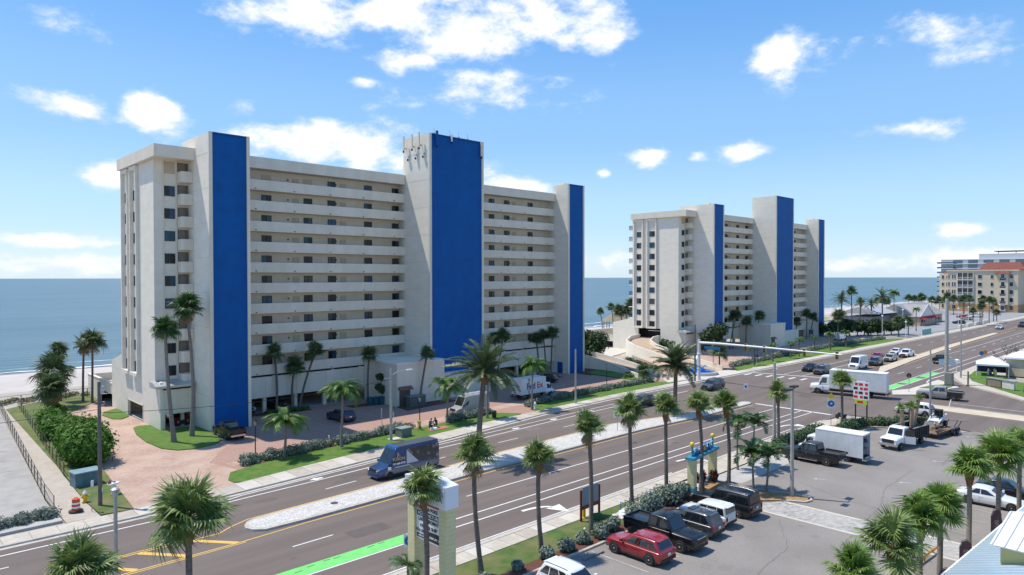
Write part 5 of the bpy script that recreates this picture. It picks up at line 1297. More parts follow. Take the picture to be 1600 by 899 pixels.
for i, (x, y, pm) in enumerate(((300, 92, P_GREY), (306, 92, P_SILVER), (312, 92, P_BLACK), (322, 74, P_NAVY), (371, 84, P_LRED), (380, 80, P_WHITE), (390, 82, P_GREY), (352, 78, P_SILVER), (286, 94, P_WHITE))):
    car(['grey car in the far car park behind the hedge trees', 'silver car in the far car park behind the hedge trees', 'black car in the far car park near the restaurant', 'blue car before the restaurant awning', 'red car in the hotel car park', 'white car in the hotel car park', 'dark grey car in the hotel car park', 'silver car between restaurant and hotel', 'white car among the far date palms'][i],
        x, y, 90, pm, 'suv', 4.6, 1.85, 1.6, 'car', GP)

# --- big vans and trucks -------------------------------------------------------
lettering_white = mat('lettering_white', (.8, .8, .8), .6); gold = mat('lettering_gold', (.45, .36, .2), .5)
van = car('tall dark blue wrapped panel van driving on the far lanes', 38.35, 55.25, 180, P_BLUE, 'van', 7.2, 2.02, 2.75, 'van', z=0, name='panel_van', rim=rim_dk, plate=False)
# wrap: grey lower body, black photo panel with a pale folded corner (left side faces the camera: +y after the turn)
P_WRAP = paint('wrap_slate', (.075, .09, .115), .35)
w = 1.01
MB().extr([(-3.5, .42), (3.0, .42), (2.7, .85), (-3.5, .80)], 'y', w + .004, w + .012).build('lower_wrap', P_WRAP, van)
MB().extr([(-3.52, 2.50), (.35, 2.50), (-1.0, 1.20), (-3.52, .95)], 'y', w - .13, w + .006).build('photo_wrap', mat('photo_wrap', (.035, .035, .038), .4, (.20, .19, .18), 1.6, contrast=(.5, .62)), van)
MB().extr([(.36, 2.44), (.36, 1.12), (-1.05, 1.12)], 'y', w - .12, w + .010).build('folded_corner', mat('fold_silver', (.46, .47, .49), .4), van)
MB().box(-3.55, 1.0, -.80, .80, 2.74, 2.845).build('roof_wrap', P_WRAP, van)
MB().box(1.02, 1.5, -.80, .80, 2.72, 2.835).build('roof_front', paint('sky_blue', (.015, .13, .40)), van)
text('lettering', 'FUSION', .40, gold, van, facing((1.25, w - .02, 1.72), (-1, 0, 0), (0, -.07, 1)), .02)
text('lettering', '727-888-0702', .26, lettering_white, van, facing((1.25, w + .006, 1.30), (-1, 0, 0)), .012)
text('lettering', 'www.fusioncabinets.com', .17, lettering_white, van, facing((.9, w + .006, 1.0), (-1, 0, 0)), .012)
text('lettering', 'JL', .5, gold, van, facing((1.25, w - .06, 2.12), (-1, 0, 0), (0, -.1, 1)), .02)
MB().box(2.15, 2.5, w + .002, w + .016, .86, 1.16).build('white_square', lettering_white, van)
sv = car('silver panel van with roof rack parked in the yard', 61.6, 72.9, 180, P_SILVER, 'van', 6.0, 2.0, 2.6, 'van', name='panel_van', rim=rim_m, plate=False)
rk = MB()
for s in (-.7, .7): rk.tube([(1.0, s, 2.75), (-2.8, s, 2.75)], .03, 5)
for xx in (1.0, .1, -.9, -1.9, -2.8): rk.tube([(xx, -.72, 2.6), (xx, -.72, 2.76), (xx, .72, 2.76), (xx, .72, 2.6)], .025, 5)
for s in (-.25, .25): rk.tube([(1.2, s, 2.85), (-2.6, s, 2.85)], .03, 5)
for k in range(12): rk.tube([(1.0 - .3 * k, -.25, 2.85), (1.0 - .3 * k, .25, 2.85)], .018, 4)
rk.build('roof_rack', whitemetal, sv)
wv = car('white high roof van at the head of the median lane queue', 149.5, 52.3, 180, P_WHITE, 'van', 6.0, 2.05, 2.7, 'van', GQ2, name='panel_van', plate=False, z=0)

def box_truck(name, label, x, y, heading, L, W, Hbox, cabL, zf=.95, pm=P_WHITE, z=0., cabH=2.3, cat='truck', hood=True, boxm=None, open_rear=False):
    r = root(name, (x, y, z), R(heading), label, cat)
    a = L / 2; w = W / 2
    x1 = a - cabL
    boxm = boxm or mat('box_white', (.72, .73, .73), .45, (.66, .67, .67), 1.2)
    if open_rear:
        b = MB().box(-a, x1, w - .06, w, zf, Hbox).box(-a, x1, -w, -w + .06, zf, Hbox).box(-a, x1, -w + .06, w - .06, Hbox - .08, Hbox).box(x1 - .06, x1, -w + .06, w - .06, zf, Hbox - .08)
        b.build('box', boxm, r); MB().box(-a, x1 - .06, -w + .061, w - .061, zf - .1, zf + .02).build('floor', trim_m, r)
        fr = MB().box(-a - .03, -a, w - .12, w + .01, zf - .25, Hbox).box(-a - .03, -a, -w - .01, -w + .12, zf - .25, Hbox).box(-a - .03, -a, -w, w, Hbox - .14, Hbox + .01); fr.build('rear_frame', whitemetal, r)
        MB().box(-a - .35, -a - .02, -w, w, zf - .22, zf - .14).build('step', steel, r)
        rr = random.Random(3); cols = [mat('cargo_orange', (.45, .09, .03), .6), mat('cargo_blue', (.03, .06, .14), .6), mat('cargo_grey', (.2, .2, .2), .6)]
        for k in range(14):
            cx = rr.uniform(-a + .1, -a + 1.8); cy = rr.uniform(-w + .25, w - .25); s = rr.uniform(.12, .28); cz = zf + rr.uniform(.2, 1.6)
            MB().lathe([(s * .7, -s), (s, -s * .3), (s, s * .5), (s * .5, s)], 8, (cx, cy, cz)).build('equipment', rr.choice(cols), r)
        for zz in (zf + .7, zf + 1.3): MB().box(-a + .1, x1 - .1, w - .5, w - .08, zz, zz + .04).box(-a + .1, x1 - .1, -w + .08, -w + .5, zz, zz + .04).build('shelf', steel, r)
    else:
        b = MB().box(-a, x1, -w, w, zf, Hbox); b.build('box', boxm, r)
        MB().box(-a - .02, -a + .0, -w + .12, w - .12, zf + .1, Hbox - .18).build('roller_door', mat('roller_white', (.66, .67, .67), .5), r)
        MB().box(-a - .25, -a - .02, -w, w, zf - .45, zf - .3).build('bumper_step', blackmetal, r)
    tr = MB().box(-a - .01, x1 + .012, -w - .015, w + .015, Hbox - .06, Hbox + .02); tr.build('roof_rail', whitemetal, r)
    MB().box(-a + .02, x1 + .01, -w - .012, w + .012, zf - .08, zf - .001).build('box_sill', steel if hood else trim_m, r)
    for s in (-1, 1):
        n = int((x1 + a) / .6)
        for i in range(1, n): MB().cbox(-a + (x1 + a) * i / n, s * (w + .003), (zf + Hbox) / 2, .02, .008, Hbox - zf - .12).build('panel_rib', boxm, r)
    MB().box(-a + .3, a - .5, -.45, .45, .5, .75).build('chassis', trim_m, r)
    # cab
    if hood:
        hx = cabL * .46
        bm = loft([ring(x1 + .03, .60, 1.2, 1.72, w * .92, w * .94, w * .90), ring(x1 + cabL - hx, .60, 1.2, 1.70, w * .92, w * .94, w * .86), ring(a - .12, .65, 1.15, 1.56, w * .86, w * .88, w * .72), ring(a, .75, 1.1, 1.30, w * .80, w * .82, w * .64)])
        gm, F = gh_box(x1 + cabL - hx + .1, x1 + cabL - hx - .32, x1 + .06, x1 + .04, 1.62, cabH, w * .92, w * .82, .1)
    else:
        bm = loft([ring(x1 + .03, .5, .9, 1.2, w * .92, w * .94, w * .9), ring(a - .5, .5, .9, 1.15, w * .92, w * .94, w * .88), ring(a - .05, .55, .85, 1.0, w * .86, w * .9, w * .8), ring(a, .6, .8, .9, w * .8, w * .84, w * .7)])
        gm, F = gh_box(a - .55, a - 1.0, x1 + .06, x1 + .04, 1.1, cabH, w * .92, w * .8, .1)
    bm.add(gm.v, gm.f); bm.build('cab', pm, r, 38)
    patch((.08, .92, .12, .86), F['front']).build('windscreen', cglass, r)
    patch((.25, .90, .16, .82, .25, .74), F['left']).build('side_window', cglass, r); patch((.10, .75, .16, .82, .26, .75), F['right']).build('side_window', cglass, r)
    MB().box(a - .03, a + .02, -w * .45, w * .45, .72, 1.05).build('grille', trim_m, r); MB().box(a - .15, a + .10, -w * .85, w * .85, .42, .64).build('front_bumper', chrome if hood else trim_m, r)
    for s in (-1, 1):
        MB().box(a - .22, a - .02, s * w * .66 - .14, s * w * .66 + .14, .80, 1.0).build('headlamp', lampw, r)
        MB().box(-a - .03, -a + .02, s * w * .86 - .1, s * w * .86 + .1, zf - .32, zf - .12).build('tail_lamp', lampr, r)
        MB().box(x1 + cabL * .42, x1 + cabL * .42 + .1, s * (w + .02) - .02, s * (w + .2) + .02, 1.5, 1.95).build('mirror', trim_m, r)
    fr_, rr_ = a - cabL * (.42 if hood else .45), -a + L * .24
    for xx, rad, in ((fr_, .46 if hood else .38), (rr_, .46 if hood else .38)):
        for s in (-1, 1):
            inst('wheel_arch', cached(('tarch', rad), lambda: MB().lathe([(rad * 1.22, -.1), (rad * 1.22, .01), (rad * .5, .01)], 18, axis='y').mesh('wheel_arch')), trim_m, r, (xx, s * (w * (.92 if xx > 0 else .98)), rad + .03), (0, 0, 0 if s > 0 else math.pi))
            wheel(r, xx, s * (w - .16), rad, .30, s, rim_m)
    if hood:
        for s in (-1, 1): MB().lathe([(.28, -.55), (.30, -.5), (.30, .5), (.28, .55)], 12, (x1 + .75, s * (w - .32), .72), 'x').build('fuel_tank', chrome, r)
    return r
fx = box_truck('delivery_truck', 'white parcel delivery truck with purple and red lettering in the yard', 77.3, 75.6, 0, 7.6, 2.25, 3.25, 2.2, zf=.85, cabH=2.2, z=.03, hood=False)
fed = mat('letter_purple', (.045, .02, .13), .5); exm = mat('letter_red', (.60, .04, .03), .5)
text('lettering', 'Fed', 1.35, fed, fx, facing((-1.75, -1.135, 2.05), (1, 0, 0)), .006); text('lettering', 'Ex', 1.35, exm, fx, facing((.20, -1.135, 2.05), (1, 0, 0)), .006)
text('lettering', 'Fed', .52, fed, fx, facing((-3.83, .34, 2.25), (0, -1, 0)), .006); text('lettering', 'Ex', .52, exm, fx, facing((-3.83, -.38, 2.25), (0, -1, 0)), .006)
bx = box_truck('box_truck', 'long white box truck turning across the junction', 114.9, 41.6, 99, 11.2, 2.5, 4.0, 3.0, zf=1.15, cabH=2.95)
wb = box_truck('box_van', 'white box van with open rear door beside the black pickup', 74.2, 28.4, 90, 6.6, 2.15, 2.95, 1.9, zf=.62, cabH=2.1, z=.02, hood=False, open_rear=True)
MB().box(-1.9, -1.65, 1.078, 1.085, .85, 1.05).build('vent', darkm, wb)
# --- dump truck with lifted palms, trailer, skid steer
dt = root('dump_truck', (85.0, 24.9, .02), R(172), 'white crew cab dump truck with open door and black load bed', 'truck')
bm = loft([ring(.2, .6, 1.05, 1.42, .95, 1.0, .96), ring(1.9, .6, 1.05, 1.40, .95, 1.0, .94), ring(3.2, .6, 1.0, 1.34, .93, .98, .86), ring(3.45, .7, .98, 1.15, .88, .92, .74)])
gm, F = gh_box(1.95, 1.45, .3, .22, 1.35, 2.25, .95, .82, .09); bm.add(gm.v, gm.f); bm.build('cab', P_WHITE, dt, 38)
patch((.08, .92, .12, .88), F['front']).build('windscreen', cglass, dt)
for s, f in ((1, 'left'), (-1, 'right')):
    us = [(.08, .45, .10, .45), (.52, .92, .52, .74)]
    for u0, u1, t0, t1 in us:
        q = (u0, u1, .16, .84, t0, t1) if s > 0 else (1 - u1, 1 - u0, .16, .84, 1 - t1, 1 - t0)
        patch(q, F[f]).build('side_window', cglass, dt)
MB().box(3.42, 3.50, -.62, .62, .78, 1.16).build('grille', trim_m, dt); MB().box(3.3, 3.62, -1.0, 1.0, .48, .72).build('front_bumper', chrome, dt)
for s in (-1, 1): MB().box(3.28, 3.46, s * .78 - .14, s * .78 + .14, .88, 1.12).build('headlamp', lampw, dt)
od = MB().box(0, 1.05, -.05, .05, .62, 1.42); o = od.build('open_door', P_WHITE, dt, 0); o.location = (1.75, 1.0, 0); o.rotation_euler = (0, 0, R(118))
MB().box(.1, .95, -.03, .03, 1.42, 2.1).box(0.02, 1.03, -.04, .04, 2.06, 2.14).build('door_window', cglass, o)
MB().lathe([(.17, .052), (.17, .062)], 14, (.5, 0, 1.05), 'y').build('door_emblem', mat('emblem_dark', (.05, .05, .06), .5), o)
for xx in (2.55, -2.3):
    for s in (-1, 1): wheel(dt, xx, s * .92, .42, .30, s, rim_m)
bd = MB().box(-3.9, .05, -1.12, 1.12, .85, .98)
for s in (-1, 1): bd.box(-3.9, .05, s * 1.10 - .03, s * 1.10 + .03, .98, 2.05)
bd.box(.0, .08, -1.12, 1.12, .98, 2.15).box(-3.93, -3.87, -1.1, 1.1, .98, 1.9); bd.build('load_bed', mat('bed_black', (.022, .02, .02), .7), dt)
for s in (-1, 1):
    for k in range(9): MB().cbox(-3.7 + .45 * k, s * 1.16, 1.5, .07, .06, 1.1).build('bed_rib', MATS['bed_black'], dt)
MB().box(-3.95, .1, 1.06, 1.2, 2.05, 2.12).box(-3.95, .1, -1.2, -1.06, 2.05, 2.12).build('bed_rail', steel, dt)
tw = mat('cut_trunk', (.36, .25, .17), .95, (.46, .34, .24), 4, bump=.7, bscale=10)
for i, (lx, ly, tx, ty, tz, lab) in enumerate(((-.8, -.3, -.1, -.2, 4.0, 'leftmost cut palm log standing in the dump truck'), (-1.7, .2, -1.1, .5, 4.2, 'middle cut palm log standing in the dump truck'), (-2.6, -.2, -2.7, .5, 5.0, 'tallest rightmost cut palm log standing in the dump truck'))):
    M_ = dt.matrix_basis if False else Matrix.Translation((85.0, 24.9, .02)) @ Matrix.Rotation(R(172), 4, 'Z')
    p0 = M_ @ Vector((lx, ly, 1.0)); p1 = M_ @ Vector((tx, ty, tz))
    q = root('palm_log', p0, 0, lab, 'palm log', 'palm logs on the dump truck')
    d = p1 - p0
    MB().tube([(0, 0, 0), tuple(d * .5), tuple(d)], [.26, .22, .2], 9).build('trunk', tw, q, 60)
    inst('leaf_tuft', crown_mesh('y', 9, i), None, q, tuple(d), (0, 0, i), (.75, .75, .9))
tl = root('equipment_trailer', (93.6, 23.5, .02), R(172), 'flat twin axle trailer hitched behind the dump truck', 'trailer')
MB().box(-2.9, 2.9, -1.0, 1.0, .55, .66).build('deck', mat('trailer_wood', (.20, .13, .085), .9), tl); MB().box(-2.9, 2.9, .98, 1.06, .5, .75).box(-2.9, 2.9, -1.06, -.98, .5, .75).build('side_rail', blackmetal, tl)
for xx in (-1.0, -1.95):
    for s in (-1, 1): wheel(tl, xx, s * 1.2, .36, .24, s, rim_m)
for s in (-1, 1): MB().extr([(-2.5, .42), (-2.4, .85), (-.6, .85), (-.45, .42), (-.6, .75), (-2.4, .75)], 'y', s * 1.2 - .15, s * 1.2 + .15).build('fender', blackmetal, tl)
rmp = MB()
for s in (-.7, .7): rmp.tube([(-2.9, s - .2, .62), (-4.0, s - .2, 1.35)], .05, 5).tube([(-2.9, s + .2, .62), (-4.0, s + .2, 1.35)], .05, 5); [rmp.tube([(-2.9 - .22 * k, s - .2, .62 + .146 * k), (-2.9 - .22 * k, s + .2, .62 + .146 * k)], .03, 4) for k in range(6)]
rmp.build('loading_ramps', blackmetal, tl); MB().tube([(2.9, .5, .6), (4.0, 0, .55), (2.9, -.5, .6)], .05, 5).build('drawbar', blackmetal, tl)
for k in range(8):
    rr = random.Random(k); y0 = rr.uniform(-.7, .7); MB().tube([(rr.uniform(.2, 2.6), y0, .75 + .08 * k), (rr.uniform(-.8, .4), y0 + rr.uniform(-.3, .3), .8 + .1 * k)], .06, 5).build('lumber', tw if k % 2 else MATS['trailer_wood'], tl)
sk = root('skid_steer', (95.6, 24.2, .70), R(172), 'white skid steer loader standing on the trailer', 'loader')
MB().extr([(-1.1, .35), (.9, .35), (1.0, .75), (.35, 1.0), (-1.1, 1.25)], 'y', -.5, .5).build('body', P_WHITE, sk)
cg = MB()
for sx in (-.45, .55):
    for sy in (-.46, .46): cg.tube([(sx, sy, .9), (sx * .8, sy, 2.0)], .045, 5)
cg.box(-.5, .5, -.52, .52, 1.95, 2.05); [cg.box(-.42, .42, s * .5 - .012, s * .5 + .012, 1.0 + .22 * k, 1.05 + .22 * k) for k in range(4) for s in (-1, 1)]; cg.box(-.46, -.40, -.45, .45, .9, 1.95)
cg.build('cab_cage', trim_m, sk)
for s in (-1, 1): MB().tube([(-1.05, s * .62, 1.45), (.2, s * .62, 1.05), (1.35, s * .62, .45)], [.1, .11, .08], 6).build('lift_arm', P_WHITE, sk)
MB().extr([(1.3, .1), (1.9, .1), (1.35, .65)], 'y', -.8, .8).build('bucket', trim_m, sk)
for xx in (-.65, .55):
    for s in (-1, 1): wheel(sk, xx, s * .66, .36, .28, s, rim_m)
# motorbike by the corner hedge
mc = root('motorcycle', (93.8, 34.9, .12), R(60), 'black motorcycle parked by the corner hedge and bike sign', 'motorcycle')
for xx in (-.7, .7): wheel(mc, xx, 0, .31, .14, 1, rim_dk)
MB().extr([(-.8, .6), (-.3, .35), (.35, .35), (.5, .8), (.1, .95), (-.4, .78), (-.9, .85)], 'y', -.14, .14).build('frame', P_BLACK, mc, 30)
MB().tube([(.7, 0, .31), (.5, 0, .95)], .05, 6).tube([(.45, -.38, 1.02), (.5, 0, .98), (.45, .38, 1.02)], .025, 6).build('fork_and_bars', chrome, mc); MB().lathe([(.02, -.1), (.11, -.06), (.11, .04), (.08, .08)], 10, (.6, 0, .85), 'x').build('headlamp', lampw, mc)
MB().box(-.75, -.35, -.3, .3, .55, .85).build('pannier', P_BLACK, mc)
# ================================================================ street furniture, signs, smaller buildings
wood_pole = mat('wood_pole', (.13, .11, .095), .95, (.19, .165, .145), 3, stretch=(6, 6, 1), bump=.4, bscale=6)
conc_pole = mat('concrete_pole', (.36, .345, .31), .9, (.43, .41, .375), 2)
sign_white = mat('sign_white', (.78, .79, .80), .5); sign_blue = mat('sign_blue', (.02, .14, .38), .5); sign_yellow = mat('sign_yellow', (.80, .58, .03), .5)
teal = mat('paint_teal', (.03, .27, .40), .5); cream = mat('paint_cream', (.68, .62, .34), .8, (.62, .56, .30), 2)
black_s = mat('sign_black', (.025, .025, .028), .6); red_s = mat('sign_red', (.55, .03, .03), .6)

# --- fences
def chain_fence(label, pts, h, group, m=blackmetal, z=.06, mesh_step=.14):
    c = pts[0]; r = root('chain_link_fence', (c[0], c[1], z), 0, label, 'fence', group)
    L = [(p[0] - c[0], p[1] - c[1]) for p in pts]; net = MB()
    for (x0, y0), (x1, y1) in zip(L, L[1:]):
        d = math.hypot(x1 - x0, y1 - y0); n = max(1, int(d / 2.6)); ux, uy = (x1 - x0) / d, (y1 - y0) / d
        for i in range(n + 1):
            t = i / n; MB().tube([(x0 + (x1 - x0) * t, y0 + (y1 - y0) * t, -.1), (x0 + (x1 - x0) * t, y0 + (y1 - y0) * t, h + .04)], .035, 6).build('post', m, r)
        for zz in (h, .06): MB().tube([(x0, y0, zz), (x1, y1, zz)], .022, 5).build('rail', m, r)
        k = -h
        while k < d:
            for sg in (1, -1):
                a0, a1 = max(0, k), min(d, k + h)
                if a1 - a0 < .05: continue
                z0, z1 = (a0 - k, a1 - k) if sg > 0 else (h - (a0 - k), h - (a1 - k))
                p = [(x0 + ux * a0, y0 + uy * a0, z0), (x0 + ux * a1, y0 + uy * a1, z1)]
                net.v += [(p[0][0], p[0][1], p[0][2] - .006), (p[0][0], p[0][1], p[0][2] + .006), (p[1][0], p[1][1], p[1][2] + .006), (p[1][0], p[1][1], p[1][2] - .006)]
                b_ = len(net.v) - 4; net.f.append((b_, b_ + 1, b_ + 2, b_ + 3))
            k += mesh_step
    o = net.build('wire_mesh', m, r); o['kind'] = 'stuff'
    return r
chain_fence('black chain link fence beside the old concrete car park', [(11.35, 65.6), (11.45, 70), (14.75, 122.6)], 1.25, 'chain link fences at the footpath')
chain_fence('black chain link fence against the sea grape bush', [(14.1, 76.7), (15.4, 98), (17.0, 123.3)], 1.25, 'chain link fences at the footpath')
bf = root('beach_fence', (6, 124.4, 0), 0, 'post and rail fence between lawn and sandy beach', 'fence')
for i in range(12): MB().tube([(i * 2.9, i * .12, -.2), (i * 2.9, i * .12, 1.5)], .06, 6).build('post', wood_pole, bf)
for zz in (1.45, .8): MB().tube([(-1, 0, zz), (32, 1.3, zz)], .03, 5).build('rail', wood_pole, bf)
rf = root('ramp_fence', (118, 82, 0), 0, 'black picket fence between the two curved ramps', 'fence')
for i in range(46): MB().cbox(-4 + i * .28, -5.5 + i * .36, .75, .04, .04, 1.3).build('picket', blackmetal, rf)
MB().tube([(-4, -5.5, 1.38), (8.9, 11.06, 1.38)], .03, 4).build('rail', blackmetal, rf)

# --- poles and lamps
def pole(name, label, x, y, h, r0, r1, m, cat='pole', z=.1, group=None):
    r = root(name, (x, y, z), 0, label, cat, group); MB().tube([(0, 0, -.1), (0, 0, h)], [r0, r1], 10).build('shaft', m, r, 60); return r
up = pole('utility_pole', 'bare wooden utility pole standing by the blue green cabinet', 14.42, 64.6, 10.3, .17, .13, wood_pole)
MB().cbox(.2, 0, 9.6, .3, .3, .6).build('junction_box', steel, up); MB().cbox(.12, -.16, 1.3, .05, .03, .4).build('notice', sign_white, up)
sl = pole('street_light', 'concrete street light with one arm in front of the near block', 44.66, 66.9, 8.3, .17, .12, conc_pole, 'street light')
MB().tube([(0, 0, 7.5), (.8, -.25, 7.95), (1.9, -.5, 8.05)], .05, 6).build('arm', steel, sl); MB().cbox(2.2, -.57, 8.06, .75, .3, .14).build('lamp_head', whitemetal, sl)
MB().tube([(0, 0, 7.1), (-.9, 0, 7.3)], .05, 6).build('rear_arm', steel, sl); MB().lathe([(.12, -.3), (.12, .2), (.05, .3)], 8, (.22, -.1, 3.0)).build('meter', steel, sl)
wire = MB()
def cat_wire(p, q, sag):
    P0, P1 = Vector(p), Vector(q); pts = []
    for i in range(17):
        t = i / 16; v = P0.lerp(P1, t); v.z -= sag * 4 * t * (1 - t); pts.append(tuple(v))
    return MB().tube(pts, .022, 4)
tag(cat_wire((14.42, 64.6, 7.8), (44.66, 66.9, 7.2), .7).build('overhead_wire', blackmetal), 'thin overhead wire from the wooden pole to the street light', 'wire')
tag(cat_wire((14.42, 64.6, 8.1), (-40, 70, 8.6), .8).build('overhead_wire', blackmetal), 'thin overhead wire leaving the wooden pole to the left', 'wire')
lp = pole('lamp_post', 'pale grey round lamp post at the lower left on the near side', 8.66, 36.0, 8.7, .10, .085, steel, 'lamp post')
MB().lathe([(.13, 8.65), (.13, 8.9), (.2, 8.92), (.2, 8.98), (.1, 9.05)], 12).build('lamp_head', steel, lp)
def lantern(label, x, y, h=3.9):
    r = root('lantern_post', (x, y, .1), 0, label, 'lamp post', 'black lantern posts in the yard')
    MB().lathe([(.16, -.1), (.16, .25), (.09, .4), (.06, .6), (.05, h - .5), (.09, h - .45)], 10).build('post', blackmetal, r)
    MB().lathe([(.08, h - .45), (.17, h - .05), (.17, h)], 8).build('lantern', mat('lantern_glass', (.30, .29, .25), .2), r); MB().lathe([(.21, h), (.06, h + .18), (.02, h + .28)], 8).build('cap', blackmetal, r)
lantern('black lantern post at the drive entrance beside the silver hedge', 29.9, 70.0); lantern('black lantern post beside the digging workers', 50.5, 69.3)
lantern('black lantern post in front of the delivery truck', 71.2, 70.6); lantern('black lantern post right of the delivery truck on the lawn', 92.5, 73.0); lantern('black lantern post by the foot of the nearer ramp', 114.5, 73.5)
lantern('black lantern post beside the blue fountain', 129.5, 74.0); lantern('black lantern post farthest along the second yard', 150, 74.5)
pole('utility_pole', 'plain concrete pole at the kerb right of the delivery truck', 77.7, 67.2, 8.1, .16, .12, conc_pole)
pole('utility_pole', 'tall dark wooden pole by the traffic signal mast', 109.8, 66.4, 10.3, .17, .13, wood_pole)
cp = pole('utility_pole', 'concrete pole at the near kerb behind the palm clump', 75.3, 35.3, 9.2, .18, .14, conc_pole); MB().cbox(.3, 0, 8.4, .5, .25, .12).build('sensor', whitemetal, cp)
pole('utility_pole', 'thick concrete pole on the corner island', 138.2, 33.6, 15.1, .34, .26, conc_pole); pole('utility_pole', 'thin tall grey pole right of the corner island', 148.6, 33.8, 12.1, .16, .10, steel)
pole('utility_pole', 'slender pale pole behind the loaded dump truck', 103.0, 26.9, 9.2, .13, .09, steel)
tp = pole('lamp_post', 'concrete lamp post with twin flat heads in the car park island', 58.0, 25.6, 9.3, .17, .12, conc_pole, 'lamp post')
MB().tube([(-.2, 0, 9.25), (.5, 0, 9.3)], .05, 6).build('bracket', blackmetal, tp)
for s, (dx, dy) in ((1, (-1.0, -.1)), (2, (1.0, .3))): MB().cbox(dx, dy, 9.35, .85, .5, .14).build('lamp_head', trim_m, tp)
for i, (x, y, h) in enumerate(((232, 74, 8), (262, 77, 9), (233, 67.6, 6), (297, 68.5, 8.5), (312, 68.6, 8.5), (330, 68, 8), (345, 68.4, 8), (360, 67.6, 8))):
    q = pole('lamp_post', ORD[i] + ' white globe lamp post of those in the far car park', x, y, h * .8, .09, .07, whitemetal, 'lamp post', group='white lamp posts in the far car park'); MB().lathe([(.05, h * .8), (.3, h * .8 + .2), (.3, h * .8 + .4), (.1, h * .8 + .6)], 8).build('globe', sign_white, q)

# --- traffic signal
ts = root('traffic_signal_mast', (111.5, 66.6, .12), 0, 'white signal mast with a long arm over the road', 'traffic signal')
MB().tube([(0, 0, 0), (0, 0, 7.5)], [.32, .24], 14).build('mast', whitemetal, ts, 60); MB().lathe([(.34, 4.6), (.38, 4.7), (.38, 4.9), (.34, 5.0)], 14).build('collar', whitemetal, ts)
MB().tube([(0, 0, 6.9), (-.3, -4, 7.0), (-1.1, -14, 7.0), (-2.2, -26, 6.9)], [.24, .21, .16, .10], 12).build('arm', whitemetal, ts, 60)
def head(y, name='signal_head'):
    x = -2.2 * (-y / 26); o = MB().cbox(x + .25, y, 6.75, .22, .42, 1.25).build(name, mat('signal_yellow', (.55, .38, .03), .6), ts)
    MB().cbox(x + .37, y, 6.75, .02, .36, 1.15).build('back_plate', black_s, o)
    for k, m in enumerate((mat('lens_red', (.12, .01, .01), .3), mat('lens_amber', (.14, .08, .01), .3), mat('lens_green', (.01, .09, .04), .3))):
        MB().lathe([(.14, .135), (.14, .15), (.05, .16)], 10, (x + .25 - .26, y, 7.15 - .4 * k), 'x').build('lens', m, o)
    for k in range(3): MB().lathe([(.15, 0), (.15, .2)], 10, (x - .06, y, 7.15 - .4 * k), 'x').build('visor', black_s, o)
for y in (-9.5, -13.0, -20.0, -25.2): head(y)
MB().cbox(.42, -2.4, 6.0, .05, 3.2, .55).build('street_name_panel', sign_blue, ts)
cb = root('control_cabinet', (137.0, 32.9, .13), 0, 'tall grey traffic control cabinet on the corner island', 'cabinet'); MB().cbox(0, 0, 1.15, 1.4, 1.1, 2.1).build('body', mat('cabinet_grey', (.22, .22, .20), .7), cb); MB().cbox(0, 0, .06, 1.7, 1.4, .12).build('base', trim_m, cb); MB().cbox(-.71, 0, 1.2, .03, .9, 1.8).build('door', MATS['cabinet_grey'], cb)

# --- small things at the lower left
ub = root('electrical_cabinet', (14.9, 72.2, .1), R(6), 'blue green metal utility cabinet on the grass by the drive', 'cabinet')
cabm = mat('cabinet_blue_green', (.075, .145, .165), .6, (.10, .185, .205), 1.5)
MB().box(-1.0, 1.15, -.75, .75, 0, 1.2).build('body', cabm, ub); MB().box(-1.08, 1.23, -.83, .83, 1.2, 1.3).build('lid', mat('cabinet_lid', (.17, .27, .29), .5, (.22, .33, .35), 2), ub)
for k in range(3): MB().box(-.95 + k * .7, -.33 + k * .7, -.775, -.752, .1, 1.12).build('door', cabm, ub)
hy = root('fire_hydrant', (13.7, 66.4, .1), 0, 'yellow fire hydrant with white bonnet beside the striped barrel', 'hydrant')
yel = mat('hydrant_yellow', (.70, .45, .02), .5)
MB().lathe([(.26, 0), (.26, .08), (.15, .1), (.15, .62), (.2, .64), (.2, .70)], 12).build('barrel', yel, hy, 40); MB().lathe([(.19, .70), (.17, .82), (.07, .92), (.05, .98)], 12).build('bonnet', sign_white, hy, 40)
MB().lathe([(.09, -.3), (.09, .3)], 10, (0, 0, .48), 'x').lathe([(.11, -.28), (.11, 0)], 10, (0, 0, .45), 'y').build('nozzles', yel, hy)
ba = root('traffic_barrel', (12.6, 64.2, .13), 0, 'orange traffic barrel with white bands on the footpath corner', 'barrel')
org = mat('barrel_orange', (.62, .085, .015), .5)
zs = [0, .12, .3, .42, .60, .72, .95, 1.02]
MB().lathe([(.52, -.02), (.52, .08), (.33, .1)], 18).build('rubber_base', trim_m, ba)
for i, (z0, z1, m) in enumerate(((.08, .28, org), (.28, .42, sign_white), (.42, .60, org), (.60, .74, sign_white), (.74, 1.0, org))): MB().lathe([(.33 - .05 * z0, z0), (.33 - .05 * z1, z1)], 18).build('band', m, ba, 40)
MB().tube([(-.12, 0, 1.0), (-.1, 0, 1.1), (.1, 0, 1.1), (.12, 0, 1.0)], .025, 6).build('handle', org, ba)
sp = root('sign_post', (13.55, 63.4, .1), R(40), 'thin post with small white sign beside the barrel', 'sign'); MB().tube([(0, 0, 0), (0, 0, 2.5)], .035, 6).build('post', conc_pole, sp); MB().cbox(0, -.05, 2.25, .3, .02, .5).build('plate', sign_white, sp)
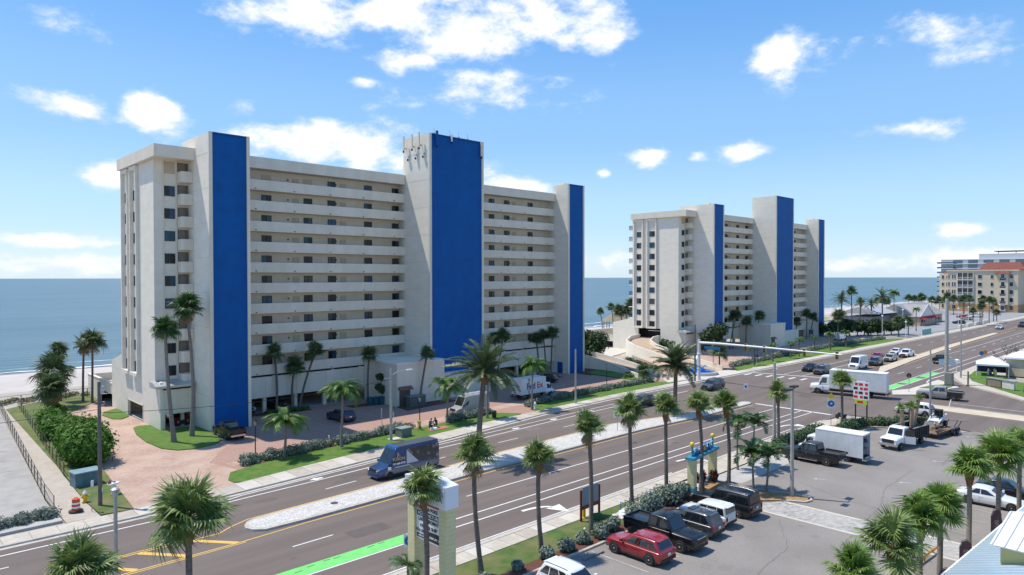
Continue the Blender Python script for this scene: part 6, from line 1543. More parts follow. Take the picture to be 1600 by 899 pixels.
mbx = root('mailbox', (15.9, 67.0, .1), R(20), 'white table like post box with red flag on the grass', 'mailbox'); MB().cbox(0, 0, .45, .12, .12, .9).build('post', sign_white, mbx); MB().cbox(.1, 0, .95, .9, .5, .12).build('shelf', sign_white, mbx); MB().lathe([(.12, 0), (.16, .1), (.05, .3)], 8, (-.2, .1, 1.0)).build('flag', mat('dull_red', (.25, .05, .06), .7), mbx)
MB().cbox(.2, .05, 1.06, .18, .14, .1).build('box', sign_blue, mbx)
def bollard(label, x, y, h=.75, group='white marker posts'):
    r = root('marker_post', (x, y, .1), 0, label, 'post', group); MB().lathe([(.07, -.05), (.07, h), (.03, h + .06)], 8).build('post', sign_white, r); MB().lathe([(.075, h * .35), (.075, h * .5)], 8).build('band', steel, r)
bollard('white marker post behind the left part of the silver hedge', 38.9, 70.9, .8); bollard('white marker post by the street light in the yard edge', 47.0, 72.4, .8); bollard('white marker post on the lawn left of the cabinet', 15.6, 70.0, .6); bollard('white marker post beside the delivery truck', 81.5, 72.4, .7)
wh = root('fire_hydrant', (70.4, 68.6, .1), 0, 'white fire hydrant below the delivery truck', 'hydrant'); MB().lathe([(.2, 0), (.14, .1), (.14, .7), (.2, .72), (.12, .9), (.05, 1.0)], 10).build('barrel', sign_white, wh, 40); MB().lathe([(.08, -.25), (.08, .25)], 8, (0, 0, .5), 'x').build('nozzles', sign_white, wh)
tb = root('transformer_box', (46.9, 67.6, .1), R(4), 'grey green transformer box on the verge behind the dark van', 'cabinet'); MB().cbox(0, 0, .5, 1.5, 1.2, 1.0).build('body', mat('transformer', (.13, .16, .14), .7), tb); MB().cbox(0, 0, 1.03, 1.6, 1.3, .08).build('lid', mat('transformer_lid', (.25, .28, .26), .7), tb); MB().cbox(-1.6, -.3, .02, 1.4, 1.0, .05).build('pad', concrete_b, tb)
sg1 = root('verge_sign', (46.2, 71.2, .1), R(60), 'post with two small signs seen from behind at the path', 'sign'); MB().tube([(0, 0, 0), (0, 0, 2.9)], .04, 6).build('post', steel, sg1); MB().cbox(0, .05, 2.6, .75, .02, .5).build('plate', steel, sg1); MB().cbox(0, .05, 2.0, .6, .02, .4).build('plate', steel, sg1)
# workers at the brick pad
skin = mat('skin', (.30, .17, .11), .7); shirt = mat('shirt_dark', (.025, .03, .04), .9); jeans = mat('jeans', (.03, .06, .11), .9)
def crouch(label, x, y, rz):
    o = root('person', (x, y, .11), rz, label, 'person')
    m2 = CROUCH.copy(); m2.materials.clear()
    for m in (shirt, jeans, skin): m2.materials.append(m)
    for p in m2.polygons:
        c = p.center; p.material_index = 2 if c.z > 1.03 or c.x > .52 and c.z > .5 else (1 if c.z < .58 and (c.x < .6) else 0)
        p.use_smooth = True
    inst('body', m2, None, o)
    MB().lathe([(.115, 1.16), (.12, 1.22), (.10, 1.30), (.04, 1.34)], 10, (.345, 0, 0)).build('cap', shirt, o)
    return o
crouch('person in dark shirt kneeling at left over the brick pad on the verge', 51.3, 68.3, R(20)); crouch('person in dark shirt kneeling at right over the brick pad on the verge', 52.6, 68.6, R(200))
bp = root('brick_pad', (52.2, 67.9, .1), 0, 'red brick pad with white bag dug into the verge', 'pad'); MB().box(-1.4, 1.6, -.6, .6, 0, .06).build('paving', mat('brick_orange', (.42, .17, .11), .9), bp); MB().lathe([(.5, .06), (.45, .2), (.15, .28)], 9, (-.5, .1, 0)).build('bag', sign_white, bp)
yb = root('barricade', (50.3, 68.8, .1), R(30), 'yellow folding barricade left of the kneeling workers', 'barricade'); MB().tube([(-.25, 0, 0), (0, .1, 1.2), (.25, 0, 0)], .04, 5).tube([(-.25, .4, 0), (0, .3, 1.2), (.25, .4, 0)], .04, 5).build('frame', mat('dull_yellow', (.55, .42, .05), .7), yb); MB().cbox(0, .2, 1.0, .4, .36, .2).build('board', MATS['dull_yellow'], yb)
rb = root('bin', (61.8, 67.9, .1), 0, 'dark litter bin at the base of the thin feathery palm', 'bin'); MB().lathe([(.28, 0), (.33, .8), (.3, .85)], 12).build('body', trim_m, rb); MB().lathe([(.34, .85), (.2, 1.0)], 12).build('lid', darkm, rb)
for i, x in enumerate((55.3, 56.05, 56.8)):
    q = root('wheeled_bin', (x - .3, 88.0 - i * .35, .03), 0, ['left', 'middle', 'right'][i] + ' one of three teal wheeled bins by the parking level', 'bin', 'teal wheeled bins'); MB().extr([(-.3, .1), (.3, .1), (.36, 1.05), (-.36, 1.05)], 'y', -.35, .35).build('body', mat('bin_teal', (.01, .10, .13), .6), q); MB().extr([(-.4, 1.05), (.4, 1.05), (.3, 1.2), (-.4, 1.15)], 'y', -.38, .38).build('lid', MATS['bin_teal'], q)
ge = root('utility_enclosure', (59.6, 82.4, .03), 0, 'grey green equipment cabinet before the white annex', 'cabinet'); MB().box(-1.6, 1.2, -.5, .6, 0, 1.5).build('body', mat('encl_green', (.09, .12, .11), .7), ge); MB().box(-1.7, 1.3, -.6, .7, 1.5, 1.6).build('lid', mat('encl_lid', (.16, .19, .18), .7), ge); MB().box(-.25, -.2, -.52, -.5, .1, 1.4).build('seam', trim_m, ge)

# --- gateway to the car park
gw = root('gateway', (55.0, 32.45, .12), math.atan2(.55, 4.7), 'cream pillared gateway with blue wave crest and yellow balls', 'gateway')
for s in (-1, 1):
    MB().cbox(s * 2.2, 0, 1.45, .62, .62, 2.9).build('pillar', cream, gw); MB().cbox(s * 2.2, 0, .22, .72, .72, .44).build('plinth', teal, gw)
    MB().tube([(s * 2.2, 0, 3.1), (s * 2.2, 0, 4.0)], .09, 8).build('finial_post', teal, gw); MB().lathe([(.02, 3.98), (.16, 4.05), (.21, 4.2), (.16, 4.35), (.02, 4.42)], 12, (s * 2.2, 0, 0)).build('ball', mat('ball_yellow', (.75, .55, .03), .4), gw, 60)
MB().box(-2.75, 2.75, -.42, .42, 2.9, 3.12).build('lintel', teal, gw)
bw = mat('wave_blue', (.01, .13, .42), .5)
for k in range(5):
    x0 = -1.75 + k * .88; pts = []
    for i in range(11):
        t = i / 10; a = R(200 - 290 * t); rr_ = .36 * (1 - .45 * t); pts.append((x0 + rr_ * math.cos(a) + .1, 0, 3.45 + .05 * k * 0 + rr_ * math.sin(a)))
    MB().tube([(x0 - .35, 0, 3.12)] + pts, [.11] + [.12 - .007 * i for i in range(11)], 6).build('wave', bw if k % 2 else teal, gw, 60)
    MB().tube([(x0 - .3, -.06, 3.25)] + [(p[0], -.08, p[2] + .03) for p in pts[:8]], .04, 5).build('wave_crest', sign_white, gw)
MB().box(-1.9, 1.9, -.05, .05, 3.12, 3.4).build('wave_base', bw, gw); MB().lathe([(.02, -.1), (.2, -.05), (.2, .05), (.02, .1)], 10, (.1, -.12, 3.42), 'y').build('fish', mat('fish_yellow', (.72, .5, .03), .5), gw)
MB().extr([(-.45, .05), (.45, .05), (.15, 1.3), (-.05, 1.3)], 'y', -.1, .1).build('sandwich_board', black_s, gw).location = (-.9, -.3, 0)
# --- notice board
nb = root('notice_board', (41.4, 34.3, .12), R(2), 'grey backed notice board on dark red posts by the pavement', 'sign')
dkred = mat('dark_red_wood', (.10, .02, .018), .8)
for x in (-1.15, 1.15): MB().cbox(x, 0, 1.2, .14, .14, 2.4).build('post', dkred, nb)
MB().cbox(0, 0, 1.85, 2.0, .08, 1.45).build('panel', mat('panel_grey', (.27, .30, .33), .6), nb); MB().cbox(0, 0, 1.0, 2.2, .1, .3).build('rail', mat('rail_red', (.25, .05, .03), .8), nb); MB().lathe([(.2, 0), (.14, .1), (.14, .75), (.06, .9)], 10, (-.35, .35, 0)).build('hydrant_behind', yel, nb)
MB().lathe([(.5, .05), (.45, .3), (.2, .38)], 10, (.3, -.5, 0)).build('green_cover', mat('green_cover', (.03, .12, .03), .8), nb)
# --- bicycle rack pad with little colourful bikes
pd = root('bike_rack_pad', (46.9, 33.35, .12), R(4), 'white gravel pad with row of low racks beside the pavement', 'bike rack')
MB().prism([(-4.4, -.7), (-2.0, -.75), (3.2, -.7), (3.4, .6), (-1.6, .65), (-3.4, .3)], 0, .03).build('pad', gravel_white, pd)
for k in range(9):
    x = -2.6 + .65 * k; MB().tube([(x, -.45, 0), (x, -.45, .75), (x, .35, .75), (x, .35, 0)], .035, 6).build('hoop', trim_m if k % 3 else sign_blue, pd)
for k, (x, m) in enumerate(((.9, sign_blue), (1.5, teal), (2.1, sign_blue))): MB().tube([(x - .3, -.3, .3), (x, 0, .75), (x + .35, .25, .3), (x - .3, -.3, .3)], .05, 6).build('bike_frame', m, pd)
for k in range(7):
    rr = random.Random(k); x = -3.9 + .55 * k
    MB().lathe([(.3, .02), (.26, .14), (.1, .2)], 7, (x, rr.uniform(-.4, .1), 0)).build('painted_stone', rr.choice([sign_white, teal, steel, gravel_white]), pd)
for i, x in enumerate((33.6, 38.0, 43.2)):
    q = root('garden_light', (x, 32.0, .11), 0, ['low black garden light left of the red car', 'low black garden light by the notice board palm', 'low black garden light near the bike pad'][i], 'light', 'low garden lights'); MB().lathe([(.05, 0), (.05, .5), (.12, .52), (.12, .6)], 8).build('post', trim_m, q); MB().lathe([(.1, .6), (.04, .7)], 8).build('cap', sign_white, q)
# --- tall tenant sign
ps = root('tenant_sign', (22.95, 30.45, .1), 0, 'tall double post tenant sign with white cabinet at the bottom centre', 'sign')
tile = brick_mat('cream_tile', (.66, .61, .42), (.70, .65, .46), (.50, .46, .33), .3, .12, .012, (.64, .60, .42))
for y in (-1.45, 1.45): MB().box(-.32, .32, y - .3, y + .3, -.1, 6.45).build('column', cream, ps)
for y in (-1.45, 1.45):
    for k in range(26): MB().box(-.335, .335, y - .315, y + .315, .12 + k * .245, .345 + k * .245).build('tile', cream, ps)
MB().box(-.45, .45, -1.85, 1.85, 6.46, 7.6).build('cabinet', mat('cabinet_white', (.70, .73, .77), .4), ps); MB().extr([(-1.86, 7.6), (1.86, 7.6), (1.86, 7.68), (0, 7.9), (-1.86, 7.68)], 'x', -.46, .46).build('cabinet_top', sign_white, ps)
MB().box(-.18, .12, -1.14, 1.14, 4.2, 6.44).build('panel', sign_white, ps)
rows = [('SUSHI & POKE', 0, 6.0), ('ACUPUNCTURE', 1, 5.66), ('LAUNDROMAT', 0, 5.33), ('PACK & SHIP', 0, 4.98)]
MB().box(-.19, -.181, -.98, .55, 6.2, 6.36).build('strip', mat('strip_red', (.45, .04, .03), .6), ps)
for tx, inv, z in rows:
    if inv: MB().box(-.19, -.181, -1.08, 1.08, z - .15, z + .15).build('strip', black_s, ps)
    text('lettering', tx, .27, sign_white if inv else black_s, ps, facing((-.195, 0, z), (0, -1, 0)), .004)
MB().box(-.19, -.181, -1.08, .0, 4.28, 4.80).build('strip', black_s, ps); text('lettering', 'CENTURY 21', .16, sign_white, ps, facing((-.195, -.54, 4.48), (0, -1, 0)), .004)
text('lettering', 'ICE CREAM', .22, black_s, ps, facing((-.195, .58, 4.68), (0, -1, 0)), .004); MB().box(-.19, -.181, .06, 1.08, 4.28, 4.50).build('strip', black_s, ps); text('lettering', 'HAIR & NAILS', .13, sign_white, ps, facing((-.195, .57, 4.39), (0, -1, 0)), .004)
text('lettering', 'Plaza', .62, sign_blue, ps, facing((-.455, .5, 7.05), (0, -1, 0)), .004); text('lettering', 'USA', .5, mat('letter_grey', (.12, .13, .15), .6), ps, facing((-.455, -1.1, 6.95), (0, -1, 0)), .004)
# --- small road signs
def round_sign(label, x, y, h, m, rz, yellow=False, size=.42):
    r = root('road_sign', (x, y, .1), rz, label, 'sign'); MB().tube([(0, 0, 0), (0, 0, h)], .04, 6).build('post', steel, r)
    MB().cbox(0, -.05, h - size * .9, size * 1.7, .02, size * 2.1).build('plate', sign_white, r); MB().lathe([(size * .74, -.075), (size * .74, -.065)], 20, (0, 0, h - size * .85), 'y').build('disc', m, r)
    MB().extr([(-.16, h - size * 1.0), (.1, h - size * 1.0), (.2, h - size * .7), (-.05, h - size * .6)], 'y', -.09, -.08).build('symbol', sign_white, r)
    if yellow: MB().extr([(0, h + .1), (.42, h + .5), (0, h + .9), (-.42, h + .5)], 'y', -.06, -.04).build('warning_plate', sign_yellow, r)
round_sign('blue round sign on a white plate beside the tenant sign', 24.9, 35.3, 2.75, sign_blue, R(-35)); round_sign('yellow warning plate above blue round sign near the junction', 89.2, 34.4, 3.3, sign_blue, R(-60), True, .55)
ms = root('road_sign', (67.5, 51.6, .17), R(-62), 'white sign with dark bent arrow on the gravel median', 'sign'); MB().tube([(0, 0, 0), (0, 0, 1.6)], .04, 6).build('post', steel, ms); MB().cbox(0, -.05, 2.3, 1.0, .04, 1.5).build('plate', sign_white, ms); MB().tube([(-.2, -.09, 1.8), (-.2, -.09, 2.5), (.2, -.09, 2.75)], .07, 6).build('symbol', teal, ms)
k1 = root('road_sign', (96.5, 49.7, .17), R(-60), 'keep right sign at the end of the median', 'sign'); MB().tube([(0, 0, 0), (0, 0, 2.8)], .04, 6).build('post', steel, k1); MB().cbox(0, -.05, 2.4, .6, .03, .8).build('plate', sign_white, k1); MB().cbox(0, -.07, 2.35, .3, .01, .3).build('symbol', black_s, k1)
yd = root('road_sign', (143.5, 35.0, .13), R(-60), 'red and white give way triangle by the control cabinet', 'sign'); MB().tube([(0, 0, 0), (0, 0, 2.2)], .04, 6).build('post', steel, yd); MB().extr([(-.5, 2.5), (.5, 2.5), (0, 1.7)], 'y', -.07, -.05).build('plate', red_s, yd); MB().extr([(-.25, 2.35), (.25, 2.35), (0, 1.95)], 'y', -.085, -.075).build('centre', sign_white, yd)
st = root('road_sign', (124.5, 35.6, .13), R(120), 'dark round topped sign post at the tip of the corner island', 'sign'); MB().tube([(0, 0, 0), (0, 0, 2.8)], .045, 6).build('post', steel, st); MB().lathe([(.4, -.02), (.4, .02)], 8, (0, -.06, 2.7), 'y').build('plate', mat('sign_back', (.10, .03, .03), .7), st)
st2 = root('road_sign', (134.5, 66.9, .13), R(120), 'dark topped sign post on the verge across the junction', 'sign'); MB().tube([(0, 0, 0), (0, 0, 2.6)], .045, 6).build('post', steel, st2); MB().lathe([(.38, -.02), (.38, .02)], 8, (0, -.06, 2.5), 'y').build('plate', MATS['sign_back'], st2); MB().cbox(0, .2, .04, 1.6, 1.0, .08).build('pad', sign_white, st2)
ls = root('direction_sign', (141, 34.2, .13), R(-65), 'pale blue direction board on the corner island pole', 'sign'); MB().tube([(0, 0, 0), (0, 0, 3.9)], .06, 6).build('post', steel, ls); MB().cbox(0, -.08, 3.6, 2.6, .05, 1.0).build('plate', mat('pale_blue', (.50, .62, .70), .5), ls); MB().cbox(-.2, -.12, 3.45, .5, .02, .4).build('symbol', black_s, ls)
mp_ = root('road_post', (113.2, 27.2, .15), 0, 'leaning white post on the side street median', 'post'); MB().tube([(0, 0, 0), (.3, -.2, 1.2)], .06, 6).build('post', sign_white, mp_)
fp = root('wooden_post', (139.3, 30.6, .13), 0, 'short wooden post on the corner lawn', 'post'); MB().lathe([(.13, 0), (.13, 2.4), (.05, 2.45)], 8).build('post', wood_pole, fp)
# multi tenant board by the junction
tb2 = root('tenant_board', (94.3, 32.5, .12), 0, 'white board with red marks on two tall dark posts by the junction', 'sign')
for y in (-.65, .75): MB().tube([(0, y, 0), (0, y, 5.4)], .09, 8).build('post', trim_m, tb2)
MB().box(-.1, .1, -.9, 1.0, 2.9, 5.3).build('panel', sign_white, tb2)
for k in range(12):
    i, j = k % 3, k // 3; MB().box(-.12, -.101, -.78 + i * .62, -.78 + i * .62 + (.34 if (k % 2) else .5), 3.1 + j * .55, 3.42 + j * .55).build('marking', red_s if k % 4 else black_s, tb2)
MB().box(-.12, .12, -.7, .8, 2.3, 2.88).build('lower_panel', mat('lime', (.45, .60, .05), .6), tb2); MB().box(-.13, -.121, -.2, .5, 2.45, 2.75).build('lower_marking', red_s, tb2)

# --- ramps, fountain, thatched hut between the blocks
def ramp(label, pts, w, h0, h1, m=pavers):
    c = pts[0]; r = root('ramp', (c[0], c[1], 0), 0, label, 'ramp'); n = len(pts); Lf, Rt, Z = [], [], []
    for i, p in enumerate(pts):
        a = Vector(pts[max(0, i - 1)]); q = Vector(pts[min(n - 1, i + 1)]); d = (q - a).normalized(); nn = Vector((-d.y, d.x)) * w / 2
        Lf.append((p[0] - c[0] + nn.x, p[1] - c[1] + nn.y)); Rt.append((p[0] - c[0] - nn.x, p[1] - c[1] - nn.y)); t = i / (n - 1); t = t * t * (3 - 2 * t); Z.append(h0 + (h1 - h0) * t)
    dk_ = MB()
    for i in range(n): dk_.v += [(*Lf[i], Z[i]), (*Rt[i], Z[i])]
    for i in range(n - 1): dk_.f.append((2 * i, 2 * i + 1, 2 * i + 3, 2 * i + 2))
    dk_.build('deck', mat('ramp_paving', (.40, .29, .20), .9, (.46, .35, .26), 1.5), r)
    for S_ in (Lf, Rt):
        wl_ = MB(); sg = 1 if S_ is Lf else -1
        for i in range(n):
            o = Vector(S_[i]); ctr = Vector((pts[i][0] - c[0], pts[i][1] - c[1])); d = (o - ctr).normalized() * .25
            wl_.v += [(o.x, o.y, -.1), (o.x, o.y, Z[i] + .95), (o.x + d.x, o.y + d.y, Z[i] + .95), (o.x + d.x, o.y + d.y, -.1)]
        for i in range(n - 1):
            for k in range(4): wl_.f.append((4 * i + k, 4 * i + (k + 1) % 4, 4 * i + 4 + (k + 1) % 4, 4 * i + 4 + k))
        wl_.f += [(0, 1, 2, 3), tuple(4 * (n - 1) + k for k in range(4))]
        wl_.build('side_wall', stucco, r, 50)
    return r
ramp('nearer curved ramp climbing to the first block', [(107.5, 74.5), (109.8, 79), (111.5, 84), (112, 90), (111.4, 95), (110, 98.5), (107, 100.5)], 4.6, .0, 3.2)
ramp('farther curved ramp climbing to the second block', [(124.5, 72.0), (127.5, 77), (130.5, 83), (133, 89), (135.2, 95), (138.5, 99.5), (143, 101.6), (146.6, 101.8)], 5.6, .0, 3.4)
fo = root('fountain', (119, 71.3, .1), R(-14), 'blue fountain basin with curved white sculpture by the signal mast', 'fountain')
MB().lathe([(3.8, 0), (3.8, .55), (3.5, .6), (3.5, .3)], 28).build('basin', concrete_b, fo, 40); MB().lathe([(3.45, .28), (3.45, .4), (.1, .41)], 28).build('blue_pool', mat('pool_blue', (.01, .16, .55), .1), fo)
MB().lathe([(1.6, .4), (1.3, 1.0), (.6, 1.3)], 16).build('mound', mat('pool_paint', (.01, .14, .50), .4), fo, 40)
MB().tube([(0, 0, .9), (-.5, 0, 1.9), (-.35, 0, 3.0), (.25, 0, 3.7), (.9, 0, 3.9)], [.42, .42, .36, .26, .08], 10).build('sculpture', sign_white, fo, 60); MB().extr([(-.55, 2.4), (-1.1, 2.9), (-.35, 3.1)], 'y', -.05, .05).build('fin', sign_white, fo)
for s in (-1, 1): MB().tube([(.3, s * .5, 1.0), (1.2, s * .8, 1.6), (1.8, s * .8, 1.2)], [.22, .18, .05], 8).build('small_dolphin', sign_white, fo, 60)
tk = root('thatched_hut', (199, 152, 0), 0, 'open beach hut with conical thatched roof between the blocks', 'hut')
th = mat('thatch', (.20, .17, .115), .95, (.28, .245, .17), 2, bump=1, bscale=4)
MB().lathe([(6.0, 3.3), (5.8, 3.5), (3.2, 5.2), (.6, 6.9), (.1, 7.2)], 20).build('roof', th, tk); [MB().tube([(5 * math.cos(a), 5 * math.sin(a), -.1), (5 * math.cos(a), 5 * math.sin(a), 3.5)], .14, 6).build('post', wood_pole, tk) for a in [k * math.pi / 4 for k in range(8)]]
for k in range(7):
    q = root('beach_chair', (180 + k * 3.1, 140 + (k % 2) * 1.2, -.05), k, ORD[k] + ' dark beach lounger from the left before the thatched hut', 'lounger', 'beach loungers by the hut'); MB().extr([(-.9, .3), (.4, .3), (1.0, .9), (.95, .95), (.35, .38), (-.9, .38)], 'y', -.35, .35).build('seat', trim_m, q); [MB().cbox(x, y, .15, .06, .06, .3).build('leg', trim_m, q) for x in (-.8, .3) for y in (-.3, .3)]
cw = root('court_wall', (165, 118, 0), 0, 'white stepped garden wall left of the second block', 'wall'); MB().box(-18, -2, -.15, .15, 0, 4.2).build('panel', stucco, cw); MB().box(-18.1, -1.9, -.2, .2, 4.2, 4.4).build('coping', whitemetal, cw)
cw.location = (164, 122.5, 0)
for i, (x, y) in enumerate(((148, 112), (151, 109), (145, 114.5))):
    q = root('parasol', (x, y, .1), 0, ['left', 'middle', 'right'][i] + ' closed blue and white parasol by the pool terrace', 'parasol', 'closed parasols'); MB().tube([(0, 0, 0), (0, 0, 2.4)], .03, 5).build('pole', whitemetal, q); MB().lathe([(.22, 1.0), (.2, 1.6), (.05, 2.4)], 8).build('canopy', [sign_blue, sign_white, sign_blue][i], q)

# --- blue metal roof at the lower right
br_ = root('metal_roof_building', (40.0, 9.6, 0), math.atan2(-.78, 15.9), 'low building with pale blue ribbed metal roof at the lower right', 'building')
rm = mat('roof_blue_metal', (.34, .43, .49), .38, (.39, .48, .54), .4, metal=.35)
slope = (3.0) / 9.0
n = 130
for k in range(n):
    x = -12 + k * .46
    mb_ = MB().add([(x, 0, 4.0), (x + .36, 0, 4.0), (x + .36, -9, 7.0), (x, -9, 7.0)], [(0, 1, 2, 3)]).add([(x + .36, 0, 4.0), (x + .385, 0, 4.045), (x + .385, -9, 7.045), (x + .36, -9, 7.0)], [(0, 1, 2, 3)]).add([(x + .385, 0, 4.045), (x + .435, 0, 4.045), (x + .435, -9, 7.045), (x + .385, -9, 7.045)], [(0, 1, 2, 3)]).add([(x + .435, 0, 4.045), (x + .46, 0, 4.0), (x + .46, -9, 7.0), (x + .435, -9, 7.045)], [(0, 1, 2, 3)])
    mb_.build('roof_sheet', rm, br_)
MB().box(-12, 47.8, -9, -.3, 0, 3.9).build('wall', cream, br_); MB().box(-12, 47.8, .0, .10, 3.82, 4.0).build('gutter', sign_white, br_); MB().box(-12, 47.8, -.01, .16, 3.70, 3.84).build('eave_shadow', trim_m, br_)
DX, DY = -5.2, -.85
dm = MB().extr([(-5.0, 5.67), (-2.0, 4.67), (-2.0, 5.6), (-5.0, 5.6)], 'x', 6.2 + DX, 12.5 + DX); dm.build('dormer_wall', mat('dormer_yellow', (.60, .52, .22), .8), br_)
MB().box(6.0 + DX, 12.7 + DX, -5.2, -1.85, 5.6, 5.72).build('dormer_cornice', sign_white, br_)
rf_ = MB().add([(5.8 + DX, -.8 + DY, 5.725), (5.8 + DX, -4.6 + DY, 5.725), (9.35 + DX, -4.6 + DY, 6.55), (9.35 + DX, -.8 + DY, 6.55), (12.9 + DX, -.8 + DY, 5.725), (12.9 + DX, -4.6 + DY, 5.725)], [(0, 1, 2, 3), (3, 2, 5, 4), (0, 3, 4), (1, 5, 2), (0, 4, 5, 1)]); rf_.build('dormer_roof', sign_white, br_)
for k in range(8): MB().tube([(5.8 + DX, -.9 - k * .5 + DY, 5.75), (9.35 + DX, -.9 - k * .5 + DY, 6.58)], .03, 4).build('dormer_seam', mat('seam_pale', (.62, .62, .61), .5), br_)
flagm = mat('flag_purple', (.09, .05, .11), .7, (.14, .07, .15), 2)
for i, (x, y, lab) in enumerate(((57.6, 11.2, 'large purple feather flag behind the palm by the blue roof'), (50.6, 11.5, 'dark purple feather flag at the middle of the blue roof eave'), (45.6, 11.4, 'small dark feather flag low at the blue roof eave'))):
    q = root('feather_flag', (x, y, .03), R(-35), lab, 'flag', 'feather flags by the blue roof'); hh = (2.6, 2.2, 1.9)[i]
    MB().tube([(0, 0, 0), (0, 0, hh * .8), (.18, 0, hh * .97), (.5, 0, hh), (.85, 0, hh * .82)], .02, 5).build('pole', blackmetal, q)
    MB().extr([(.02, .5), (.65, .55), (.9, hh * .62), (.8, hh * .84), (.5, hh * .97), (.2, hh * .94), (.02, hh * .78)], 'y', -.008, .008).build('sail', flagm, q)
    text('lettering', 'SPA', .42, mat('lettering_mauve', (.45, .40, .48), .7), q, facing((.42, -.014, hh * .55), (0, 0, -1), (1, 0, 0)), .003)
ac = root('a_frame_bin', (51.2, 28.0 - 14.2, .03), 0, 'low orange kerb rail beside the feather flags', 'rail'); MB().tube([(-2.5, 0, .35), (2.5, -.3, .35)], .09, 6).build('rail', mat('orange_rail', (.55, .24, .05), .7), ac); [MB().cbox(x, -.15, .17, .12, .12, .35).build('foot', MATS['orange_rail'], ac) for x in (-2, 0, 2)]

# --- corner plot at the right: tent, tan building, monument sign
te = root('gazebo_tent', (157.2, 30.6, .12), R(12), 'white pop up tent with blue side curtain on the corner lawn', 'tent')
MB().add([(-2.6, -2.6, 2.3), (2.6, -2.6, 2.3), (2.6, 2.6, 2.3), (-2.6, 2.6, 2.3), (0, 0, 3.7)], [(0, 1, 4), (1, 2, 4), (2, 3, 4), (3, 0, 4)]).build('canopy', mat('tent_white', (.72, .74, .80), .7, trans=.1), te)
MB().add([(-2.6, -2.6, 2.3), (2.6, -2.6, 2.3), (2.6, 2.6, 2.3), (-2.6, 2.6, 2.3), (-2.6, -2.6, 2.0), (2.6, -2.6, 2.0), (2.6, 2.6, 2.0), (-2.6, 2.6, 2.0)], [(0, 1, 5, 4), (1, 2, 6, 5), (2, 3, 7, 6), (3, 0, 4, 7)]).build('valance', MATS['tent_white'], te)
for x in (-2.5, 2.5):
    for y in (-2.5, 2.5): MB().tube([(x, y, 0), (x, y, 2.3)], .04, 5).build('leg', whitemetal, te)
MB().box(2.4, 2.45, -2.5, 2.4, .3, 2.1).build('side_curtain', mat('curtain_navy', (.02, .035, .10), .8), te); MB().box(-2.4, 2.4, -2.5, -2.45, .3, 2.1).build('side_curtain', MATS['curtain_navy'], te)
for k in range(6): rr = random.Random(k + 3); MB().lathe([(.18, 0), (.2, .8), (.1, 1.2)], 7, (-1.6 + k * .6, rr.uniform(-1, 1), 0)).build('stock', rr.choice([sign_white, cream, flagm, sign_blue]), te)
tbn = root('tan_building', (163, 24.5, .1), 0, 'low flat roofed tan building at the right edge', 'building'); MB().box(-4.4, 12, -9, 4.2, 0, 3.3).build('wall', mat('tan_stucco', (.44, .40, .28), .9, (.50, .45, .33), 1), tbn); MB().box(-4.8, 12.4, -9.4, 4.6, 3.3, 3.6).build('roof', sign_white, tbn); MB().box(-4.45, -4.4, -4, -1.5, .2, 1.6).build('wall_panel', mat('peach', (.52, .38, .27), .9), tbn); MB().box(-4.46, -4.4, -7, -5.6, 1.2, 2.4).build('window', cglass, tbn)
mo = root('monument_sign', (139.8, 26.0, .13), math.atan2(-4.6, -2.9) + math.pi, 'low white marble monument sign on the corner lawn', 'sign'); MB().box(-2.6, -.4, -.15, .15, .1, 1.4).build('panel', mat('marble', (.62, .62, .60), .5, (.50, .50, .48), 2), mo); MB().box(-.2, 2.6, -.2, .2, .1, 1.3).build('stone_panel', mat('brown_stone', (.16, .13, .10), .8, (.24, .2, .16), 4), mo); MB().box(-2.8, 2.8, -.3, .3, 1.42, 1.55).build('cap', steel, mo)
cs = root('corner_sign', (152.6, 35.4, .13), R(-60), 'round white sign on a post beside the tent', 'sign'); MB().tube([(0, 0, 0), (0, 0, 2.4)], .05, 6).build('post', sign_white, cs); MB().lathe([(.02, 2.4), (.5, 2.6), (.5, 2.9), (.02, 3.1)], 10).build('globe', sign_white, cs)
for i, (x, m, lab) in enumerate(((168, sign_blue, 'blue and white round sign beyond the tent'), (171, mat('orange_sign', (.65, .25, .02), .6), 'orange round sign beyond the tent'))):
    q = root('round_sign', (x, 34.6, .1), R(-50), lab, 'sign'); MB().tube([(0, 0, 0), (0, 0, 3)], .05, 6).build('post', steel, q); MB().lathe([(.45, -.04), (.45, .04)], 14, (0, -.08, 3.1), 'y').build('disc', m, q)

# --- restaurant, hotel, glass building
grey_roof = mat('shingle_grey', (.27, .265, .26), .9, (.34, .335, .33), .8)
rs_ = root('restaurant', (308, 86, 0), 0, 'single storey restaurant with grey gables and long red awning', 'building')
MB().box(-9, 30, -2.0, 12, 0, 3.6).build('wall', mat('peach_wall', (.52, .38, .26), .9), rs_); MB().box(-30, -8, 6, 16, 0, 3.8).build('wall', mat('grey_wall', (.28, .28, .29), .9), rs_)
MB().extr([(-3.2, 3.5), (5, 8.2), (13.2, 3.5)], 'x', -10, 31).build('roof', grey_roof, rs_)
MB().extr([(-11, 3.5), (-1, 8.0), (9, 3.5)], 'y', -4.6, 4).build('gable_roof', grey_roof, rs_); MB().extr([(-9.4, 3.6), (-1, 7.4), (7.4, 3.6)], 'y', -4.72, -4.62).build('gable_wall', stucco, rs_)
for s in (-1, 1): MB().tube([(-1, -4.8, 8.05), (-1 + s * 10, -4.8, 3.55)], .16, 4).build('verge_board', sign_white, rs_)
MB().extr([(3.6, 5.0), (11, 7.6), (18.5, 5.0)], 'x', -31, -7).build('roof', mat('metal_roof_pale', (.42, .42, .43), .5), rs_)
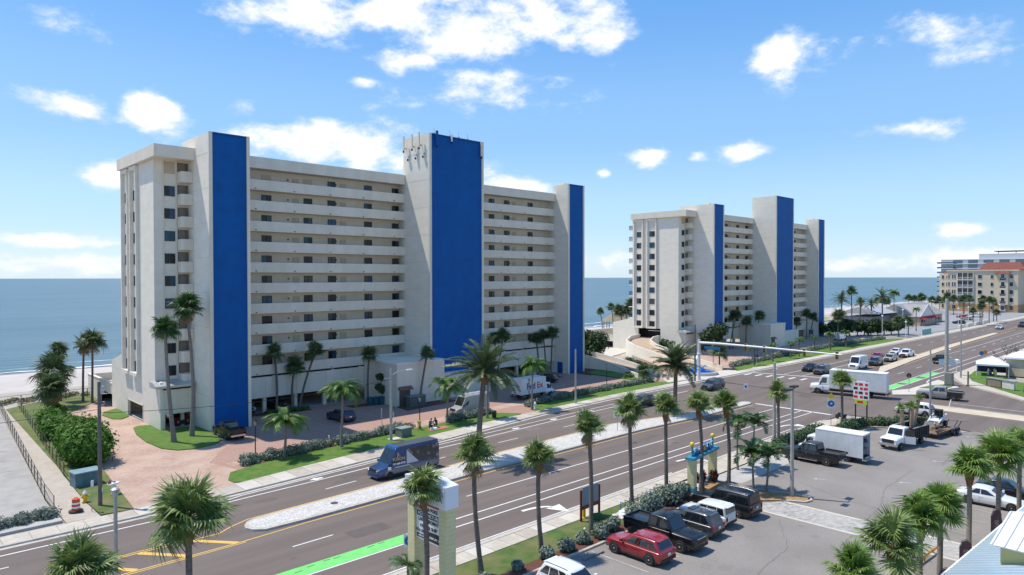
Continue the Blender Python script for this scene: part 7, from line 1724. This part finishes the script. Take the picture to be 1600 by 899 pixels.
MB().extr([(-6.2, 2.7), (-4.7, 3.6), (-4.7, 2.7)], 'x', -11, 9).build('awning', mat('awning_red', (.35, .015, .03), .8), rs_); MB().box(-10.5, 8.5, -4.62, -2.0, 0, 3.4).build('porch', MATS['peach_wall'], rs_)
for k in range(5): w_ = MB().box(-9 + k * 3.4, -6.8 + k * 3.4, -4.7, -4.63, .9, 2.5).build('window', cglass, rs_)
for k in range(4): MB().box(12 + k * 4, 14.4 + k * 4, -2.08, -2.01, .9, 2.6).build('window', cglass, rs_)
ht = root('hotel', (455, 100.2, 0), 0, 'tan five storey hotel with red tile roofs at far right', 'building')
ht.scale = (1, .63, 1)
tanw = mat('hotel_tan', (.60, .50, .36), .9, (.64, .54, .40), .1); rust = mat('hotel_orange', (.48, .29, .15), .9); redt = mat('red_tile', (.17, .05, .038), .85, (.22, .07, .05), .8)
# facade faces the camera along -X: x is depth, y runs across
XF = -13.0
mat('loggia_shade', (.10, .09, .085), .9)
MB().box(XF, 30, -40, 11.5, 4.2, 22.2).build('wall', tanw, ht); MB().box(XF - .05, 30.1, -40.05, 11.55, 0, 4.2).build('base_storey', rust, ht); MB().box(XF - .5, 31, -40.5, 12, 22.2, 22.9).build('parapet', tanw, ht)
MB().box(XF + 16, 44, 11.6, 24, 0, 21.0).build('side_wing', tanw, ht)
def hwin(y0, y1, z0, z1, x=XF): 
    f = MB().box(x - .12, x - .01, y0 - .15, y1 + .15, z0 - .15, z1 + .15).build('window', sign_white, ht); MB().box(x - .2, x - .125, y0, y1, z0, z1).build('pane', cglass, f)
for fl in range(5):
    z = 1.0 + fl * 4.2
    for y in (10.2, 7.4, 5.6): hwin(y - .45, y + .45, z + .4, z + 2.6)
    if fl:
        # loggia with railing
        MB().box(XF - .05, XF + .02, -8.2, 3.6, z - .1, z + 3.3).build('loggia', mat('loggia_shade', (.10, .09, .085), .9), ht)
        for k in range(4): MB().box(XF - .6, XF - .06, -8.4 + k * 3.95, -8.1 + k * 3.95, z - .2, z + 3.4).build('loggia_post', sign_white, ht)
        MB().box(XF - .62, XF - .5, -8.4, 3.8, z + .9, z + 1.05).box(XF - .62, XF - .06, -8.4, 3.8, z - .35, z - .1).build('loggia_rail', sign_white, ht)
        for k in range(24): MB().cbox(XF - .56, -8.2 + k * .5, z + .4, .05, .06, 1.0).build('baluster', sign_white, ht)
    for y in (-13.0,): hwin(y - 1.4, y + 1.4, z + .4, z + 2.4)
    hwin(-22.6, -20.8, z + .5, z + 2.3); hwin(-36.6, -34.2, z + .4, z + 2.6)
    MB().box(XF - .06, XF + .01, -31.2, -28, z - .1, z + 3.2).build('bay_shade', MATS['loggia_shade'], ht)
    MB().box(XF - .9, XF - .07, -31.6, -27.6, z - .4, z - .1).build('bay_balcony', tanw, ht); MB().box(XF - .9, XF - .8, -31.6, -27.6, z - .1, z + .9).build('bay_rail', sign_white, ht)
def hip(name, x0, x1, y0, y1, z0, z1, ins=4):
    MB().add([(x0, y0, z0), (x1, y0, z0), (x1, y1, z0), (x0, y1, z0), (x0 + ins, y0 + ins, z1), (x1 - ins, y0 + ins, z1), (x1 - ins, y1 - ins, z1), (x0 + ins, y1 - ins, z1)], [(0, 1, 5, 4), (1, 2, 6, 5), (2, 3, 7, 6), (3, 0, 4, 7), (4, 5, 6, 7), (3, 2, 1, 0)]).build(name, redt, ht)
hip('roof', XF + 4, 30, -44, -10, 22.95, 27.0, 5); hip('bay_roof', XF - 2, XF + 5, -35, -24, 20.9, 23.2, 2.5); hip('corner_roof', XF + 15, XF + 24, 10, 16, 21.1, 23.4, 2.5); hip('corner_roof', XF + 26, XF + 34, 19, 25, 21.1, 23, 2.5)
MB().box(XF - .9, XF + 2, -33.4, -25.8, 4.2, 20.9).build('bay', tanw, ht)
for k in range(5):
    z = 1.0 + k * 4.2
    for y, m_ in ((-29.6, cglass),): f = MB().box(XF - 1.0, XF - .91, -31.0, -28.2, z + .2, z + 2.9).build('window', sign_white, ht); MB().box(XF - 1.06, XF - 1.005, -30.8, -28.4, z + .4, z + 2.7).build('pane', cglass, f)
    for j in range(3): 
        f = MB().box(XF + 15.9, XF + 15.99, 13 + j * 3.6, 15 + j * 3.6, z, z + 2.4).build('window', sign_white, ht); MB().box(XF + 15.8, XF + 15.89, 13.2 + j * 3.6, 14.8 + j * 3.6, z + .2, z + 2.2).build('pane', cglass, f)
gb = root('glass_building', (560, 118, 0), 0, 'grey glass apartment tower rising behind the hotel roofs', 'building')
gw_ = mat('tower_grey', (.42, .45, .48), .7)
MB().box(0, 40, -48, 22, 0, 31).build('wall', gw_, gb); MB().box(4, 40, -34, 0, 31, 35).build('penthouse', gw_, gb); MB().box(-.1, 40.1, -48.2, 22.2, 31.0, 31.5).build('parapet', sign_white, gb)
for fl in range(9):
    z = 1.5 + fl * 3.4
    for j in range(7):
        f = MB().box(-.2, -.01, -45 + j * 9, -39.5 + j * 9, z, z + 2.3).build('window', mat('tower_glass', (.05, .10, .16), .08, spec=1), gb)
    MB().box(-2.2, -.02, 14, 24, z - .4, z - .1).build('balcony', sign_white, gb); MB().box(-.6, -.02, -46, 12, z - .55, z - .25).build('floor_band', sign_white, gb)
    MB().box(-2.2, -2.1, 14, 24, z - .1, z + .9).build('balcony_glass', MATS['tower_glass'], gb)
MB().box(8, 22, -32, -8, 36.5, 37).build('roof_canopy', trim_m, gb)
for y in (-30, -20, -10): MB().tube([(10, y, 35), (10, y, 36.6)], .2, 5).build('canopy_post', trim_m, gb)
cb2 = root('cream_tower', (520, 62, 0), 0, 'cream apartment block at the far right edge behind the hotel', 'building'); MB().box(0, 30, -60, 2, 0, 34).build('wall', mat('cream_wall', (.60, .54, .36), .9), cb2); MB().box(4, 26, -60, -8, 34, 44).build('upper_wall', MATS['cream_wall'], cb2)
for fl in range(10):
    for j in range(6): f = MB().box(-.15, -.01, -3.6 - j * 8, -.4 - j * 8, 2 + fl * 3.3, 3.7 + fl * 3.3).build('window', cglass, cb2)
MB().box(-.3, 30.2, -60.2, 2.2, 34, 34.6).build('parapet', sign_white, cb2)
tealw = root('teal_fence', (256, 68.4, 0), 0, 'teal painted screen at the entrance of the far car park', 'screen'); MB().box(-4, 6, -.1, .1, 0, 1.7).build('panel', mat('teal_screen', (.10, .38, .36), .7), tealw); [MB().cbox(-4 + k * 2.5, 0, .95, .14, .26, 1.9).build('post', sign_white, tealw) for k in range(5)]
wl2 = root('planter_wall', (310, 67.2, .1), 0, 'white rendered planter walls along the far pavement', 'wall'); [MB().box(-18 + k * 12, -10 + k * 12, -.3, .3, 0, 1.1 + .2 * (k % 2)).build('panel', stucco, wl2) for k in range(4)]
